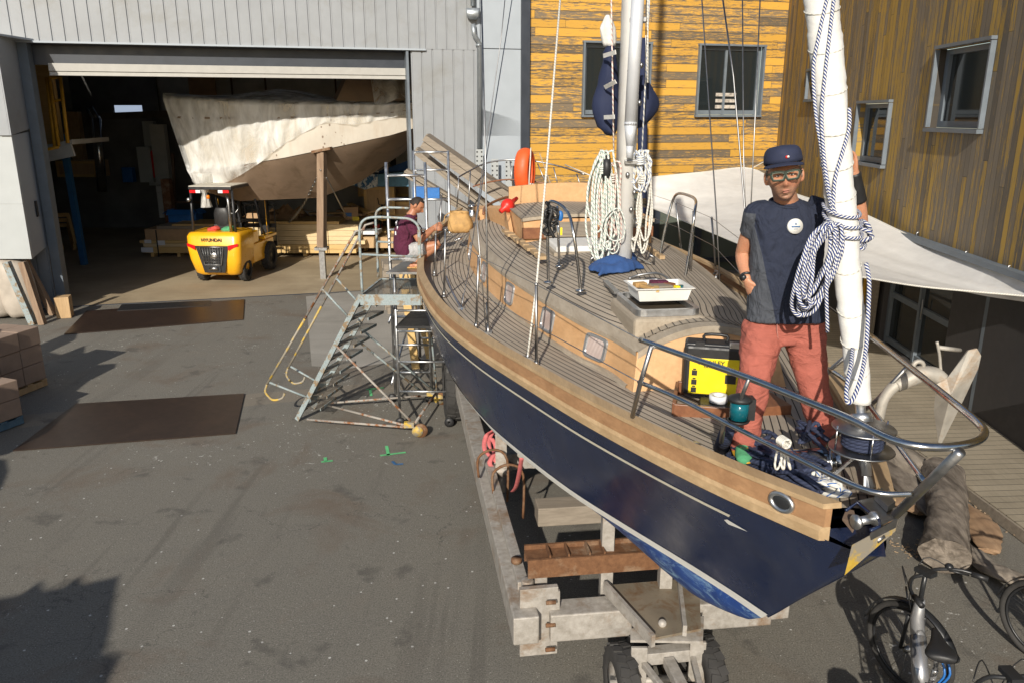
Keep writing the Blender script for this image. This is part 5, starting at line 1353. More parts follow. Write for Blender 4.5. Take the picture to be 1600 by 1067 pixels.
# ================================================================ weathered plank stacks behind the scaffold
def plankpile(name,label,pos,n,L,w,th,rz,tilt,lean,mat,cols=1,gap=.01,group='stacks of weathered planks'):
    t=thing(name,label,'plank stack',pos,group)
    for i in range(n):
        for j in range(cols):
            m=MB(); Mx=Euler((0,tilt+random.uniform(-.015,.015),rz+random.uniform(-.02,.02))).to_matrix(); Mx=Mx@Matrix.Rotation(lean,3,'X')
            m.box(V(pos)+Mx@V((random.uniform(-.06,.06),(j-(cols-1)/2)*(w+gap),i*(th+gap)+th/2)),(L,w,th),M=Mx)
            m.build('plank',mat,t,bevel=.004)
    return t
pz_=Y(735,300,18.2)
plankpile('plank_stack','steep leaning stack of thick grey planks behind the scaffold',Y(752,292,17.2),2,3.0,.36,.13,R(-6),R(34),0,MT['greywood'],2)
plankpile('plank_stack','thin grey planks leaning beside the steep plank stack',Y(722,298,17.6),2,2.6,.22,.06,R(-8),R(38),0,MT['greywood'],2)
plankpile('plank_stack','flat stack of wide grey boards below the yacht stern',V((-.7,18.0,1.35)),4,3.4,.45,.11,R(8),R(0),0,MT['greywood'],2)
plankpile('plank_stack','low stack of sawn grey beams along the hangar wall',V((-1.3,18.6,.0)),7,3.4,.42,.16,R(12),0,0,MT['greywood'],2)
plankpile('plank_stack','tilted grey boards next to the hangar jamb',Y(690,310,18.2),3,1.9,.36,.05,R(0),R(32),0,MT['greywood'],1)
m=MB(); m.box(Y(672,302,17.4),(.42,.2,.22)); m.box(Y(655,303,17.5),(.25,.2,.3)); o=m.build('blue_crate',MT['bluepl'],origin=Y(668,306,17.4)); tag(o,'bright blue plastic crate wedged under the leaning planks','crate')
m=MB(); m.beam(Y(668,360,14.2),Y(703,357,14.2),.15,.05); o=m.build('spirit_level',M('lightblue',(.25,.5,.75),.4),origin=Y(685,359,14.2)); tag(o,'pale blue plank end laid across the scaffold behind the worker','board')

# ================================================================ lifebuoy on the pushpit
c=Y(820,268,BP(13.1,0,0).y); lb=thing('lifebuoy','orange horseshoe lifebuoy with white line hung on the stern rail','lifebuoy',c)
axd=V((.93,-.36,.05)).normalized(); u_=V((0,0,1)); w_=axd.cross(u_).normalized(); pts=[]
for i in range(25):
    a=R(-62)+R(304)*i/24-R(180)*0; a=R(90)+R(152)*(i/12-1)
    pts.append(c+w_*math.cos(a)*.22+u_*math.sin(a)*.36)
m=MB(); 
rows=[]
for i,p in enumerate(pts):
    q_=(p-c).normalized(); row=[]
    for k in range(14):
        a=2*math.pi*k/14; row.append(p+axd*math.cos(a)*.15+q_*math.sin(a)*.10)
    rows.append(row)
m.grid(rows,wrap=True); m.add(rows[0],[tuple(range(14))]); m.add(rows[-1],[tuple(range(14))]); m.build('float',MT['orange'],lb,sub=1)
m=MB(); m.tube(bez([c+axd*.16+w_*.1+u_*.45,c+axd*.19+w_*.20+u_*.25,c+axd*.19+w_*.26-u_*.1,c+axd*.17+w_*.22-u_*.4],5),.012,6); m.build('grab_line',MT['ropew'],lb)
# red float on the cabin edge
a=Y(782,331,11.0);b=Y(808,310,11.2); fl3=thing('marker_float','small red plastic float with a long stem lying on the coaming','float',a)
m=MB(); d_=(b-a).normalized(); m.tube([a,a+d_*.06,a+d_*.09,a+d_*.13,a+d_*.18,a+d_*.22,a+d_*.25,b],.03,14,taper=[.035,.04,.08,.095,.095,.07,.035,.025]); m.build('float_body',MT['red'],fl3)
# ================================================================ people
def limb(m,pts,rs,n=14): m.tube(bez(pts,5),.1,n,taper=[x.x for x in bez([(r,0,0) for r in rs],5)]); return m
def frame(f,up=(0,0,1)):
    f=V(f).normalized(); up=V(up); r=f.cross(up).normalized(); u=r.cross(f)
    return Matrix((r,f,u)).transposed()      # local x: right-hand side of the head, y: forward, z: up
def g2(x,s): return math.exp(-(x/s)**2)
def headmesh(m,c,Mx,k=1.):
    n,mm=56,44; rows=[]
    for i in range(mm+1):
        t=math.pi*i/mm; row=[]
        for j in range(n):
            a=2*math.pi*j/n; x=math.sin(t)*math.cos(a); y=math.sin(t)*math.sin(a); z=math.cos(t)
            X=x*.076; Yy=y*.096; Zz=z*.118
            if Zz<0: X*=1-.30*(-z)**1.4; Yy*= (1-.10*(-z)) if y>0 else (1-.35*(-z))
            if y>0:
                X*=1+.06*g2(z,.4)
                f=min(1,y*2.2)
                d=0
                d+=.034*g2(X,.010+.006*g2(Zz+.03,.02))*g2(Zz+.014,.026)
                d+=.008*g2(X,.017)*g2(Zz+.032,.010)
                d-=.017*(g2(X-.032,.016)+g2(X+.032,.016))*g2(Zz-.016,.014)
                d+=.008*g2(Zz-.038,.011)*g2(X,.05)
                d+=.006*(g2(X-.042,.018)+g2(X+.042,.018))*g2(Zz+.018,.02)
                d+=.007*g2(X,.024)*(g2(Zz+.056,.005)+g2(Zz+.067,.005)); d-=.004*g2(X,.03)*g2(Zz+.0615,.0025)
                d-=.008*g2(X,.03)*g2(Zz+.080,.008); d+=.010*g2(X,.024)*g2(Zz+.100,.014)
                d-=.006*(g2(X-.030,.007)+g2(X+.030,.007))*g2(Zz+.045,.02); d-=.006*(g2(X-.05,.012)+g2(X+.05,.012))*g2(Zz+.06,.02)
                Yy+=d*f
            row.append(V(c)+Mx@V((X*k,Yy*k,Zz*k)))
        rows.append(row)
    m.grid(rows,wrap=True)
    for sg in (1,-1):
        m.ell(V(c)+Mx@V((sg*.083*k,-.008*k,.0)),(.012*k,.019*k,.034*k),10,8,M=Mx@Matrix.Rotation(sg*R(-18),3,'Z'))
        m.ell(V(c)+Mx@V((sg*.078*k,-.004*k,-.022*k)),(.007*k,.010*k,.012*k),8,6,M=Mx)
def hand(m,wr,palm_dir,normal,curl,k=1.,side=1,spread=.0):
    """wr wrist point; palm_dir along fingers; normal out of the palm; curl list of bend angles"""
    d=V(palm_dir).normalized(); nr=V(normal); nr=(nr-d*nr.dot(d)).normalized(); s=d.cross(nr)*side
    # palm
    secs=[]
    for t,w,h in ((-.01,.026,.020),(.02,.034,.019),(.055,.041,.016),(.085,.042,.014)):
        secs.append((wr+d*t*k,w*k,h*k,Matrix((s,nr,d)).transposed()))
    m.loft(secs,14)
    L=[.068,.078,.072,.056]
    for i in range(4):
        b=wr+d*(.085-.004*abs(i-1.2))*k+s*(.030-.020*i)*k; pts=[b-d*.02*k]; dirv=(d+s*spread*(1.5-i)*.15).normalized(); p=b; pts.append(p)
        for q,fr_ in enumerate((.42,.32,.26)):
            ax=dirv.cross(nr).normalized(); dirv=Matrix.Rotation(curl[q],3,ax)@dirv if True else dirv; p=p+dirv*L[i]*fr_*k; pts.append(p)
        m.tube(pts,.0085*k,8,taper=[.0095*k,.0095*k,.009*k,.0082*k,.0062*k]); m.ell(pts[-1],.0065*k,8,6)
    b=wr+d*.022*k+s*.028*k; t1=(d*.75+s*.75+nr*.30).normalized(); t2=(d*.95+s*.25+nr*.35).normalized()
    p1=b+t1*.038*k;p2=p1+t2*.032*k;p3=p2+t2*.026*k
    m.tube([b-t1*.015*k,b,p1,p2,p3],.01,8,taper=[.013*k,.013*k,.011*k,.0098*k,.007*k]); m.ell(p3,.0075*k,8,6)
# ---------------------------------------------------- man on the foredeck
mp=Z(1228,695,2.47); man=thing('person','man in navy t-shirt, red trousers, cap and thick glasses standing on the foredeck','person',(mp.x,4.5,2.47))
YM=4.56
def q(u,v,y=YM): return Y(u,v,y)
hc=q(1225,277,4.44); HM=frame(V((-.26,-1,.00)),(-.15,0,1)); HK=1.12
m=MB(); headmesh(m,hc,HM,HK)
nb=q(1230,322,4.56)
m.tube([hc+V((0,.035,-.03)),q(1227,308,4.52),nb,nb-V((0,0,.08))],.06,16,taper=[.062,.064,.070,.10])
# torso core and legs
m.loft([(q(1230,326),.10,.06),(q(1230,342),.16,.09),(q(1228,400),.15,.09),(q(1225,470),.13,.075),(q(1223,520),.12,.07)],18)
SL=q(1181,334,4.57);EL=q(1160,398,4.72);WL_=q(1167,438,4.55)
SRr=q(1282,330,4.56);ER=q(1344,350,4.52);WR=q(1334,268,4.42)
limb(m,[SL+V((.06,0,-.02)),SL+V((.02,0,-.02)),SL.lerp(EL,.5),EL],[.045,.045,.049,.043])
limb(m,[EL,EL.lerp(WL_,.3),WL_.lerp(EL,.15),WL_],[.042,.044,.031,.027])
limb(m,[SRr-V((.06,0,.02)),SRr-V((.02,0,.02)),SRr.lerp(ER,.5),ER],[.045,.045,.049,.044])
limb(m,[ER,ER.lerp(WR,.3),WR.lerp(ER,.15),WR],[.043,.045,.031,.027])
hand(m,WL_,V((.42,-.10,-.9)),V((.75,.45,.30)),[R(14),R(20),R(16)],1.0,side=1,spread=.5)
hand(m,WR,V((-.30,-.02,1)),V((-.9,-.35,-.25)),[R(18),R(30),R(25)],1.0,side=-1,spread=.3)
HL=q(1192,512,4.6);KL=q(1178,602,4.47);AL_=q(1163,688,4.40)
HR=q(1256,512,4.6);KR=q(1270,602,4.52);AR=q(1290,688,4.50)
for H_,K_,A_ in ((HL,KL,AL_),(HR,KR,AR)):
    limb(m,[H_,H_.lerp(K_,.5),K_,K_.lerp(A_,.4),A_,A_-V((0,0,.05))],[.085,.075,.058,.055,.040,.04])
    m.ell(A_+V((0,-.05,-.06)),(.04,.11,.035))
so_=V(man['_o']); MT['skinm']=skinm('skin_man',(.50,.23,.13),(.58,.285,.17),(hc.z-so_.z,hc.x-so_.x,0))
body=m.build('body',MT['skinm'],man,remesh=.0045,smooth_it=1)
# mouth, eyes
def hp(x,y,z): return hc+HM@V((x*HK,y*HK,z*HK))
m=MB(); m.ell(hp(0,.0935,-.0565),(.020,.004,.0032),12,8,M=HM); m.ell(hp(0,.0935,-.066),(.018,.004,.0036),12,8,M=HM); m.build('lips',MT['lips'],man)
for sg in (1,-1):
    m=MB(); m.ell(hp(sg*.031,.0815,.014),(.013,.007,.0055),12,8,M=HM); e=m.build('eye',M('eye_white',(.55,.50,.46),.3,var=.02),man)
    m=MB(); m.ell(hp(sg*.031,.087,.014),(.0052,.004,.0052),10,8,M=HM); m.build('iris',M('iris',(.03,.02,.015),.2),e)
# grey side hair
m=MB()
rows=[]
for i in range(9):
    z=.066-.072*i/8; row=[]
    for j in range(25):
        a=R(180)+R(20)+R(-220+360-0)*0+R(-220)*0; a=R(-28)-R(124)*(j/24)*1.0 if False else R(10)-R(200)*j/24
        r=1.0; x=math.cos(a); y=math.sin(a); s_=math.sqrt(max(0,1-(z/.118)**2)); row.append(hp(x*.0795*s_*1.03,y*.100*s_*1.03+.0,z*1.02))
    rows.append(row)
m.grid(rows); m.build('hair',MT['hairg'],man,solid=.008)
# cap: crown, brim, badge
m=MB(); rows=[]
for i in range(11):
    t=i/10; z=.070+ .078*math.sin(t*math.pi/2)**.8; r=math.cos(t*math.pi/2)**.36 if t<1 else 0
    rows.append([hp(.090*r*math.cos(a),.108*r*math.sin(a),z+.004*math.sin(a)-.020*(1-t)*(math.sin(a)<0)*abs(math.sin(a))) for a in [2*math.pi*j/30 for j in range(30)]])
m.grid(rows,wrap=True); cap=m.build('cap',MT['capm'],man,solid=.003)
m=MB(); rows=[]
for k_ in range(6):
    t=k_/5; row=[]
    for j in range(21):
        a=R(18)+R(144)*j/20; x=math.cos(a)*.091*(1+.08*t); y=.104*math.sin(a)+ (.062*t*math.sin(math.pi*j/20)**.6); z=.074-.010*t-.012*(abs(x)/.087)**2
        row.append(hp(x,y,z))
    rows.append(row)
m.grid(rows); m.build('brim',MT['capm'],cap,solid=.004)
m=MB(); m.cyl(hp(-.012,.106,.100),hp(-.012,.1115,.099),.008,.008,14); m.build('badge',MT['red'],cap); m=MB(); m.cyl(hp(-.018,.106,.101),hp(-.018,.1125,.100),.006,.006,14); m.build('badge',MT['white'],cap)
# glasses
gm=M('olive_frame',(.022,.032,.020),.7,var=.15,vs=30); gi=M('pale_frame',(.17,.20,.16),.7,var=.1)
m=MB()
def lens(sg,a,b,y):
    pts=[(-.026,-.014),(-.030,.016),(.028,.019),(.026,-.010),(.018,-.018),(-.018,-.019)]
    return [hp(sg*(.033+x*a),y-abs(x+.03)*.12*0-.12*abs(sg*(.033+x*a))**1.0*.8,.014+z*b) for x,z in pts]
for sg in (1,-1):
    m.tube(bez(lens(sg,1.05,1.05,.119),3,True),.0056,6,closed=True)
m.tube([hp(-.010,.117,.022),hp(0,.120,.024),hp(.010,.117,.022)],.004,6)
for sg in (1,-1): m.tube([hp(sg*.061,.112,.026),hp(sg*.076,.09,.026),hp(sg*.084,.02,.022),hp(sg*.084,-.01,.018)],.0042,6)
gls=m.build('glasses',gm,man)
m=MB()
for sg in (1,-1): m.tube(bez(lens(sg,.86,.80,.1205),3,True),.0018,6,closed=True)
m.build('lens_rim',gi,gls)
# t-shirt
m=MB(); Ms=Matrix.Identity(3)
def tor(u,v,w,dp,y=YM,p=.85): return (q(u,v,y),w,dp,Ms,p)
m.loft([tor(1230,313,.086,.075,4.555,1),tor(1230,318,.125,.092,4.56,1),tor(1230,326,.180,.108,YM,.9),tor(1230,340,.212,.122),tor(1229,368,.208,.135),tor(1229,400,.208,.138),tor(1228,440,.214,.138),tor(1228,475,.224,.142,4.57),tor(1228,499,.230,.145,4.57)],26)
limb(m,[SL+V((.06,0,.015)),SL,SL.lerp(EL,.25),SL.lerp(EL,.48)],[.072,.068,.064,.064])
limb(m,[SRr-V((.06,0,-.012)),SRr,SRr.lerp(ER,.35),SRr.lerp(ER,.62)],[.074,.070,.070,.070])
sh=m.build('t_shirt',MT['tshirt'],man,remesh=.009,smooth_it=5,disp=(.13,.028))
m=MB(); nn_=[]; 
nc=q(1229,318,4.54)
m.tube([nc+V((.092*math.cos(a),.078*math.sin(a)-.0,.022*math.sin(a)+.004)) for a in [2*math.pi*j/24 for j in range(24)]],.009,8,closed=True); m.build('collar',MT['tshirt'],sh)
# round chest print
pc=q(1243,354,4.56-.137); m=MB(); cn=V((.10,-1,.16)).normalized(); u1=cn.cross(V((0,0,1))).normalized();u2=u1.cross(cn)
def disc(m,c,r,off,n=30): 
    m.add([c+cn*off+u1*math.cos(a)*r+u2*math.sin(a)*r for a in [2*math.pi*j/n for j in range(n)]],[tuple(range(n))])
m.loft([(pc-cn*.03,.042,.042,Matrix((u1,u2,cn)).transposed()),(pc+cn*.003,.042,.042,Matrix((u1,u2,cn)).transposed())],30); pr_=m.build('round_print',MT['white'],sh)
m=MB(); c=pc+cn*.0042
m.add([c+u2*.008-u1*.008,c+u2*.008+u1*.008,c+u2*.022],[(0,1,2)]); m.add([c-u1*.026+u2*.001,c+u1*.026+u2*.001,c+u1*.024-u2*.007,c-u1*.024-u2*.007],[(0,1,2,3)]); m.add([c-u1*.012-u2*.014,c+u1*.012-u2*.014,c+u1*.010-u2*.017,c-u1*.010-u2*.017],[(0,1,2,3)])
m.build('print_mark',M('print_ink',(.05,.12,.25),.7,var=.5,vs=60),pr_)
# arm band
m=MB(); limb(m,[ER.lerp(WR,.45),ER.lerp(WR,.7),ER.lerp(WR,.97)],[.050,.043,.034]); m.build('arm_sleeve',MT['black'],man)
m=MB(); d_=(WL_-EL).normalized(); c=WL_.lerp(EL,.12); 
uu=d_.orthogonal().normalized(); vv=d_.cross(uu); m.tube([c+uu*.033*math.cos(a)+vv*.033*math.sin(a) for a in [2*math.pi*j/20 for j in range(20)]],.0085,8,closed=True); m.ell(c+V((-.02,-.027,0)),(.017,.009,.017),14,8); m.build('wristwatch',MT['blackm'],man)
# trousers
m=MB(); m.loft([(q(1227,488,4.58),.170,.115),(q(1226,503,4.59),.182,.125),(q(1224,520,4.60),.188,.128),(q(1223,532,4.60),.180,.120)],22)
limb(m,[HL+V((.0,0,.04)),HL.lerp(KL,.25),HL.lerp(KL,.6),KL,KL.lerp(AL_,.5),AL_,AL_-V((0,0,.03))],[.115,.122,.105,.092,.085,.080,.082],20)
limb(m,[HR+V((.0,0,.04)),HR.lerp(KR,.25),HR.lerp(KR,.6),KR,KR.lerp(AR,.5),AR,AR-V((0,0,.03))],[.115,.122,.105,.092,.085,.080,.082],20)
trs=m.build('trousers',MT['trouser'],man,remesh=.010,smooth_it=4,disp=(.09,.030))
# pale seam and fly
m=MB(); P=[q(1215,500,4.455),q(1214,515,4.462),q(1216,530,4.475)]; m.tube(bez(P,4),.0022,5); m.build('fly_seam',M('seam_pink',(.50,.24,.2),.8),trs)
for A_,sg in ((AL_,-1),(AR,1)):
    b=V((A_.x+sg*.01,A_.y,2.475)); m=MB(); secs=[]
    for t,w,h in ((-.09,.036,.05),(-.05,.044,.065),(.0,.045,.070),(.06,.047,.050),(.12,.052,.038),(.17,.046,.032),(.195,.022,.02)):
        secs.append((b+V((sg*t*.2,-t,h*.75)),w,h*.8,Matrix(((1,0,0),(0,0,-1),(0,1,0))).transposed()))
    m.loft(secs,16); s_=m.build('shoe',MT['greenrag'],man,remesh=.008,smooth_it=2)
    m=MB(); m.loft([(b+V((sg*-.01,.06,.018)),.045,.05),(b+V((sg*-.01,.06,.0)),.045,.05)],12); m.ell(b+V((sg*.02,-.07,.012)),(.052,.13,.018)); 
    for k in range(4): m.tube([b+V((sg*.01-.03,-.03-.03*k,.088-.014*k)),b+V((sg*.01+.03,-.035-.03*k,.088-.014*k))],.006,6)
    m.build('lace_and_sole',MT['railyel'],s_)
KM=.95; man.scale=(KM,)*3; man.location=V((0,0,HC))+(man.location-V((0,0,HC)))*KM
# ---------------------------------------------------- worker squatting on the scaffold
WY=11.15; wz=WB_[1]
wk=thing('person','man in maroon t-shirt and grey shorts squatting on the scaffold board','person',(Y(640,425,WY).x,WY,wz))
def w(u,v,y=WY): return Y(u,v,y)
hc2=w(651,322,WY+.02); HM2=frame(V((.80,-.10,-.58)),(.55,.0,.8))
m=MB(); headmesh(m,hc2,HM2,1.02)
nk=w(642,338,WY)
m.tube([hc2-V((.02,0,.02)),w(645,332),nk],.055,14,taper=[.052,.055,.075])
m.loft([(w(641,340),.10,.15),(w(636,352),.12,.19),(w(634,372),.12,.17),(w(640,392),.14,.17),(w(645,398),.12,.16)],16)
SHl=w(640,345,WY-.20);SHr=w(640,345,WY+.20)
E1=w(655,377,WY-.24);W1_=w(678,358,WY-.05); E2=w(660,370,WY+.25);W2x=w(680,354,WY+.12)
limb(m,[SHl,SHl.lerp(E1,.5),E1],[.058,.052,.043]);limb(m,[E1,E1.lerp(W1_,.35),W1_],[.042,.043,.028])
limb(m,[SHr,SHr.lerp(E2,.5),E2],[.058,.052,.043]);limb(m,[E2,E2.lerp(W2x,.35),W2x],[.042,.043,.028])
hand(m,W1_,V((1,.15,.1)),V((0,1,-.3)),[R(40),R(45),R(30)],1.,1); hand(m,W2x,V((1,-.15,.05)),V((0,-1,-.3)),[R(40),R(45),R(30)],1.,-1)
K1=w(683,383,WY-.14);K2=w(686,379,WY+.22);H1=w(645,393,WY-.12);H2=w(645,393,WY+.12)
F1=V((w(647,424,WY-.10).x,WY-.12,wz+.07));F2=V((w(652,424).x,WY+.22,wz+.07))
for H_,K_,F_ in ((H1,K1,F1),(H2,K2,F2)):
    limb(m,[H_,H_.lerp(K_,.5),K_],[.09,.080,.058]); limb(m,[K_,K_.lerp(F_,.35),F_.lerp(K_,.15),F_],[.055,.062,.038,.036])
    m.loft([(F_+V((-.06,0,-.035)),.03,.03,None),(F_+V((.0,0,-.02)),.04,.045,None)],10); limb(m,[F_+V((-.05,0,-.03)),F_+V((.06,0,-.03)),F_+V((.15,0,-.045))],[.034,.038,.028])
m.build('body',MT['skin2'],wk,remesh=.007,smooth_it=2)
m=MB(); rows=[]
for i in range(12):
    t=R(4)+R(92)*i/11; rows.append([hc2+HM2@V((.080*math.sin(t)*math.cos(a),(.101*math.sin(t)*math.sin(a))-.006,.124*math.cos(t))) for a in [2*math.pi*j/24 for j in range(24)]])
m2=MB(); 
for i in range(11):
    for j in range(24):
        a=2*math.pi*(j+.5)/24
        if math.sin(a)>.25 and i>4: continue
        b=len(m2.v); m2.add([rows[i][j],rows[i][(j+1)%24],rows[i+1][(j+1)%24],rows[i+1][j]],[(0,1,2,3)],None,True)
m2.build('hair',MT['hair'],wk,solid=.010)
m=MB(); 
m.loft([(w(643,336),.075,.085,None),(w(639,343),.115,.20,None),(w(634,356),.145,.225,None,.85),(w(632,372),.150,.205,None,.85),(w(633,388),.165,.205,None,.85),(w(636,400),.15,.19,None,.85)],22)
limb(m,[SHl+V((0,.05,0)),SHl,SHl.lerp(E1,.35),SHl.lerp(E1,.68)],[.080,.082,.078,.074]); limb(m,[SHr-V((0,.05,0)),SHr,SHr.lerp(E2,.35),SHr.lerp(E2,.68)],[.080,.082,.078,.074])
ts=m.build('t_shirt',MT['maroon'],wk,remesh=.010,smooth_it=4,disp=(.10,.03))
m=MB(); P=w(622,350,WY); P=V((P.x-.02,WY-.1,P.z)); 
for k,(du,dv) in enumerate(((620,349),(622,356),(619,364))):
    c=Y(du,dv,WY-.11); m.box(c+V((.0,0,0)),(.016,.12,.05))
m.build('back_print',MT['paper'],ts)
m=MB(); m.loft([(w(638,392),.150,.19,None,.85),(w(641,402),.165,.20,None,.85),(w(644,407),.13,.17,None,.85)],20)
for H_,K_ in ((H1,K1),(H2,K2)): limb(m,[H_-V((.03,0,.0)),H_.lerp(K_,.3),H_.lerp(K_,.55)],[.118,.112,.100])
m.build('shorts',MT['shorts'],wk,remesh=.010,smooth_it=3,disp=(.09,.015))
for F_ in (F1,F2):
    m=MB(); m.loft([(V((F_.x-.09,F_.y,wz+.012)),.012,.035,Matrix(((0,0,1),(0,1,0),(-1,0,0))).transposed()),(V((F_.x+.03,F_.y,wz+.012)),.012,.042,Matrix(((0,0,1),(0,1,0),(-1,0,0))).transposed()),(V((F_.x+.17,F_.y,wz+.012)),.012,.040,Matrix(((0,0,1),(0,1,0),(-1,0,0))).transposed())],12)
    m.tube([V((F_.x+.02,F_.y-.045,wz+.02)),V((F_.x+.06,F_.y,wz+.085)),V((F_.x+.02,F_.y+.045,wz+.02))],.010,6); m.build('sandal',MT['bag'],wk)
# ================================================================ ropes and gear on the yacht
def coil(name,label,pos,w_,h_,n,r,mat,dirx=(1,0,0),group=None,tail=None,out=(0,-1,0),seed=1,wraps=True,cat='rope'):
    rnd=random.Random(seed); dx=V(dirx).normalized(); o=V(out).normalized(); pos=V(pos); P=[]
    for i in range(n):
        ww=w_*rnd.uniform(.35,1.05); hh=h_*rnd.uniform(.68,1.05); off=o*rnd.uniform(-.06,.06)+dx*rnd.uniform(-.06,.06)
        for k in range(10):
            a=2*math.pi*k/10; x=math.sin(a)*ww*.5*(1-.55*max(0,math.cos(a))**1.0); z=(math.cos(a)-1)*hh*.5
            P.append(pos+off+dx*(x+rnd.uniform(-.018,.018))+V((0,0,z))+o*(.02*math.sin(a)))
    if tail: P+= [V(t) for t in tail]
    m=MB(); m.tube(bez(P,4),r,7)
    if wraps:
        c=pos-V((0,0,h_*.14)); 
        for k in range(4): m.tube([c+V((0,0,-.022*k))+dx*math.cos(a)*w_*.26+o*math.sin(a)*.075 for a in [2*math.pi*j/14 for j in range(14)]],r,7,closed=True)
    ob=m.build(name,mat,origin=pos); tag(ob,label,cat,group); return ob
my=MF.y
coil('rope_coil','thick white and green rope coil hanging on the left side of the mast',Y(946,236,my-.12),.22,1.05,9,.011,MT['ropegreen'],group='rope coils hung on the mast',seed=2)
coil('rope_coil','white and red flecked rope coil hanging close to the mast winch',Y(957,252,my-.10),.13,.95,5,.008,MT['ropered'],group='rope coils hung on the mast',seed=5)
coil('rope_coil','blue flecked white rope loops bunched at the top right of the mast',Y(1001,236,my-.1),.20,.42,6,.011,MT['ropewb'],group='rope coils hung on the mast',seed=7)
coil('rope_coil','long plain white rope coil hanging on the right side of the mast',Y(1003,250,my-.08),.14,1.10,7,.010,MT['ropew'],group='rope coils hung on the mast',seed=9)
coil('rope_coil','thin pale rope loops dangling low in front of the mast foot',Y(955,325,my-.2),.24,.46,3,.007,MT['ropegreen'],group='rope coils hung on the mast',seed=11,wraps=False)
# blue and white rope on the furled headsail
sy=stay(3.9)
def sp_(z,a,r): c=stay(z); return c+V((math.cos(a)*r,math.sin(a)*r,0))
zt_=Y(1322,340,stay(3.85).y).z
P=[]
for k in range(40): a=-R(200)+k*R(26); P.append(sp_(zt_+.05-.0035*k+ .03*math.sin(a),a,.086))
m=MB(); m.tube(bez(P,2),.0092,8); 
rnd=random.Random(4); base=Y(1300,350,stay(3.85).y-.12); P=[]
for i in range(11):
    ww=rnd.uniform(.08,.19);hh=rnd.uniform(.36,.47); ox=rnd.uniform(-.03,.02); 
    for k in range(10):
        a=2*math.pi*k/10; x=-.040*(1-math.cos(a))+math.sin(a)*ww*.5; z=(math.cos(a)-1)*hh*.5
        P.append(base+V((ox+x,rnd.uniform(-.035,.035),z)))
P+= [base+V((.02,-.03,-.1)),Y(1292,430,base.y-.04),Y(1293,519,base.y-.04)]
m.tube(bez(P,5),.0092,8)
P=[]
b2=Y(1345,362,stay(3.8).y+.03)
for i in range(4):
    for k in range(8):
        a=2*math.pi*k/8; P.append(b2+V((.045*math.cos(a)+rnd.uniform(-.01,.01),rnd.uniform(-.03,.03),.05*math.sin(a)-.012*i)))
m.tube(bez(P,4),.0105,8)
ob=m.build('rope_coil',MT['ropeblue'],origin=base); tag(ob,'big blue and white striped rope coil hitched around the furled headsail beside the man','rope')
def onsail(u,v,r=.012):
    Yd=4.2
    for _ in range(12):
        p=Y(u,v,Yd); c=stay(p.z); w=interp([(3.05,.052),(3.5,.062),(3.9,.071),(4.5,.080),(5.2,.088),(9,.10)],p.z)+r; dx=min(.98,max(-.98,(p.x-c.x)/w)); Yd=c.y-w*math.sqrt(1-dx*dx)-.004
    return Y(u,v,Yd)
m=MB()
m.tube(bez([onsail(1302,-40),onsail(1292,0),onsail(1279,60),onsail(1271,110),onsail(1275,180),onsail(1283,230),onsail(1292,290),onsail(1302,335)],5),.0095,8); m.tube(bez([onsail(1308,-40),onsail(1303,0),onsail(1296,60),onsail(1289,120),onsail(1284,180),onsail(1288,250),onsail(1296,300),onsail(1305,335)],5),.0095,8)
m.tube(bez([onsail(1327,170),onsail(1327,200),onsail(1316,240),onsail(1305,280),onsail(1302,325)],5),.0095,8)
ob=m.build('headsail_rope',MT['ropeblue'],origin=Y(1297,325,3.85)); tag(ob,'blue and white lines running up the front of the furled headsail','rope')
m=MB(); yb2=stay(3.3).y; P=[Y(1353,412,3.85),Y(1358,440,3.8),Y(1356,500,3.7),Y(1353,545,3.62),Y(1345,590,3.5),Y(1333,622,3.45),Y(1324,628,3.45),Y(1323,605,3.5),Y(1330,570,3.6),Y(1332,545,3.7)]
m.tube(bez(P,5),.0105,8); ob=m.build('headsail_rope',MT['ropeblue'],origin=P[5]); tag(ob,'blue and white rope end looping down beside the furling drum','rope')
# heap of navy line and mooring rope in the bow
def heap(name,label,pts,spread,r,mat,n,seed,cat='rope',zj=.06):
    rnd=random.Random(seed); P=[]
    for i in range(n):
        c=V(pts[i%len(pts)]).lerp(V(pts[(i+1)%len(pts)]),rnd.random()); P.append(c+V((rnd.uniform(-spread,spread),rnd.uniform(-spread,spread),rnd.uniform(0,zj))))
    m=MB(); m.tube(bez(P,5),r,7); ob=m.build(name,mat,origin=V(pts[0])); tag(ob,label,cat); return ob
dz=zdk(1,0)
heap('navy_line_heap','tangled heap of soft navy line lying in the bow around the windlass',[Z(1140,705,2.52),Z(1180,712,2.53),Z(1215,730,2.56),Z(1250,755,2.57),Z(1290,775,2.58)],.10,.013,MT['ropenavy'],80,3,zj=.12)
heap('navy_line_heap','single loops of navy line lifted over the windlass drum',[Z(1235,685,2.70),Z(1270,680,2.70),Z(1290,710,2.70)],.07,.011,MT['ropenavy'],14,8,zj=.1)
heap('mooring_rope','white mooring rope with blue flecks knotted on the bow deck',[Z(1270,755,2.60),Z(1295,765,2.60),Z(1312,780,2.60)],.055,.013,MT['ropewb'],34,6,zj=.07)
m=MB(); c=Z(1224,690,2.93); ax=(Z(1250,712,2.93)-Z(1200,680,2.93)).normalized(); uu=ax.orthogonal().normalized(); vv=ax.cross(uu)
for k in range(5): m.tube([c+ax*(.011*k-.02)+uu*.022*math.cos(a)+vv*.022*math.sin(a) for a in [2*math.pi*j/12 for j in range(12)]],.0065,6,closed=True)
for dx in (-.02,.0,.022): m.tube(bez([c,c+V((dx-.005,0,-.05)),c+V((dx*1.6,-.01,-.12)),c+V((dx*1.3+.012,-.01,-.125)),c+V((.01,0,-.02))],5),.0055,6)
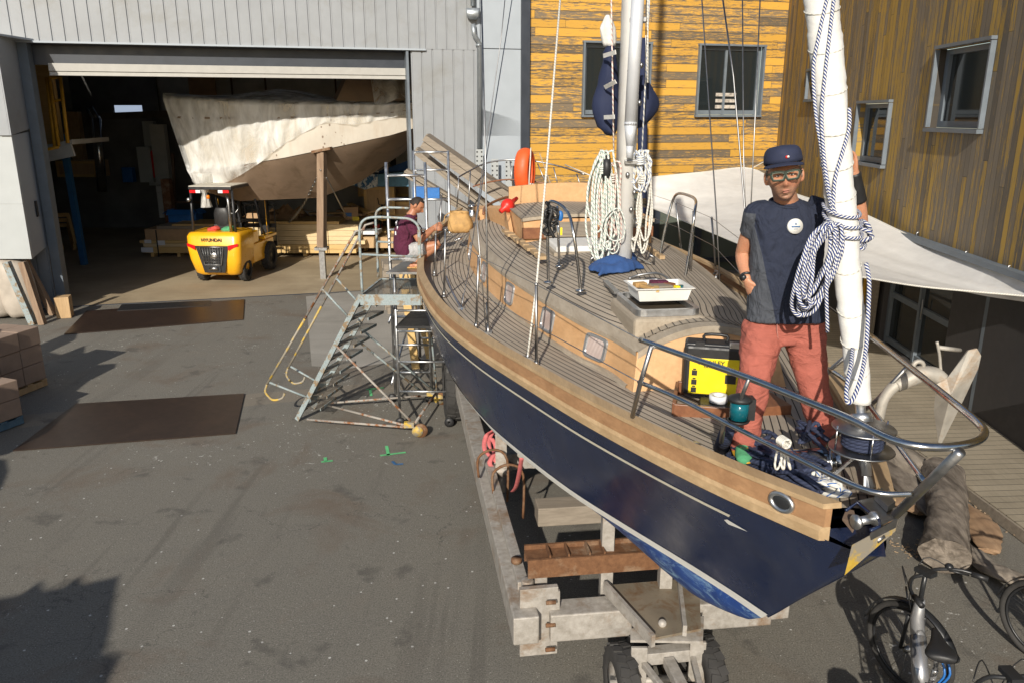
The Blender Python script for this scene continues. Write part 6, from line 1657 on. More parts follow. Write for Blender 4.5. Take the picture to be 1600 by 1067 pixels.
ob=m.build('rope_lashing',MT['ropew'],origin=c); tag(ob,'short white cord tied in a knot round the lower pulpit rail','cord')
# pipe wrapped in navy cloth
m=MB(); a=Z(1140,662,2.80);b=Z(1127,700,2.55); m.tube([a,a.lerp(b,.5),b],.04,14,taper=[.036,.042,.044]); ob=m.build('rolled_cloth',MT['ropenavy'],origin=b); tag(ob,'navy cloth sleeve wrapped round the pulpit leg below the green lamp','cloth')
# folded blue cloth by the mast
m=MB(); a=Z(935,428,2.97); rows=[]; e0,e1,e2,e3=Z(934,432,2.94),Z(962,440,2.95),Z(1008,418,2.95),Z(985,402,2.95)
for i in range(15):
    row=[]
    for j in range(11):
        u=i/14;v=j/10; p=(e0.lerp(e1,v*.0)).lerp(e2 if False else e2,u); p=e0.lerp(e2,u)*(1-v)+ (e0+ (e3-e2)*.7).lerp(e3,u)*v
        p=p+V((.03*math.sin(6*v+u*3),.03*math.sin(9*u),.05+.035*math.sin(u*11+v*4)*math.sin(math.pi*v)+.03*math.sin(math.pi*v)*math.sin(math.pi*u)))
        if v in(0,1) or u in (0,1): p.z=2.94
        row.append(p)
    rows.append(row)
m.grid(rows); ob=m.build('blue_cloth',MT['cloth'],origin=e0,solid=.02,sub=1,disp=(.07,.05)); tag(ob,'crumpled bright blue cloth lying at the foot of the mast','cloth')
# tray of tools standing on the forward hatch
tc=BP(3.02,.20,3.02); tray=thing('tool_tray','white plastic tray full of brushes and rags resting on the forward hatch','tray',tc)
Mb=Matrix((-BNn,BA,V((0,0,1)))).transposed()
def tb(x,y,z): return tc+Mb@V((x,y,z))
m=MB(); 
r0=[tb(x,y,0) for x,y in ((-.19,-.14),(.19,-.14),(.19,.14),(-.19,.14))]; r1=[tb(x,y,.10) for x,y in ((-.215,-.165),(.215,-.165),(.215,.165),(-.215,.165))]; r2=[tb(x,y,.10) for x,y in ((-.235,-.185),(.235,-.185),(.235,.185),(-.235,.185))]
m.grid([r0,r1,r2],False,wrap=True); m.add(r0,[(0,1,2,3)]); m.build('tray_body',MT['white'],tray,solid=.005)
for nm,x,y,mt,sz,rz_ in [('brush',-.10,-.03,'bag',(.05,.16,.03),.5),('brush',-.05,-.10,'pine2',(.045,.13,.03),-.15),('sandpaper',.02,.02,'greywood',(.16,.14,.02),.3),('rag',.03,.10,'maroon',(.14,.07,.05),.1),('sandpaper',.10,.06,'mahog',(.07,.10,.03),.7),('rag',-.13,.08,'bag',(.10,.08,.04),.2),('clamp',.13,-.06,'toolyel',(.04,.05,.03),.4),('clamp',.165,-.045,'teal',(.04,.05,.03),-.4)]:
    m=MB(); m.box(tb(x,y,.085),sz,rz=rz_); m.build(nm,MT[mt],tray,bevel=.008,disp=(.05,.02) if nm=='rag' else None)
# hose loop and grey strap behind the tray
m=MB(); c=Z(1022,440,2.94); m.tube(bez([Z(983,436,2.94),Z(1000,430,2.97),Z(1030,428,3.0),Z(1052,442,2.98),Z(1060,455,2.96),Z(1040,440,2.95),Z(1010,437,2.96),Z(995,446,2.94)],5),.012,7); ob=m.build('hose',MT['steel'],origin=c); tag(ob,'loop of grey hose lying behind the tool tray','hose')
m=MB(); m.beam(Z(946,440,2.95),Z(964,458,2.97),.05,.02); ob=m.build('cabin_stay',MT['steel'],origin=Z(955,450,2.95)); tag(ob,'short grey hatch stay lying beside the blue cloth','bar')
# black harness hanging on the mast hoop
hx=Z(857,441,2.90).y; m=MB(); rnd=random.Random(12); P=[]
for i in range(7):
    c=Y(860+rnd.uniform(-7,7),(338 if i<4 else 356)+rnd.uniform(-4,6),hx-.03); rr_=rnd.uniform(.04,.085)
    for k in range(8): a=2*math.pi*k/8; P.append(c+V((rr_*math.cos(a),rnd.uniform(-.03,.03),rr_*1.1*math.sin(a))))
m.tube(bez(P,3),.012,6); m.tube(bez([Y(853,316,hx),Y(862,330,hx-.05),Y(857,352,hx-.05),Y(866,372,hx-.05)],4),.016,6); hn=thing('safety_harness','tangled black harness straps with a blue clip hanging on the left mast hoop','harness',Y(858,330,hx)); m.build('strap',MT['black'],hn)
m=MB(); m.ell(Y(876,338,hx-.03),(.025,.02,.05)); m.build('clip',MT['bluepl'],hn); m=MB(); m.box(Y(877,362,hx-.03),(.018,.012,.07)); m.build('tag',MT['toolyel'],hn)
# power tool case, yellow and black
cs=Z(1068,618,2.50); ce=Z(1146,640,2.50); 
cz=V((Z(1112,640,2.48).x,Z(1112,640,2.48).y+.02,2.60)); case=thing('tool_case','black and yellow tool case standing on a wooden box in front of the cabin','tool case',cz)
def cpt(x,y,z): return cz+Matrix.Rotation(R(-14),3,'Z')@V((x,y,z))
Mc=Matrix.Rotation(R(-14),3,'Z')
m=MB(); m.box(cpt(0,.06,.16),(.40,.16,.36),M=Mc); m.box(cpt(0,-.035,.16),(.385,.045,.345),M=Mc); m.build('case_body',MT['black'],case,bevel=.018)
m=MB(); m.tube(bez([cpt(-.07,.05,.34),cpt(-.07,.05,.385),cpt(.07,.05,.385),cpt(.07,.05,.34)],3),.011,8); m.build('handle',MT['black'],case)
m=MB(); m.box(cpt(.0,-.060,.13),(.32,.008,.25),M=Mc); pn=m.build('front_panel',MT['toolyel'],case,bevel=.003)
for x in (-.10,.12): m=MB(); m.box(cpt(x,-.03,.345),(.06,.05,.03),M=Mc); m.build('latch',MT['alu'] if x>0 else MT['black'],case)
def text(s,pos,M3,size,mat,parent,name='lettering',ex=.001,bold=True):
    cu=bpy.data.curves.new(name,'FONT'); cu.body=s; cu.size=size; cu.extrude=ex; cu.align_x='CENTER'; cu.align_y='CENTER'
    if bold: cu.offset=size*.018
    ob=bpy.data.objects.new(name,cu); COL.objects.link(ob); dg=bpy.context.evaluated_depsgraph_get(); me=bpy.data.meshes.new_from_object(ob.evaluated_get(dg)); bpy.data.objects.remove(ob)
    o2=bpy.data.objects.new(name,me); COL.objects.link(o2); me.materials.clear(); me.materials.append(mat); o2.parent=parent
    L=M3.to_4x4(); L.translation=V(pos)-V(parent.get('_o')); o2.matrix_local=L; o2['_o']=parent.get('_o'); return o2
Mt3=Mc@Matrix(((1,0,0),(0,0,-1),(0,1,0)))
text('STANLEY',cpt(-.02,-.066,.225),Mt3,.042,MT['black'],pn); text('FATMAX',cpt(-.02,-.066,.197),Mt3,.024,MT['black'],pn)
for z in (.15,.085,.03):
    m=MB(); m.box(cpt(-.125,-.065,z),(.035,.004,.035),M=Mc); m.box(cpt(-.125,-.066,z+.026),(.02,.004,.008),M=Mc); m.build('symbol',MT['black'],pn)
m=MB(); m.box(cpt(.11,-.066,.12),(.07,.005,.06),M=Mc); m.build('picture',MT['black'],pn)
# wooden box under it with reel and jar
wbx=thing('wooden_box','brown varnished wooden box with a reel of tape in it on the foredeck','box',V((cz.x,cz.y-.12,2.47)))
def wq(x,y,z): return V((cz.x,cz.y,2.47))+Mc@V((x,y,z))
m=MB(); m.box(wq(0,.0,.02),(.46,.50,.02),M=Mc); m.build('base',MT['mahog'],wbx)
for (x,y,sx_,sy_) in ((0,-.26,.48,.025),(0,.22,.48,.025),(-.24,-.02,.025,.46),(.24,-.02,.025,.46)): m=MB(); m.box(wq(x,y,.065),(sx_,sy_,.11),M=Mc); m.build('side',MT['mahog'],wbx,bevel=.003)
rl=thing('tape_reel','grey tape reel lying on a black crate in the wooden box','reel',wq(.02,-.15,.12)); m=MB(); m.lathe([(.035,0),(.06,0),(.06,.045),(.035,.045),(.035,0)],wq(.04,-.16,.125),24); m.build('reel',MT['paper'],rl)
m=MB(); m.box(wq(.04,-.15,.07),(.24,.18,.10),M=Mc); ob=m.build('small_crate',MT['black'],origin=wq(.04,-.15,.02),bevel=.01); tag(ob,'small black crate inside the wooden box on the foredeck','crate')
# mahogany chock blocks right of the trousers, bare timber base on deck
m=MB(); a=Z(1195,640,2.52);b=Z(1240,648,2.52); m.prism([Z(1188,652,2.50),Z(1236,648,2.50),Z(1205,628,2.50),Z(1180,625,2.50)],V((0,0,.07))); ob=m.build('timber_block',MT['mahog'],origin=a,bevel=.005); tag(ob,'wedge of varnished dark wood lying on deck between the man and the toolbox','block')
m=MB(); m.prism([Z(1075,676,2.475),Z(1250,668,2.475),Z(1235,655,2.475),Z(1090,655,2.475)],V((0,0,.03))); ob=m.build('deck_board',MT['teaklight'],origin=Z(1160,670,2.48)); tag(ob,'bare pale board fixed across the foredeck behind the windlass','board')
# anchor hung over the port pulpit rail
an=thing('anchor','weathered galvanised plough anchor hung over the far pulpit rail','anchor',Y(1450,590,4.0))
AY=3.95
def aq(u,v,y=AY): return Y(u,v,y)
m=MB(); sh_=[(1373,655),(1380,625),(1395,605),(1415,590)]; secs=[]
P=bez([aq(*p) for p in sh_],5)
m.tube(P,.04,12,taper=[.026+.008*i/len(P) for i in range(len(P))]); m.build('shank',MT['galvanchor'],an,disp=(.1,.012))
m=MB(); P=bez([aq(1400,602),aq(1420,592),aq(1440,584),aq(1462,586),aq(1480,602)],5); m.tube(P,.05,14,taper=[.036+.010*math.sin(math.pi*i/(len(P)-1)) for i in range(len(P))]); m.tube([aq(1434,578)+V((.028*math.cos(a),0,.028*math.sin(a)+.02)) for a in [2*math.pi*j/14 for j in range(14)]],.013,8,closed=True); m.build('crown',MT['galvanchor'],an,disp=(.1,.012))
m=MB(); 
tipd=[(1480,592),(1512,547),(1525,544),(1531,555),(1526,575),(1500,630),(1470,692),(1466,688),(1461,640),(1463,600)]
pl_=[aq(u,v,AY-.03+ (.06 if i in (6,7,8) else 0)) for i,(u,v) in enumerate(tipd)]
cx_=aq(1485,615,AY-.08)
m.add(pl_+[cx_],[(i,(i+1)%10,10) for i in range(10)]); m.build('fluke',MT['galvanchor'],an,solid=.018)
m=MB(); m.tube(bez([aq(1464,534),aq(1468,555),aq(1470,578),aq(1474,595)],4),.008,8,taper=None); m.tube([aq(1467,543),aq(1500,547,AY+.05)],.012,8); m.build('stock',MT['galvanchor'],an)
# ================================================================ forklift
fk=thing('forklift','yellow forklift truck seen from behind, parked in the hangar doorway','forklift',Z(339,436,0),rz=0)
fo=Z(339,446,0); fdir=(Z(418,416,0)-Z(377,443,0)); fyaw=R(4.); Mf=Matrix.Rotation(-fyaw,3,'Z')
FS_=1.12
def F(x,y,z): return V((fo.x,fo.y,0))+Mf@V((x*FS_,y*FS_,z*FS_*1.10))       # x right, y forward (away), z up
fk['_o']=tuple(V((fo.x,fo.y,0))); fk.location=V((fo.x,fo.y,0))
def fbox(m,x0,x1,y0,y1,z0,z1): m.box(F((x0+x1)/2,(y0+y1)/2,(z0+z1)/2),((x1-x0)*FS_,(y1-y0)*FS_,(z1-z0)*FS_*1.10),M=Mf)
m=MB() # counterweight: rounded lofted block
secs=[]
def ring(z,hw,y0,y1,r=.16,n=6):
    out=[]
    for (cx_,cy_,a0) in ((hw-r,y0+r,-90),(hw-.02,y1-.02,0),(-hw+.02,y1-.02,90),(-hw+r,y0+r,180)):
        rr_=r if cy_<y0+.5*(y1-y0) else .02
        for i in range(n+1):
            a=R(a0+90*i/n); out.append(F(cx_+rr_*math.cos(a),cy_+rr_*math.sin(a),z))
    return out
rows=[ring(.20,.50,.16,.9),ring(.26,.56,.06,.9),ring(.55,.63,-.02,.9),ring(.86,.66,-.06,.9),ring(.90,.655,-.04,.9),ring(1.06,.66,-.03,.9),ring(1.13,.62,.02,.9),ring(1.15,.56,.10,.9)]
m.grid(rows,True,wrap=True); m.add(rows[-1],[tuple(range(len(rows[-1])))]); m.build('counterweight',MT['fork'],fk,bevel=0)
m=MB(); fbox(m,-.60,.60,.9,2.35,.34,.78); fbox(m,-.60,-.30,.9,2.0,.78,1.05); fbox(m,.30,.60,.9,1.35,.78,1.05); fbox(m,-.5,.5,.9,1.3,.78,1.10); m.build('chassis',MT['fork'],fk,bevel=.03)
m=MB() # black centre recess
m.prism([F(-.40,-.072,.87),F(.40,-.072,.87),F(.25,-.03,.28),F(-.25,-.03,.28)],Mf@V((0,.06,0))); fbox(m,-.16,.16,-.06,.0,.30,.50); bl=m.build('rear_grille_surround',MT['blackm'],fk)
m=MB(); 
gp=[F(-.29,-.10,.85),F(.29,-.10,.85),F(.20,-.085,.46),F(-.20,-.085,.46)]; m.tube(gp,.014,6,closed=True)
for i in range(1,9): 
    t=i/9; m.tube([gp[0].lerp(gp[1],t),gp[3].lerp(gp[2],max(0,min(1,(t-.14)*1.3)))],.005,4)
for i in range(1,6): t=i/6; m.tube([gp[0].lerp(gp[3],t),gp[1].lerp(gp[2],t)],.004,4)
m.build('grille',MT['steel'],bl)
m=MB(); m.ell(F(.02,-.07,.66),(.12,.03,.09)); m.build('exhaust_drum',MT['chrome'],bl); m=MB(); m.cyl(F(-.1,-.08,.38),F(.1,-.08,.38),.05,.05,12); m.build('tow_pin',MT['steel'],bl)
for sg in (1,-1):
    m=MB(); m.prism([F(sg*.40,-.085,.88),F(sg*.62,-.02,.92),F(sg*.62,-.02,.86),F(sg*.40,-.085,.78)],Mf@V((0,-.012,0))); m.build('tail_lamp',MT['redlens'],fk)
text('HYUNDAI',F(0.0,-.062,.995),Mf@Matrix(((1,0,0),(0,0,-1),(0,1,0))),.125,MT['blackm'],fk)
for sg in (1,-1):
    m=MB(); m.tube([F(sg*.52,.16,1.1),F(sg*.50,.20,2.05)],.035,8); m.build('cab_pillar',MT['blackm'],fk)
    m=MB(); m.tube([F(sg*.50,1.45,2.06),F(sg*.52,1.75,1.1),F(sg*.55,1.95,.8)],.035,8); m.build('cab_pillar',MT['blackm'],fk)
m=MB(); fbox(m,-.52,.52,.12,1.55,2.05,2.11); m.build('overhead_guard',MT['blackm'],fk,bevel=.01)
m=MB(); fbox(m,-.51,.51,.14,1.50,2.112,2.13); m.build('roof_panel',M('roof_dusty',(.50,.47,.40),.6,var=.1),fk)
for sg in (1,-1):
    m=MB(); fbox(m,sg*.40-.075,sg*.40+.075,.085,.118,1.985,2.045); m.build('tail_lamp',MT['redlens'],fk); m=MB(); fbox(m,sg*.27-.055,sg*.27+.055,.085,.118,1.985,2.045); m.build('reverse_lamp',MT['paper'],fk)
m=MB(); m.lathe([(0,.05),(.03,.045),(.045,.02),(.045,-.05),(0,-.05)],F(-.05,.12,1.90),14); m.build('beacon',MT['amber'],fk)
m=MB(); m.tube([F(.40,.18,1.10),F(.40,.18,1.80),F(.36,.22,1.92)],.04,10); m.build('exhaust_pipe',MT['steel'],fk)
m=MB(); fbox(m,-.22,.22,.62,1.1,1.12,1.25); m.loft([(F(0,.68,1.22),.24,.08,Mf),(F(0,.66,1.5),.23,.07,Mf),(F(0,.66,1.62),.17,.05,Mf)],14); m.build('seat',MT['black'],fk,bevel=.02)
m=MB(); c=F(0,1.30,1.55); m.tube([c+Mf@V((.17*math.cos(a),.05*math.sin(a),.15*math.sin(a))) for a in [2*math.pi*j/20 for j in range(20)]],.014,6,closed=True); m.tube([c,F(0,1.5,1.1)],.025,6); m.build('steering_wheel',MT['steel'],fk)
m=MB()
for sg in (1,-1): 
    fbox(m,sg*.42-.06,sg*.42+.06,2.35,2.50,.15,2.25); fbox(m,sg*.30-.045,sg*.30+.045,2.40,2.52,.15,2.22)
fbox(m,-.45,.45,2.36,2.50,2.17,2.27); fbox(m,-.45,.45,2.36,2.48,1.1,1.18); m.build('mast_frame',MT['blackm'],fk)
m=MB(); fbox(m,-.62,.62,2.56,2.60,.5,.62); fbox(m,-.62,.62,2.56,2.60,.95,1.05); 
for i in range(7): fbox(m,-.6+i*.2-.012,-.6+i*.2+.012,2.56,2.59,.62,1.5)
fbox(m,-.62,.62,2.56,2.6,1.48,1.52); m.build('load_backrest',MT['blackm'],fk)
for sg in (1,-1): m=MB(); fbox(m,sg*.3-.06,sg*.3+.06,2.6,3.7,.12,.16); fbox(m,sg*.3-.06,sg*.3+.06,2.6,2.65,.12,.6); m.build('fork',MT['blackm'],fk)
for sg in (1,-1): m=MB(); fbox(m,sg*.56-.1,sg*.56+.1,1.6,2.45,.80,.86); m.tube([F(sg*.62,1.9,.8),F(sg*.62,1.9,1.7)],.012,6); m.build('fender',MT['fork'],fk,bevel=.02)
ax=Mf@V((1,0,0))
for sg in (1,-1): 
    wheel(F(sg*.52,.52,.27),ax,.27*FS_,.20,fk,rim=MT['blackm']); wheel(F(sg*.58,2.0,.36),ax,.36*FS_,.24,fk,rim=MT['blackm'])
m=MB(); m.tube([F(-.52,.12,1.84),F(-.52,.06,1.84)],.05,12); m.build('work_lamp',MT['alu'],fk)
for nm,lab,mt,cx_,pts in (('rag','crumpled green rag lying on the forklift engine cover','greenrag',.26,1),('rag','crumpled red rag lying on the forklift beside the green rag','redrag',-.13,2)):
    m=MB(); m.ell(F(cx_,.42,1.17),(.22 if cx_>0 else .17,.16,.07 if cx_>0 else .05),20,12,M=Mf); m.ell(F(cx_+.08,.36,1.2),(.12,.10,.06),16,10,M=Mf); ob=m.build(nm,MT[mt],origin=F(cx_,.42,1.12),disp=(.09,.09)); tag(ob,lab,'rag')

# ================================================================ inside the hangar
def loose(name,label,cat,build,mat,o,group=None,**k):
    m=MB(); build(m); ob=m.build(name,mat,origin=o,**k); tag(ob,label,cat,group); return ob
# the big covered hull: bow/stern end at the left, running to the right behind the wall
cv=thing('covered_hull','large unpainted wooden boat hull partly wrapped in plastic sheeting inside the hangar','boat hull',(-4,27,0))
HA=V((1,.30,0)).normalized(); HNv=V((HA.y,-HA.x,0))  # toward camera
hull0=Y(268,200,22.3)
def CH(s,b,z): return V((hull0.x,22.3,0))+HA*s*.945+HNv*b*.945+V((0,0,HC+(z-HC)*.945))
def csheer(s): return interp([(0,4.86),(3,4.72),(6,4.70),(9,4.95),(13,5.5)],s)
def cwl(s): return interp([(0,2.9),(1,2.95),(3,3.25),(6,3.85),(7.6,4.3),(9,4.85),(13,5.4)],s)   # boundary planking / grey bottom
def chb(s): return sinterp([(0,.12),(.8,.75),(2,1.25),(4,1.65),(7,1.75),(10,1.4),(13,.4)],s)
CSs=[i*.25 for i in range(53)]
def csec(s,k):
    """k 0 sheer .. .5 planking edge .. 1 keel"""
    rake=(1-min(1,s/3.0))
    if k<=.5:
        t=k/.5; z=csheer(s)*(1-t)+cwl(s)*t; b=chb(s)*(1-.10*t-.45*t*t*rake); sx_=s+.42*t*rake
    else:
        t=(k-.5)/.5; z=cwl(s)*(1-t)+interp([(0,2.25),(1.2,1.95),(4.0,1.98),(5.2,2.4),(6.4,3.15),(7.6,3.95),(9,4.7),(13,5.2)],s)*t; b=chb(s)*(.90-.45*rake)*(1-t**1.15)+.07; sx_=s+.42*rake+.30*t*rake
    return CH(sx_,b,z),CH(sx_,-b,z)
for nm,k0,k1,mt in (('planking',0,.5,'barehull'),('bottom',.505,1,'barebot')):
    m=MB()
    for side_ in (0,1): m.grid([[csec(s,k0+(k1-k0)*j/12)[side_] for s in CSs] for j in range(13)])
    m.grid([[csec(0,k0+(k1-k0)*j/12)[0],csec(0,k0+(k1-k0)*j/12)[1]] for j in range(13)]); m.build(nm,MT[mt],cv)
m=MB(); m.grid([[CH(s,b*chb(s)*.98,csheer(s)-.04+.12*(1-b*b)) for s in CSs] for b in [-1+.2*i for i in range(11)]]); m.build('deck',MT['greywood'],cv)
m=MB(); m.grid([[csec(s,k)[0]+HNv*.02 for s in CSs] for k in (.12,.135)]); m.build('sheer_line',MT['barebot'],cv)
m=MB(); a=CH(5.2,0,4.75);
for (s0_,s1_,h0,h1) in ((4.6,8.2,4.8,5.75),): m.prism([CH(s0_,.8,h0),CH(s1_,.8,h0),CH(s1_+.0,.75,h1),CH(s0_+.5,.75,h1)],-HNv*1.6)
m.build('deckhouse',MT['barebot'],cv)
m=MB()
for i in range(7): m.beam(CH(7.6+i*.3,chb(8)*.95,4.8),CH(7.6+i*.3,chb(8)*.95,5.15),.06,.08)
m.build('stanchion_timbers',MT['crate'],cv)
m=MB(); p0=csec(0,0)[0]; bez_=[csec(.0,.0)[0]+HNv*.1,csec(0,.3)[0]+HNv*.06,csec(.1,.55)[0]]; m.grid([[csec(s,k)[0]+HNv*.012 for s in [x*.1 for x in range(0,22)] if s<2.1-1.6*k*2] for k in (.0,)]+[]) if False else None
# plastic sheets
pl_=thing('plastic_sheet','clear plastic sheeting draped over the end and deck of the big hull','plastic sheet',CH(0,0,2.6))
rnd=random.Random(5)
def drape(kf,s0,s1,n,off,seed,topz=.10):
    m=MB(); rows=[]; nk=26
    for i in range(n+1):
        s=s0+(s1-s0)*i/n; row=[]; kmax=kf(s)
        for j in range(nk+1):
            t=j/nk
            if t<.3: # over the deck
                b=(-.6+1.6*t/.3)*chb(max(0,s)); p=CH(s,b,csheer(max(0,s))+.06+topz*(1-(t/.3))+.30*math.exp(-((s-3.2)/1.2)**2)*(1-t/.3))
            else:
                k=(t-.3)/.7*kmax; p=csec(max(0,s),min(1,k))[0]+HNv*(off+.06*noise.noise(V((s*1.2+k*3,k*2-s*.8,seed)))+.035*noise.noise(V((s*5+k*6,k*5-s*3,seed)))+.02*math.sin(s*16+k*14))
                if s<0: p=p+HA*s
            row.append(p)
        rows.append(row)
    m.grid(rows); return m
drape(lambda s:interp([(-.1,.80),(.6,.78),(1.6,.62),(3,.38),(4.2,.20),(5,.26),(6.5,.20)],s),-.12,6.6,120,.05,1.).build('drape',MT['sheet'],pl_)
m=MB(); rows=[]   # gathered end hanging under the stem
for i in range(24):
    a=2*math.pi*i/24; rows.append([CH(.72+r_*math.cos(a),.1+r_*math.sin(a)*1.0,z)+V((.06*noise.noise(V((i*.9,z*3,0))),0,0)) for r_,z in ((.36,2.80),(.30,2.55),(.16,2.35),(.07,2.2),(.11,2.08),(.15,1.8))])
rows.append(rows[0]); m.grid(rows); m.build('gathered_end',MT['sheet'],pl_)
m=MB(); rows=[]
for i in range(60):
    s=5.6+4.4*i/59; row=[]
    for j in range(16):
        t=j/15; z=5.85-(.95+.25*abs(math.sin(s*2.0)))*t; row.append(CH(s,.75+t*1.0+.06*math.sin(s*14+t*3),z))
    rows.append(row)
m.grid(rows); m.build('drape',MT['sheet'],pl_)
for (u,v,lx,ly) in ((262,152,.5,.9),): pass
# timber prop with foot and chain
pr=thing('timber_prop','square timber prop bracing the big hull, standing among boxes','prop',Z(508,345,0))
pb=Z(506,436,0); pt2=Y(503,238,pb.y-.05)
m=MB(); m.beam(V((pb.x,pb.y,.9)),pt2,.20,.20); m.build('post',MT['oldwood'],pr); m=MB(); m.beam(pt2+V((-.25,0,0)),pt2+V((.25,0,.1)),.3,.07); m.build('head_plate',MT['rust'],pr); m=MB(); m.box((pb.x,pb.y,.86),(.34,.34,.08)); m.beam((pb.x,pb.y,0),(pb.x,pb.y,.8),.15,.15); m.build('foot_plate',MT['steel'],pr)
m=MB(); a=Y(500,268,pb.y-.1);b=Y(450,350,25.7)
for i in range(34):
    c=a.lerp(b,i/33)+V((0,0,-.15*math.sin(math.pi*i/33))); dd_=(b-a).normalized(); uu=V((0,1,0)) if i%2 else dd_.cross(V((0,1,0)))
    m.tube([c+dd_*.085*math.cos(t)+uu*.045*math.sin(t) for t in [2*math.pi*j/10 for j in range(10)]],.016,5,closed=True)
m.tube([Y(510,278,pb.y-.12),Y(542,340,25.8)],.02,6); ob=m.build('chain',MT['steel'],origin=b); tag(ob,'heavy chain hanging from the timber prop to the floor gear','chain')
# timber stacks
def stack(name,label,A,B,depth,layers,mats,grp='bundles of planed timber'):
    t=thing(name,label,'timber stack',A,grp); A=V(A);B=V(B); d=(B-A).normalized(); n=V((-d.y,d.x,0)); z=.12
    m=MB()
    for k in range(3): c=A.lerp(B,.15+.35*k)+n*depth/2; m.beam(c-n*depth/2+V((0,0,.06)),c+n*depth/2+V((0,0,.06)),.1,.11)
    m.build('bearer',MT['pine2'],t)
    for (h,off0,off1,mt,cols) in layers:
        for j in range(cols):
            w_=depth/cols; m=MB(); p=A+d*off0+n*(w_*(j+.5))+V((0,0,z+h/2)); q_=B+d*off1+n*(w_*(j+.5))+V((0,0,z+h/2)); m.beam(p,q_,w_-.012,h-.008); m.build('plank',MT[mt],t,bevel=.004)
        z+=h
    return t,z
tA=Z(425,402,0);tB=Z(556,403,0)
t1,_=stack('timber_stack','pale stack of planed planks in front of the forklift with a black strap',tA-V((.6,0,0)),tB+V((0,.1,0)),1.5,[(.13,0,.0,'pine2',3),(.16,0,-.1,'pine2',3),(.12,0,.30,'pine',3),(.14,0,.15,'pine',3),(.18,0,-.05,'pine',3),(.20,0,.10,'pine',3),(.10,0,-.5,'pine2',3)],None)
m=MB(); p=tB+V((-.9,-.012,0)); m.tube([p+V((0,0,.15)),p+V((0,0,1.02)),p+V((.0,.5,1.05))],.012,4); m.build('strap',MT['black'],t1)
t2,_=stack('timber_stack','brown wrapped stack of boards with paper labels left of the forklift',Z(221,402,0),Z(300,402,0)+V((.8,0,0)),1.3,[(.20,.15,0,'pine2',2),(.12,.1,0,'pine',2),(.10,.0,0,'pine2',2),(.36,.20,0,'card',1),(.10,.6,0,'greywood',3),(.06,1.1,.2,'pine2',2)],None)
a=Z(221,402,0)
for (u,v,w_,h_) in ((230,391,.38,.16),(231,378,.22,.11),(252,380,.24,.15)): m=MB(); c=Y(u,v,a.y-.02); m.box(c,(w_,.01,h_)); m.build('label',MT['paper'],t2)
m=MB(); c=Y(246,383,a.y-.03); m.box(c+V((0,0,.0)),(.035,.02,.95)); m.build('strap',MT['black'],t2)
t3,_=stack('timber_stack','second pale timber stack further back under the boxes',Z(560,392,0),Z(608,392,0)+V((.6,0,0)),1.2,[(.2,0,.2,'pine',3),(.2,0,.0,'pine',3),(.15,0,.3,'pine2',3)],None)
# boxes, crates
def crate(name,label,u,v,Yd,w_,d_,h_,mt='crate',rz=0.,grp=None,openb=False,cat='crate',onz=None):
    c=Y(u,v,Yd); z0=c.z if onz is None else onz; t=thing(name,label,cat,(c.x,c.y,z0),grp); Mz=Matrix.Rotation(rz,3,'Z')
    def cp(x,y,z): return V((c.x,c.y,z0))+Mz@V((x,y,z))
    m=MB()
    if openb:
        for (x,y,a,b) in ((0,-d_/2,w_,.02),(0,d_/2,w_,.02),(-w_/2,0,.02,d_),(w_/2,0,.02,d_)): m.box(cp(x,y,h_/2),(a,b,h_),M=Mz)
        m.box(cp(0,0,.02),(w_,d_,.02),M=Mz)
        for (x,y,a,b,tx,ty) in ((0,-d_/2-.1,w_,.24,.7,0),(-w_/2-.1,0,.24,d_,0,-.6),(w_/2+.08,0,.22,d_,0,.8)):
            m.box(cp(x,y,h_+.05),(a,b,.012),M=Mz@Matrix.Rotation(tx,3,'X')@Matrix.Rotation(ty,3,'Y'))
    else: m.box(cp(0,0,h_/2),(w_,d_,h_),M=Mz)
    m.build('box_body',MT[mt],t,bevel=.006)
    if mt=='crate':
        m=MB()
        for x in (-w_/2+.05,w_/2-.05): m.box(cp(x,-d_/2-.012,h_/2),(.09,.022,h_-.01),M=Mz)
        for z in (.06,h_-.05): m.box(cp(0,-d_/2-.010,z),(w_-.2,.02,.09),M=Mz)
        m.build('batten',MT['pine2'],t)
    return t
yb0=26.2
crate('cardboard_box','large open cardboard box overflowing with packing between forklift and chain',438,374,yb0+.6,1.5,1.1,.75,'card',.1,'cardboard boxes',True,'box')
crate('cardboard_box','low open cardboard box just right of the forklift mast',412,375,yb0+.4,.6,.8,.8,'card',-.1,'cardboard boxes',True,'box')
m=MB(); rnd=random.Random(2); c0=Y(440,338,yb0+.6)
for i in range(14): m.box(c0+V((rnd.uniform(-.8,.7),rnd.uniform(-.3,.3),rnd.uniform(-.1,.25))),(rnd.uniform(.2,.5),.02,rnd.uniform(.15,.35)),M=Euler((rnd.uniform(-1,1),rnd.uniform(-1,1),rnd.uniform(-1,1))).to_matrix())
ob=m.build('cardboard_scraps',MT['card'],origin=c0); tag(ob,'torn cardboard flaps sticking out of the big box','cardboard',kind='stuff')
crate('plastic_tub','dark grey tub with white canisters beside the cardboard boxes',484,376,yb0+.5,.95,.8,.6,'black',0,None,True,'tub')
m=MB(); c=Y(474,352,yb0+.5); m.ell(c,(.28,.25,.28)); m.box(c+V((.5,0,-.0)),(.35,.3,.45)); ob=m.build('canister',MT['whitepanel'],origin=c,disp=(.3,.06)); tag(ob,'white canister half sunk in the dark tub','canister')
crate('wooden_crate','tall light wooden crate behind the scaffold rails',596,334,28.0,1.05,.9,.95,'crate',.05,'wooden crates')
crate('wooden_crate','lower light wooden crate right of the tall one',632,338,28.3,.95,.9,.55,'crate',-.05,'wooden crates')
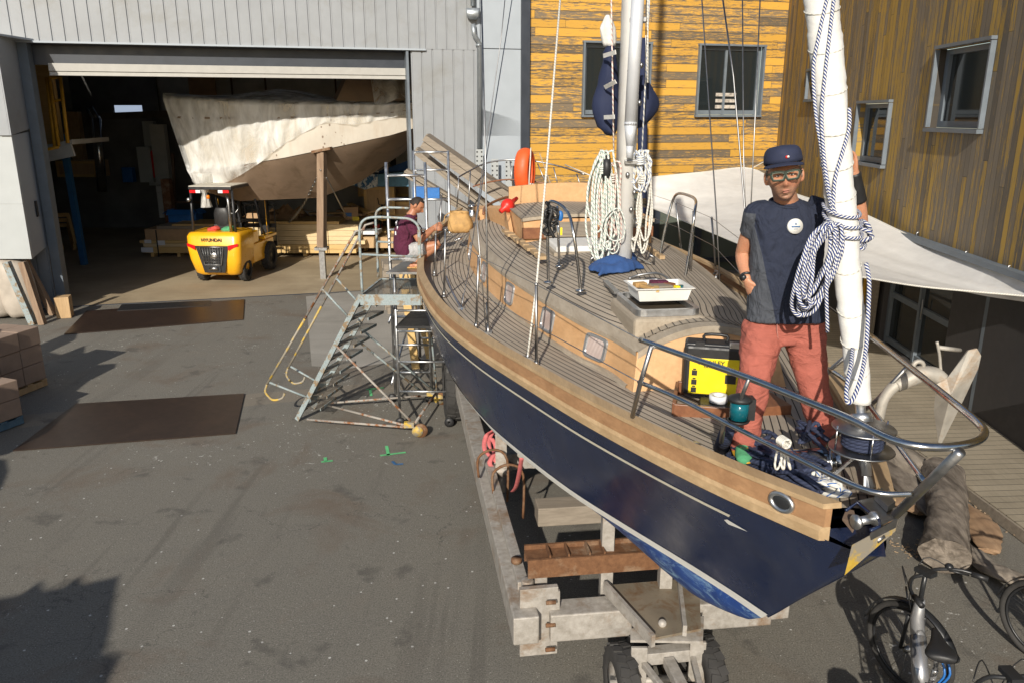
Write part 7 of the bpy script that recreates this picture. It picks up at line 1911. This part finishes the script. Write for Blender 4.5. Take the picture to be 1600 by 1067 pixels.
crate('wooden_crate','brown crate on top at the back under the blue skiff',604,306,29.5,1.9,1.0,.8,'crate',0,'wooden crates')
crate('parcel','small parcel with blue and yellow print on the board pile',549,343,26.8,.50,.4,.42,'card',.1,None,False,'parcel')
m=MB(); c=Y(549,336,26.57); m.box(c+V((-.1,0,0)),(.22,.01,.12)); ob=m.build('print_patch',MT['bluepl'],origin=c); tag(ob,'blue printed patch stuck on the small parcel','label')
m=MB(); c=Y(552,341,26.57); m.box(c+V((.08,0,-.03)),(.22,.01,.14)); ob=m.build('print_patch',MT['toolyel'],origin=c); tag(ob,'yellow printed patch stuck on the small parcel','label')
rnd=random.Random(9)
for i in range(16):
    u=rnd.uniform(505,585);v=rnd.uniform(328,352); c=Y(u,v,27.4+rnd.uniform(-.6,.8)); m=MB(); L_=rnd.uniform(.8,2.2); m.box(c,(L_,rnd.uniform(.08,.25),.05),M=Euler((0,rnd.uniform(-.25,.25),rnd.uniform(-.7,.9))).to_matrix())
    ob=m.build('offcut_board',MT[rnd.choice(['oldwood','pine2','greywood','crate'])],origin=c); tag(ob,'loose offcut board in the heap under the hull','board','offcut boards heaped under the hull')
m=MB(); c=Y(540,362,26.3); m.box(c,(2.3,.7,.12)); ob=m.build('white_parcel',MT['paper'],origin=c,disp=(.3,.05)); tag(ob,'white wrapped boards lying on the pale timber stack','parcel')
m=MB(); c=Y(533,354,26.1); m.loft([(c-V((0,0,.08)),.45,.22,None),(c+V((0,0,.08)),.55,.28,None),(c+V((0,0,.09)),.50,.24,None),(c,.42,.2,None)],20); ob=m.build('plastic_basin',MT['black'],origin=c); tag(ob,'shallow black basin on the white wrapped boards','basin')
m=MB(); c=Y(520,385,27); m.box(Y(528,372,27.0),(5.0,2.2,.35)); ob=m.build('board_pile',MT['crate'],origin=c); tag(ob,'wide low pile of boards carrying the clutter behind the pale stack','board pile')
# pallet truck handle (red)
t=thing('pallet_truck','red pallet truck with black upright handle behind the scaffold','pallet truck',Z(596,385,0))
pc_=Z(596,388,0); m=MB(); m.prism([Y(578,385,pc_.y),Y(600,385,pc_.y),Y(595,352,pc_.y),Y(583,352,pc_.y)],V((0,.25,0))); m.build('truck_body',MT['red'],t); m=MB(); m.tube([Y(593,375,pc_.y),Y(597,320,pc_.y)],.03,8); m.tube([Y(590,310,pc_.y),Y(592,320,pc_.y),Y(597,322,pc_.y),Y(602,320,pc_.y),Y(604,308,pc_.y)],.02,6); m.build('handle',MT['black'],t)
# blue white skiff inside
sk=thing('skiff','small skiff with blue and white patchy bow on trestles at the hangar side','boat',Y(580,285,26.5))
P_=[Y(547,270,26.3),Y(590,273,25.8),Y(590,292,25.8),Y(570,297,26.0),Y(552,290,26.2)]
m=MB(); m.prism(P_,V((0,1.2,0))); m.build('bow_panel',MT['bluewhite'],sk)
m=MB(); m.prism([Y(590.2,273,25.8),Y(668,266,24.6),Y(668,292,24.6),Y(590.2,292,25.8)],V((0,1.6,0))); m.build('side_panel',MT['skiffblue'],sk)
m=MB(); m.prism([Y(547,268,26.3),Y(592,270,25.8),Y(590,262,27.2),Y(556,262,27.2)],V((0,0,.05))); m.build('deck',MT['whitepanel'],sk)
m=MB(); m.prism([Y(592,268,25.9),Y(668,240,24.7),Y(668,262,24.7),Y(592,272,25.9)],V((0,.05,0))); m.build('gunwale',M('deepblue',(.02,.06,.16),.5),sk)
m=MB(); m.box(Y(580,250,28.5),(1.5,1.5,1.2)); m.box(Y(640,248,28),(.8,1,1.2)); ob=m.build('cabinet',MT['whitepanel'],origin=Y(580,262,28.5)); tag(ob,'white cabinets standing behind the skiff','cabinet')
m=MB(); m.box(Y(612,248,28.2),(1.0,.2,1.1)); ob=m.build('monitor',MT['black'],origin=Y(612,258,28)); tag(ob,'dark panel between the white cabinets','panel')
# left side of the hangar: mezzanine with yellow rail, blue post
mz=thing('mezzanine','small timber mezzanine with yellow guard rail at the left inside the hangar','platform',Z(100,420,0))
my0=21.5
pf=Y(80,232,my0)
m=MB(); q=[Y(58,238,my0),Y(113,226,my0)]; m.prism([q[0],q[1],q[1]+V((-.3,2.6,0)),q[0]+V((-1.5,2.6,0))],V((0,0,.12))); m.beam(q[0]-V((0,0,.15)),q[1]-V((0,0,.15)),.08,.30); m.build('floor',MT['greywall'],mz)
m=MB(); m.box(Y(62,170,my0+1.2),(1.0,.15,2.4)); m.build('plywood_wall',MT['pine2'],mz)
for i,(u0,v0,u1,v1) in enumerate([(47,135,62,238),(73,122,86,232),(77,121,92,229),(94,120,106,224)]):
    m=MB(); m.tube([Y(u0,v0,my0-.02*i),Y(u1,v1,my0-.02*i)],.045,6); m.build('rail_post',MT['railyel'],mz)
m=MB(); m.tube([Y(60,237,my0-.05),Y(92,230,my0-.05)],.04,6); m.tube([Y(74,123,my0),Y(94,121,my0)],.035,6); m.tube([Y(80,160,my0),Y(99,155,my0)],.03,6); m.build('guard_rail',MT['railyel'],mz)
bpx=Z(132,414,0); ob=MB().beam(V((bpx.x,bpx.y,0)),Y(97,210,bpx.y-.0)+V((0,0,.0)),.16,.16).build('blue_post',MT['bluepost'],origin=bpx); tag(ob,'blue steel post carrying the front edge of the mezzanine','post')
wc=thing('cabinet','white spray cabinet with a dark glass front on the hangar floor','cabinet',Z(155,345,0))
cb=Z(155,342,0); 
m=MB(); m.prism([Y(122,341,cb.y-.4),Y(194,339,cb.y-.4),Y(187,295,cb.y+.6),Y(117,296,cb.y+.6)],V((0,.7,-.0))); m.build('cabinet_body',MT['whitepanel'],wc)
m=MB(); m.prism([Y(138,320,cb.y+.02),Y(176,319,cb.y+.02),Y(173,294,cb.y+.62),Y(134,295,cb.y+.62)],V((0,-.08,.02))); m.build('glass_front',MT['glass'],wc)
m=MB(); m.box(Y(182,301,cb.y+.35),(.16,.05,.08)); m.build('red_label',MT['orange'],wc)
m=MB(); m.tube([Y(150,185,30),Y(160,300,30.0)],.17,14); m.tube([Y(140,170,30),Y(150,185,30),Y(160,300,30)],.15,12); ob=m.build('flue_pipe',MT['chrome'],origin=Z(162,320,0)); tag(ob,'shiny metal flue pipe rising at the back left of the hangar','pipe')
sh=thing('saw_horse','stack of pale wooden saw horses by the left jamb inside','saw horse',Z(95,395,0))
s0=Z(92,398,0)
for k in range(3):
    m=MB(); 
    a=Y(80,337+8*k,s0.y+.2*k);b=Y(106,336+8*k,s0.y+.6+.2*k); m.beam(a,b,.14,.12); m.build('top_beam',MT['pine2'],sh)
    m=MB(); m.beam(a,a+V((.25,-.1,-1.1+.1*k)),.10,.06); m.beam(b,b+V((.15,-.1,-.95)),.10,.06); m.build('leg',MT['pine2'],sh)
crate('wooden_crate','dark old crate on the workbench at the back left',132,276,31,1.5,1.0,.6,'crate',0,'wooden crates')
for (nm,lab,cat,u0,v0,u1,v1,Yd,mt) in [('fire_extinguisher','red fire extinguisher shape at the back of the hangar','extinguisher',245,230,250,278,31,'red'),('locker','pale narrow locker standing at the back of the hangar','locker',222,230,236,285,31,'whitepanel'),('leaning_board','pale green board leaning in the back of the hangar','board',248,195,258,300,30.5,'greywall'),('leaning_board','white board leaning beside the green one','board',236,190,241,290,31.5,'whitepanel'),('blue_bin','blue bin standing at the back wall','bin',195,262,208,285,31.5,'bluepl'),('tall_post','rusty post standing behind the forklift','post',262,280,266,355,27.5,'rust'),('drawer_unit','grey drawer unit behind the post','cabinet',252,290,262,340,28.5,'greywall'),('shelf_unit','dark shelf unit at the back left wall','shelf',150,215,196,300,33,'blackm'),('leaning_plank','long pale plank leaning at the back left','plank',118,175,124,260,32,'crate')]:
    a=Y(u0,v1,Yd);b=Y(u1,v0,Yd); m=MB(); w_=b.x-a.x; 
    if nm=='fire_extinguisher': m.lathe([(0,b.z-a.z),(.04,b.z-a.z),(.05,b.z-a.z-.1),(.14,b.z-a.z-.2),(.14,0),(0,0)],a,14)
    else:
        m.box(((a.x+b.x)/2,Yd,(a.z+b.z)/2),(w_,.3,b.z-a.z)); m.box(((a.x+b.x)/2,Yd-.16,(a.z+b.z)/2+.1),(w_*.8,.03,(b.z-a.z)*.4)); m.box(((a.x+b.x)/2,Yd-.17,a.z+(b.z-a.z)*.2),(w_*.7,.03,(b.z-a.z)*.12))
    ob=m.build(nm,MT[mt],origin=a,bevel=.01); tag(ob,lab,cat)
crate('blue_bin','bright blue open bin behind the left timber stack',292,356,26.8,.9,.6,.5,'bluepl',0,None,True,'bin')
# horizontal rail fence pieces
m=MB(); m.beam(Y(255,316,28),Y(325,317,28),.05,.06); m.beam(Y(270,240,28),Y(275,360,28),.08,.08); ob=m.build('rack_frame',M('brownrack',(.10,.06,.04),.7),origin=Y(275,360,28)); tag(ob,'thin brown rack frame standing behind the forklift','rack')

# ================================================================ left: dust extractor box with bags
du=thing('dust_extractor','white panelled dust extractor box on timber legs at the left of the hangar door','dust extractor',Z(45,507,0))
yE=17.3
c1=Y(50,405,yE); zb_=c1.z; zt_=Y(17,212,yE).z; xr=c1.x
m=MB(); m.box((xr-2.5,yE+.02,(zb_+zt_)/2),(5.0,.06,zt_-zb_)); m.box((xr-2.5,yE-.012,zb_+(zt_-zb_)*.46),(5.0,.01,.02)); m.build('front_panel',MT['whitepanel'],du)
m=MB(); bk=Y(75,385,18.55); m.prism([(xr,yE,zb_),(xr,yE,zt_),(bk.x,bk.y,zt_+.05),(bk.x,bk.y,zb_+.1)],(-.04,0,0)); m.build('side_panel',MT['panel'],du)
m=MB(); n_=9
for i_ in range(n_):
    a_=xr+.03-.262*(i_+1); m.box((a_+.131,yE-.05,(zt_+hz)/2),(.225,.05,hz-zt_)); m.box((a_-.005,yE-.03,(zt_+hz)/2),(.05,.03,hz-zt_))
m.prism([(xr+.04,yE-.07,zt_),(xr+.04,yE-.07,hz),(bk.x+.05,bk.y-.05,hz),(bk.x+.05,bk.y-.05,zt_+.12)],(-.03,0,0)); m.build('upper_cladding',MT['clad'],du)
m=MB(); m.box((xr-2.5,yE+.6,hz+.02),(5.1,1.4,.04)); m.build('flashing',MT['panel'],du)
m=MB(); m.box((xr*.35+bk.x*.65+.02,yE*.35+bk.y*.65,zb_+1.0),(.03,.12,.35),rz=.3); m.build('slot',MT['black'],du)
for (u,v,dx,mt) in ((52,507,-.35,'bluepaint'),(67,507,-.22,'oldwood'),(84,492,-.5,'oldwood')):
    b=Z(u,v,0); m=MB(); m.beam(b,V((b.x+dx,b.y,zb_)),.13,.13); m.build('leg',MT[mt],du)
for k in range(3):
    c=Z(30-34*k,500,0); m=MB(); m.loft([(c+V((0,.2,.02)),.20,.18,None),(c+V((0,.2,.12)),.40,.35,None),(c+V((-.04,.2,.6)),.42,.36,None),(c+V((-.10,.2,1.2)),.36,.32,None),(c+V((-.12,.2,zb_)),.34,.30,None)],22); m.build('collection_bag',MT['sacks'],du,sub=1,disp=(.35,.10))
b=Z(97,498,0); m=MB(); m.box(V((b.x,b.y+.15,.24)),(.30,.32,.48),rz=.3); ob=m.build('timber_block',MT['crate'],origin=b,bevel=.01); tag(ob,'squared timber block standing by the hangar door jamb','block')
# pallets of packed blocks
def pallet(name,label,pos,rz,w_,d_,layers,cols,rows_,mat,palmat,bh=.30):
    t=thing('block_pallet',label,'pallet',pos,'loaded pallets by the left edge'); Mz=Matrix.Rotation(rz,3,'Z'); pos=V(pos)
    def cp(x,y,z): return pos+Mz@V((x,y,z))
    for j in range(5): m=MB(); m.box(cp(0,-d_/2+.06+j*(d_-.12)/4,.13),(w_,.10,.022),M=Mz); m.build('deck_board',palmat,t)
    for x in (-w_/2+.07,0,w_/2-.07): m=MB(); m.box(cp(x,0,.065),(.10,d_,.10),M=Mz); m.build('bearer',palmat,t)
    for l in range(layers):
        for a in range(cols):
            for b in range(rows_):
                if l==layers-1 and (a+b)%3==2 and layers>2: continue
                m=MB(); m.box(cp(-w_/2+w_/cols*(a+.5)+random.uniform(-.012,.012),-d_/2+d_/rows_*(b+.5),.145+bh*(l+.5)),(w_/cols-.015,d_/rows_-.015,bh-.008),M=Mz@Matrix.Rotation(random.uniform(-.02,.02),3,'Z')); m.build('block',mat,t,bevel=.01)
    return t
pallet('p','pallet of stacked brown blocks at the left edge, the farther of two',(-8.55,12.3,0),R(-14),1.1,1.3,3,3,3,MT['brickc'],MT['crate'])
pallet('p','pallet of blocks on a blue pallet at the left edge, the nearer one',(-7.95,10.75,0),R(-22),1.1,1.1,2,2,3,MT['brickc'],MT['palletblue'],.28)
# unseen blockers added outside the frame to cast the shadows on the yard
def offblock(name,label,cat,build,mat,o):
    m=MB(); build(m); ob=m.build(name,mat,origin=o); tag(ob,label,cat); return ob
t_=math.tan(R(SUNEL)); hd=V((math.sin(AZ),math.cos(AZ),0))
def caster(u,v,h): # top point whose shadow falls at ground pixel (u,v)
    p=Z(u,v,0); return V((p.x,p.y,h))-hd*(h/t_)
def wallshadow(name,label,cat,pts,h,mat,thick=.25):
    P=[caster(u,v,h) for u,v in pts]
    m=MB()
    for a,b in zip(P,P[1:]): m.prism([V((a.x,a.y,0)),V((b.x,b.y,0)),b,a],V((0,-thick,0)))
    ob=m.build(name,mat,origin=(P[0].x,P[0].y,0)); tag(ob,label,cat)
# added blocks left of the frame, shaped after the shadows they cast
def shadow_poly(name,label,cat,poly,h,mat):
    """an added shadow blocker: shadow outline moved back along the sun at height h plus walls to the ground"""
    P=[caster(u,v,h) for u,v in poly]; P=[V((p.x,p.y,h)) for p in P]
    m=MB(); m.prism([V((p.x,p.y,.0)) for p in P],V((0,0,h))); ob=m.build(name,mat,origin=(P[0].x,P[0].y,0)); tag(ob,label,cat); return ob
shadow_poly('shadow_block','tall unseen block added left of the frame, outlined to cast the jagged shadow','blocker',[(-90,925),(0,934),(52,924),(64,906),(71,921),(113,914),(124,899),(132,911),(187,899),(178,945),(174,985),(163,1018),(190,1025),(172,1058),(150,1110),(-60,1250)],3.2,MT['oldwood'])  # made-up block; its teeth follow the jagged shadow in the lower left corner
shadow_poly('shadow_block_small','small shed added out of view at the left for its shadow','blocker',[(-60,705),(10,718),(14,735),(2,765),(-70,770)],2.4,MT['oldwood'])  # unseen volume added only to shade the yard at the left edge
def post_flag(name,label,poly,h,zlo):
    P=[]
    for (u,v) in poly: P.append(caster(u,v,h))
    m=MB(); m.prism([V((p.x,p.y,h-.05)) for p in P],V((0,0,.10))); 
    cx=sum(p.x for p in P)/len(P);cy=sum(p.y for p in P)/len(P)
    m.beam((cx,cy,0),(cx,cy,h-.05),.12,.12); ob=m.build(name,MT['oldwood'],origin=(cx,cy,0)); tag(ob,label,'rack')
post_flag('shadow_slab','unseen slab on a post added left of the frame, cut to cast a jagged shadow',[(20,545),(60,540),(100,523),(118,520),(112,533),(72,552),(90,556),(128,542),(126,553),(148,556),(142,572),(176,570),(175,576),(132,598),(95,628),(118,627),(112,640),(70,680),(20,705),(-60,720),(-60,560)],2.3,0)  # added slab whose outline is the jagged shadow by the pallets

# ================================================================ shade sail on the right
sd=thing('shade_sail','long off-white shade sail stretched between the timber building and a pole','shade sail',(6,14,2.4))
inner=[Y(1011,278,19.4),Y(1095,270,19.9),Y(1174,264,20.6),Y(1235,300,18.2),Y(1300,320,16.4),Y(1345,333,15.3),Rpx(1430,373,.04),Rpx(1520,410,.04),Rpx(1600,437,.04),Rpx(1720,480,.04),Rpx(1900,540,.04)]
outer=[Y(1011,322,18.6),Y(1095,357,16.0),Y(1190,396,13.2),Y(1235,410,12.5),Y(1300,424,11.6),Y(1345,433,11.2),Y(1430,447,10.6),Y(1520,456,10.2),Y(1600,463,9.9),Y(1720,476,9.2),Y(1900,500,8.2)]
I_=bez(inner,6);O_=bez(outer,6); rows=[]
for i,(a,b) in enumerate(zip(I_,O_)):
    row=[]
    for j in range(15):
        t=j/14; p=a.lerp(b,t); u=i/len(I_)
        p=p+V((0,0,-.30*math.sin(math.pi*t)*(1-.6*u) +.035*math.sin(t*26+i*.25)*(1-.5*t)*math.sin(math.pi*t)))
        row.append(p)
    rows.append(row)
m=MB(); m.grid(rows); m.build('cloth',MT['shade'],sd)
m=MB(); m.tube(I_,.016,6); m.tube(O_,.014,6); m.build('edge_rope',MT['ropew'],sd)
for k in (36,41,46,51): m=MB(); p=I_[k]; m.tube([p,p+V((.02,.0,.10)),p+V((.08,0,.12))],.012,6); m.build('hook',MT['steel'],sd)
m=MB(); m.tube([I_[12],Y(1200,250,22.0),Y(1216,243,22.9)],.012,6); m.build('tie_rope',MT['ropew'],sd)
# white post under the sail end
p=Y(1552,466,11.2); ob=MB().beam(V((p.x,p.y,.15)),V((p.x,p.y,2.5)),.12,.12).build('window_post',MT['framegrey'],origin=(p.x,p.y,.15)); tag(ob,'grey square post carrying the shade sail at the window corner','post')
# potted plant behind the window
pt=thing('potted_plant','green strappy plant behind the ground floor window','plant',RP(16.6,1.0,-.7))
m=MB(); rnd=random.Random(3)
for i in range(46):
    b=RP(16.6+rnd.uniform(-1.3,2.6),1.05,-.7+rnd.uniform(-.15,.15)); a=rnd.uniform(0,6.28); l=rnd.uniform(.4,1.0); d_=V((math.cos(a),math.sin(a),0)); n_=V((-d_.y,d_.x,0))*.022
    P=[b,b+d_*l*.2+V((0,0,l*.6)),b+d_*l*.5+V((0,0,l*.85)),b+d_*l*.85+V((0,0,l*.75))]
    m.grid([[p-n_*(1-k/3.2) for k,p in enumerate(P)],[p+n_*(1-k/3.2) for k,p in enumerate(P)]])
m.build('leaves',MT['leaf'],pt)
m=MB(); c=RP(16.6,.98,-.7); m.lathe([(0,0),(.12,0),(.16,.2),(0,.2)],c,16); m.build('pot',MT['crate'],pt)

# ================================================================ driftwood logs
def logm(name,label,pts,rs,mat,flat=.7,seed=0,n=18,disp=.16):
    P=bez(pts,6); Rr=[x.x for x in bez([(r,0,0) for r in rs],6)]; m=MB(); rows=[]
    for i,p in enumerate(P):
        t=(P[min(i+1,len(P)-1)]-P[max(i-1,0)]).normalized(); s_=t.cross(V((0,0,1))).normalized(); u_=s_.cross(t)
        row=[]
        for k in range(n):
            a=2*math.pi*k/n; r=Rr[i]*(1+.30*noise.noise(V((math.cos(a)*1.6+seed,math.sin(a)*1.6,i*.10)))+.14*noise.noise(V((math.cos(a)*5,math.sin(a)*5+seed,i*.5)))); row.append(p+s_*math.cos(a)*r+u_*math.sin(a)*r*flat)
        rows.append(row)
    m.grid(rows,wrap=True); m.add(rows[0],[tuple(range(n))]); m.add(rows[-1],[tuple(range(n))]); ob=m.build(name,mat,origin=P[0]-V((0,0,P[0].z)),sub=1,disp=(.10,.05)); tag(ob,label,'log','driftwood logs beside the boardwalk'); return ob
logm('driftwood_log','thick grey driftwood trunk with a rounded butt lying beyond the bow',[Z(1468,735,.25),Z(1480,780,.25),Z(1482,825,.24),Z(1478,868,.22)],[.24,.23,.21,.235],MT['bark'],.8,2)
logm('driftwood_log','split grey slab lying under the far side of the bow',[Z(1330,672,.12),Z(1380,715,.12),Z(1440,775,.12),Z(1470,815,.12)],[.16,.24,.20,.10],MT['bark'],.35,5)
logm('driftwood_log','long cracked log running below the pulpit towards the boardwalk',[Z(1300,640,.18),Z(1360,680,.2),Z(1430,730,.22),Z(1470,745,.2)],[.14,.20,.18,.12],MT['bark'],.7,8)
logm('driftwood_log','brown split piece with pale broken edge beneath the long log',[Z(1340,740,.08),Z(1390,775,.08),Z(1440,800,.08)],[.16,.14,.08],MT['logwood'],.4,12)
logm('driftwood_log','flat plank-like driftwood tapering towards the bicycles',[Z(1500,852,.10),Z(1545,885,.10),Z(1590,905,.10),Z(1612,918,.08)],[.12,.13,.10,.05],MT['bark'],.4,15)
logm('driftwood_log','thin brown splintered slab beside the big trunk',[Z(1505,790,.07),Z(1530,820,.07),Z(1545,860,.07)],[.10,.20,.10],MT['logwood'],.3,18)
# wood chips along the boardwalk
m=MB(); rnd=random.Random(21)
for i in range(700):
    t=rnd.random(); c=Z(1520,778,.01).lerp(Z(1625,850,.01),t)+V((rnd.gauss(0,.05),rnd.gauss(0,.09),0)); m.box(c+V((0,0,rnd.uniform(0,.02))),(rnd.uniform(.01,.045),rnd.uniform(.008,.022),.005),M=Euler((rnd.uniform(-.5,.5),rnd.uniform(-.5,.5),rnd.uniform(0,6.3))).to_matrix())
for i in range(40):
    c=Z(1415,855,.01)+V((rnd.gauss(0,.08),rnd.gauss(0,.10),0)); m.box(c,(rnd.uniform(.01,.04),.012,.005),rz=rnd.uniform(0,6))
for i in range(0):
    c=Z(rnd.uniform(0,1600),rnd.uniform(500,1067),.006)
    if -1.8<c.x<3.2 and c.y<16: continue
    s_=rnd.uniform(.008,.022); m.box(c,(s_*rnd.uniform(1,2.5),s_,.004),rz=rnd.uniform(0,6))
ob=m.build('wood_chips',MT['chips'],origin=Z(1560,800)); tag(ob,'scattered pale wood chips along the boardwalk edge','wood chips',kind='stuff')

# ================================================================ bicycles
def bicycle(name,label,fw,rw,lean,col,steer=0.,KB=1.2):
    """fw/rw: ground points of front and rear wheel"""
    fw=V(fw);rw=V(rw); d=(fw-rw).normalized(); s=V((d.y,-d.x,0)); up=(V((0,0,1))+s*lean).normalized()
    t=thing(name,label,'bicycle',(rw+fw)/2,'bicycles parked by the bow')
    Rw=.345; t.scale=(KB,)*3
    def B(x,y,z): return rw+d*x+s*y+up*z     # x from the rear hub forward
    L=(fw-rw).length; hubr=B(0,0,Rw);hubf=B(L,0,Rw); ax=d.cross(up).normalized(); Ms=Matrix.Rotation(steer,3,up); d0,ax0,s0_=d,ax,s; d1,ax1,s1=Ms@d,Ms@ax,Ms@s
    for nm,h,par in (('rear_wheel',hubr,t),('front_wheel',hubf,t)):
        d,ax=(d1,ax1) if nm=='front_wheel' else (d0,ax0)
        m=MB(); m.tube([h+(d*math.cos(a)+up*math.sin(a))*(Rw-.022) for a in [2*math.pi*j/44 for j in range(44)]],.023,8,closed=True); w_=m.build(nm,MT['rubber'],par)
        m=MB(); m.tube([h+(d*math.cos(a)+up*math.sin(a))*(Rw-.055) for a in [2*math.pi*j/44 for j in range(44)]],.010,6,closed=True)
        m.build('rim',MT['blackm'],w_)
        m=MB()
        for j in range(18):
            a=2*math.pi*j/18; m.tube([h+ax*(.02 if j%2 else -.02),h+(d*math.cos(a)+up*math.sin(a))*(Rw-.055)],.0016,4)
        m.cyl(h-ax*.04,h+ax*.04,.025,.025,12); m.build('spokes',MT['steel'],w_)
        m=MB(); m.grid([[h+(d*math.cos(a)+up*math.sin(a))*(Rw+.02)+ax*o for a in [R(20 if nm=='rear_wheel' else 10)+R(150)*j/16 for j in range(17)]] for o in (-.03,0,.03)]); m.build('mudguard',MT['blackm'],t,solid=.003)
    d,ax=d0,ax0
    bb=B(.46,0,.30); head=B(L-.20,0,.72); headt=B(L-.26,0,.90); seatt=B(.20,0,.80)
    m=MB(); m.tube([headt,head,bb],.035,12,taper=[.030,.045,.05]); m.tube([head.lerp(bb,.2)+ax*0,head.lerp(bb,.85)],.052,12); m.build('down_tube',MT[col],t)
    m=MB(); m.tube([bb,seatt],.018,10); m.tube([seatt,B(.19,0,.97)],.014,8); m.tube([hubr+ax*.05,bb],.012,8); m.tube([hubr+ax*.05,seatt-up*.1],.010,8); m.tube([hubr-ax*.05,bb],.012,8); m.tube([hubr-ax*.05,seatt-up*.1],.010,8); m.build('rear_frame',MT[col],t)
    m=MB()
    for q_ in (1,-1): m.tube([hubf+ax*.055*q_,head+ax*.05*q_+d*.02],.014,8)
    m.tube([head,headt],.022,10); m.build('front_fork',MT['blackm'],t)
    # stem, display, bars
    d,s=d1,s1
    hb_=headt+up*.20-d*.02; m=MB(); m.tube([headt,hb_],.016,8); m.box(hb_+up*.02+d*.0,(.07,.12,.03),M=Matrix((s,d,up)).transposed()); m.build('stem',MT['blackm'],t)
    m=MB(); P=[hb_+s*.33-d*.20-up*.02,hb_+s*.26-d*.08,hb_+s*.12+d*.01,hb_,hb_-s*.12+d*.01,hb_-s*.26-d*.08,hb_-s*.33-d*.20-up*.02]; m.tube(bez(P,4),.012,8); hbo=m.build('handlebar',MT['blackm'],t)
    for q_ in (1,-1):
        m=MB(); m.tube([hb_+s*.29*q_-d*.13-up*.01,hb_+s*.335*q_-d*.215-up*.02],.019,10); m.build('grip',MT['black'],hbo)
        m=MB(); m.tube([hb_+s*.22*q_-d*.02-up*.02,hb_+s*.31*q_-d*.10-up*.04],.007,6); m.build('brake_lever',MT['blackm'],hbo)
    m=MB(); m.ell(hb_+s*.20-d*.03+up*.02,(.028,.028,.022)); m.build('bell',MT['blackm'],hbo)
    m=MB(); m.tube(bez([hb_+s*.22-d*.02,hb_+s*.12+d*.10+up*.04,headt+d*.08,head+d*.03],4),.004,5); m.tube(bez([hb_-s*.22-d*.02,hb_-s*.10+d*.10+up*.04,headt+d*.07,head+d*.02],4),.004,5); m.build('cable',MT['black'],hbo)
    d,s=d0,s0_
    # saddle
    sc_=B(.16,0,1.0); m=MB(); Ms_=Matrix((s,up,-d)).transposed()
    m.loft([(sc_+d*.17,.018,.018,Ms_),(sc_+d*.10,.028,.022,Ms_),(sc_+d*.0,.05,.028,Ms_),(sc_-d*.08,.10,.035,Ms_),(sc_-d*.13,.095,.032,Ms_),(sc_-d*.15,.05,.02,Ms_)],16); m.build('saddle',MT['black'],t,sub=1)
    # rack, cranks
    m=MB()
    for q_ in (1,-1): m.tube([B(-.42,.06*q_,.74),B(.14,.05*q_,.74)],.006,6); m.tube([hubr+ax*.07*q_,B(-.2,.06*q_,.74)],.005,6)
    for x in (-.42,-.25,-.05,.14): m.tube([B(x,.06,.74),B(x,-.06,.74)],.005,6)
    m.build('rack',MT['blackm'],t)
    m=MB(); m.cyl(bb-ax*.02+ax*.06,bb+ax*.07,.09,.09,20); m.tube([bb+ax*.09,bb+ax*.09+d*.12-up*.1],.010,6); m.tube([bb-ax*.09,bb-ax*.09-d*.12+up*.1],.010,6); m.box(bb+ax*.14+d*.12-up*.1,(.09,.05,.02)); m.box(bb-ax*.14-d*.12+up*.1,(.09,.05,.02)); m.build('crank',MT['blackm'],t)
    return t,B,d,s,up
e0=Z(1437,905,0); 
# electric bicycle seen from above and behind
hp_=Z(1460,900,1.21);sp_2=Z(1482,1000,1.1); dB=V((hp_.x-sp_2.x,hp_.y-sp_2.y,0)).normalized(); mB=V((hp_.x,hp_.y,0))-dB*.27
t,B,d,s,up=bicycle('bicycle','silver electric bicycle with a black saddle and blue cord seen from above behind',mB+dB*.53,mB-dB*.53,-.06,'silver',R(46),1.1)
_B=B; B=lambda x,y,z: mB+(_B(x,y,z)-mB)*1.1
m=MB(); rnd=random.Random(2); P=[B(.15,.0,.96),B(.10,.03,.85),B(.0,-.04,.80),B(-.12,.03,.78),B(-.2,-.03,.77),B(-.3,.02,.78),B(-.4,0,.77)]; m.tube(bez(P,5),.008,6); m.tube(bez([p+s*.03+up*.01 for p in P[::-1]],5),.008,6); ob=m.build('tie_cord',MT['bluepl'],origin=P[0]); tag(ob,'bright blue cord strung behind the saddle of the silver bicycle','cord')
for q_,lab in ((1,'right'),(-1,'left')):
    c=B(-.42,.20*q_,.62); m=MB(); m.loft([(c-up*.32,.13,.17,None,.6),(c,.14,.19,None,.6),(c+up*.10,.13,.17,None,.7),(c+up*.16,.06,.15,None,.7)],18); ob=m.build('pannier_bag',MT['bagyel'],origin=c-up*.3,sub=1,disp=(.12,.06)); tag(ob,'yellow pannier bag hanging on the %s of the silver bicycle rack'%('right' if q_>0 else 'left'),'pannier','yellow pannier bags')
h2_=Z(1600,1062,1.21); d2_=V((.25,1,0)).normalized(); m2_=V((h2_.x,h2_.y,0))-d2_*.27
h3_=Z(1640,975,.38); d3_=V((-.12,1,0)).normalized(); m3_=V((h3_.x,h3_.y,0))-d3_*.58
t,B,d,s,up=bicycle('bicycle','dark bicycle with upright bars at the lower right corner behind the silver one',m2_+d2_*.53,m2_-d2_*.53,-.06,'blackm',R(16),1.1)
t,B,d,s,up=bicycle('bicycle','black bicycle cut by the right edge of the photo',m3_+d3_*.53,m3_-d3_*.53,-.06,'blackm',R(24),1.1)
SC.view_settings.exposure=.25
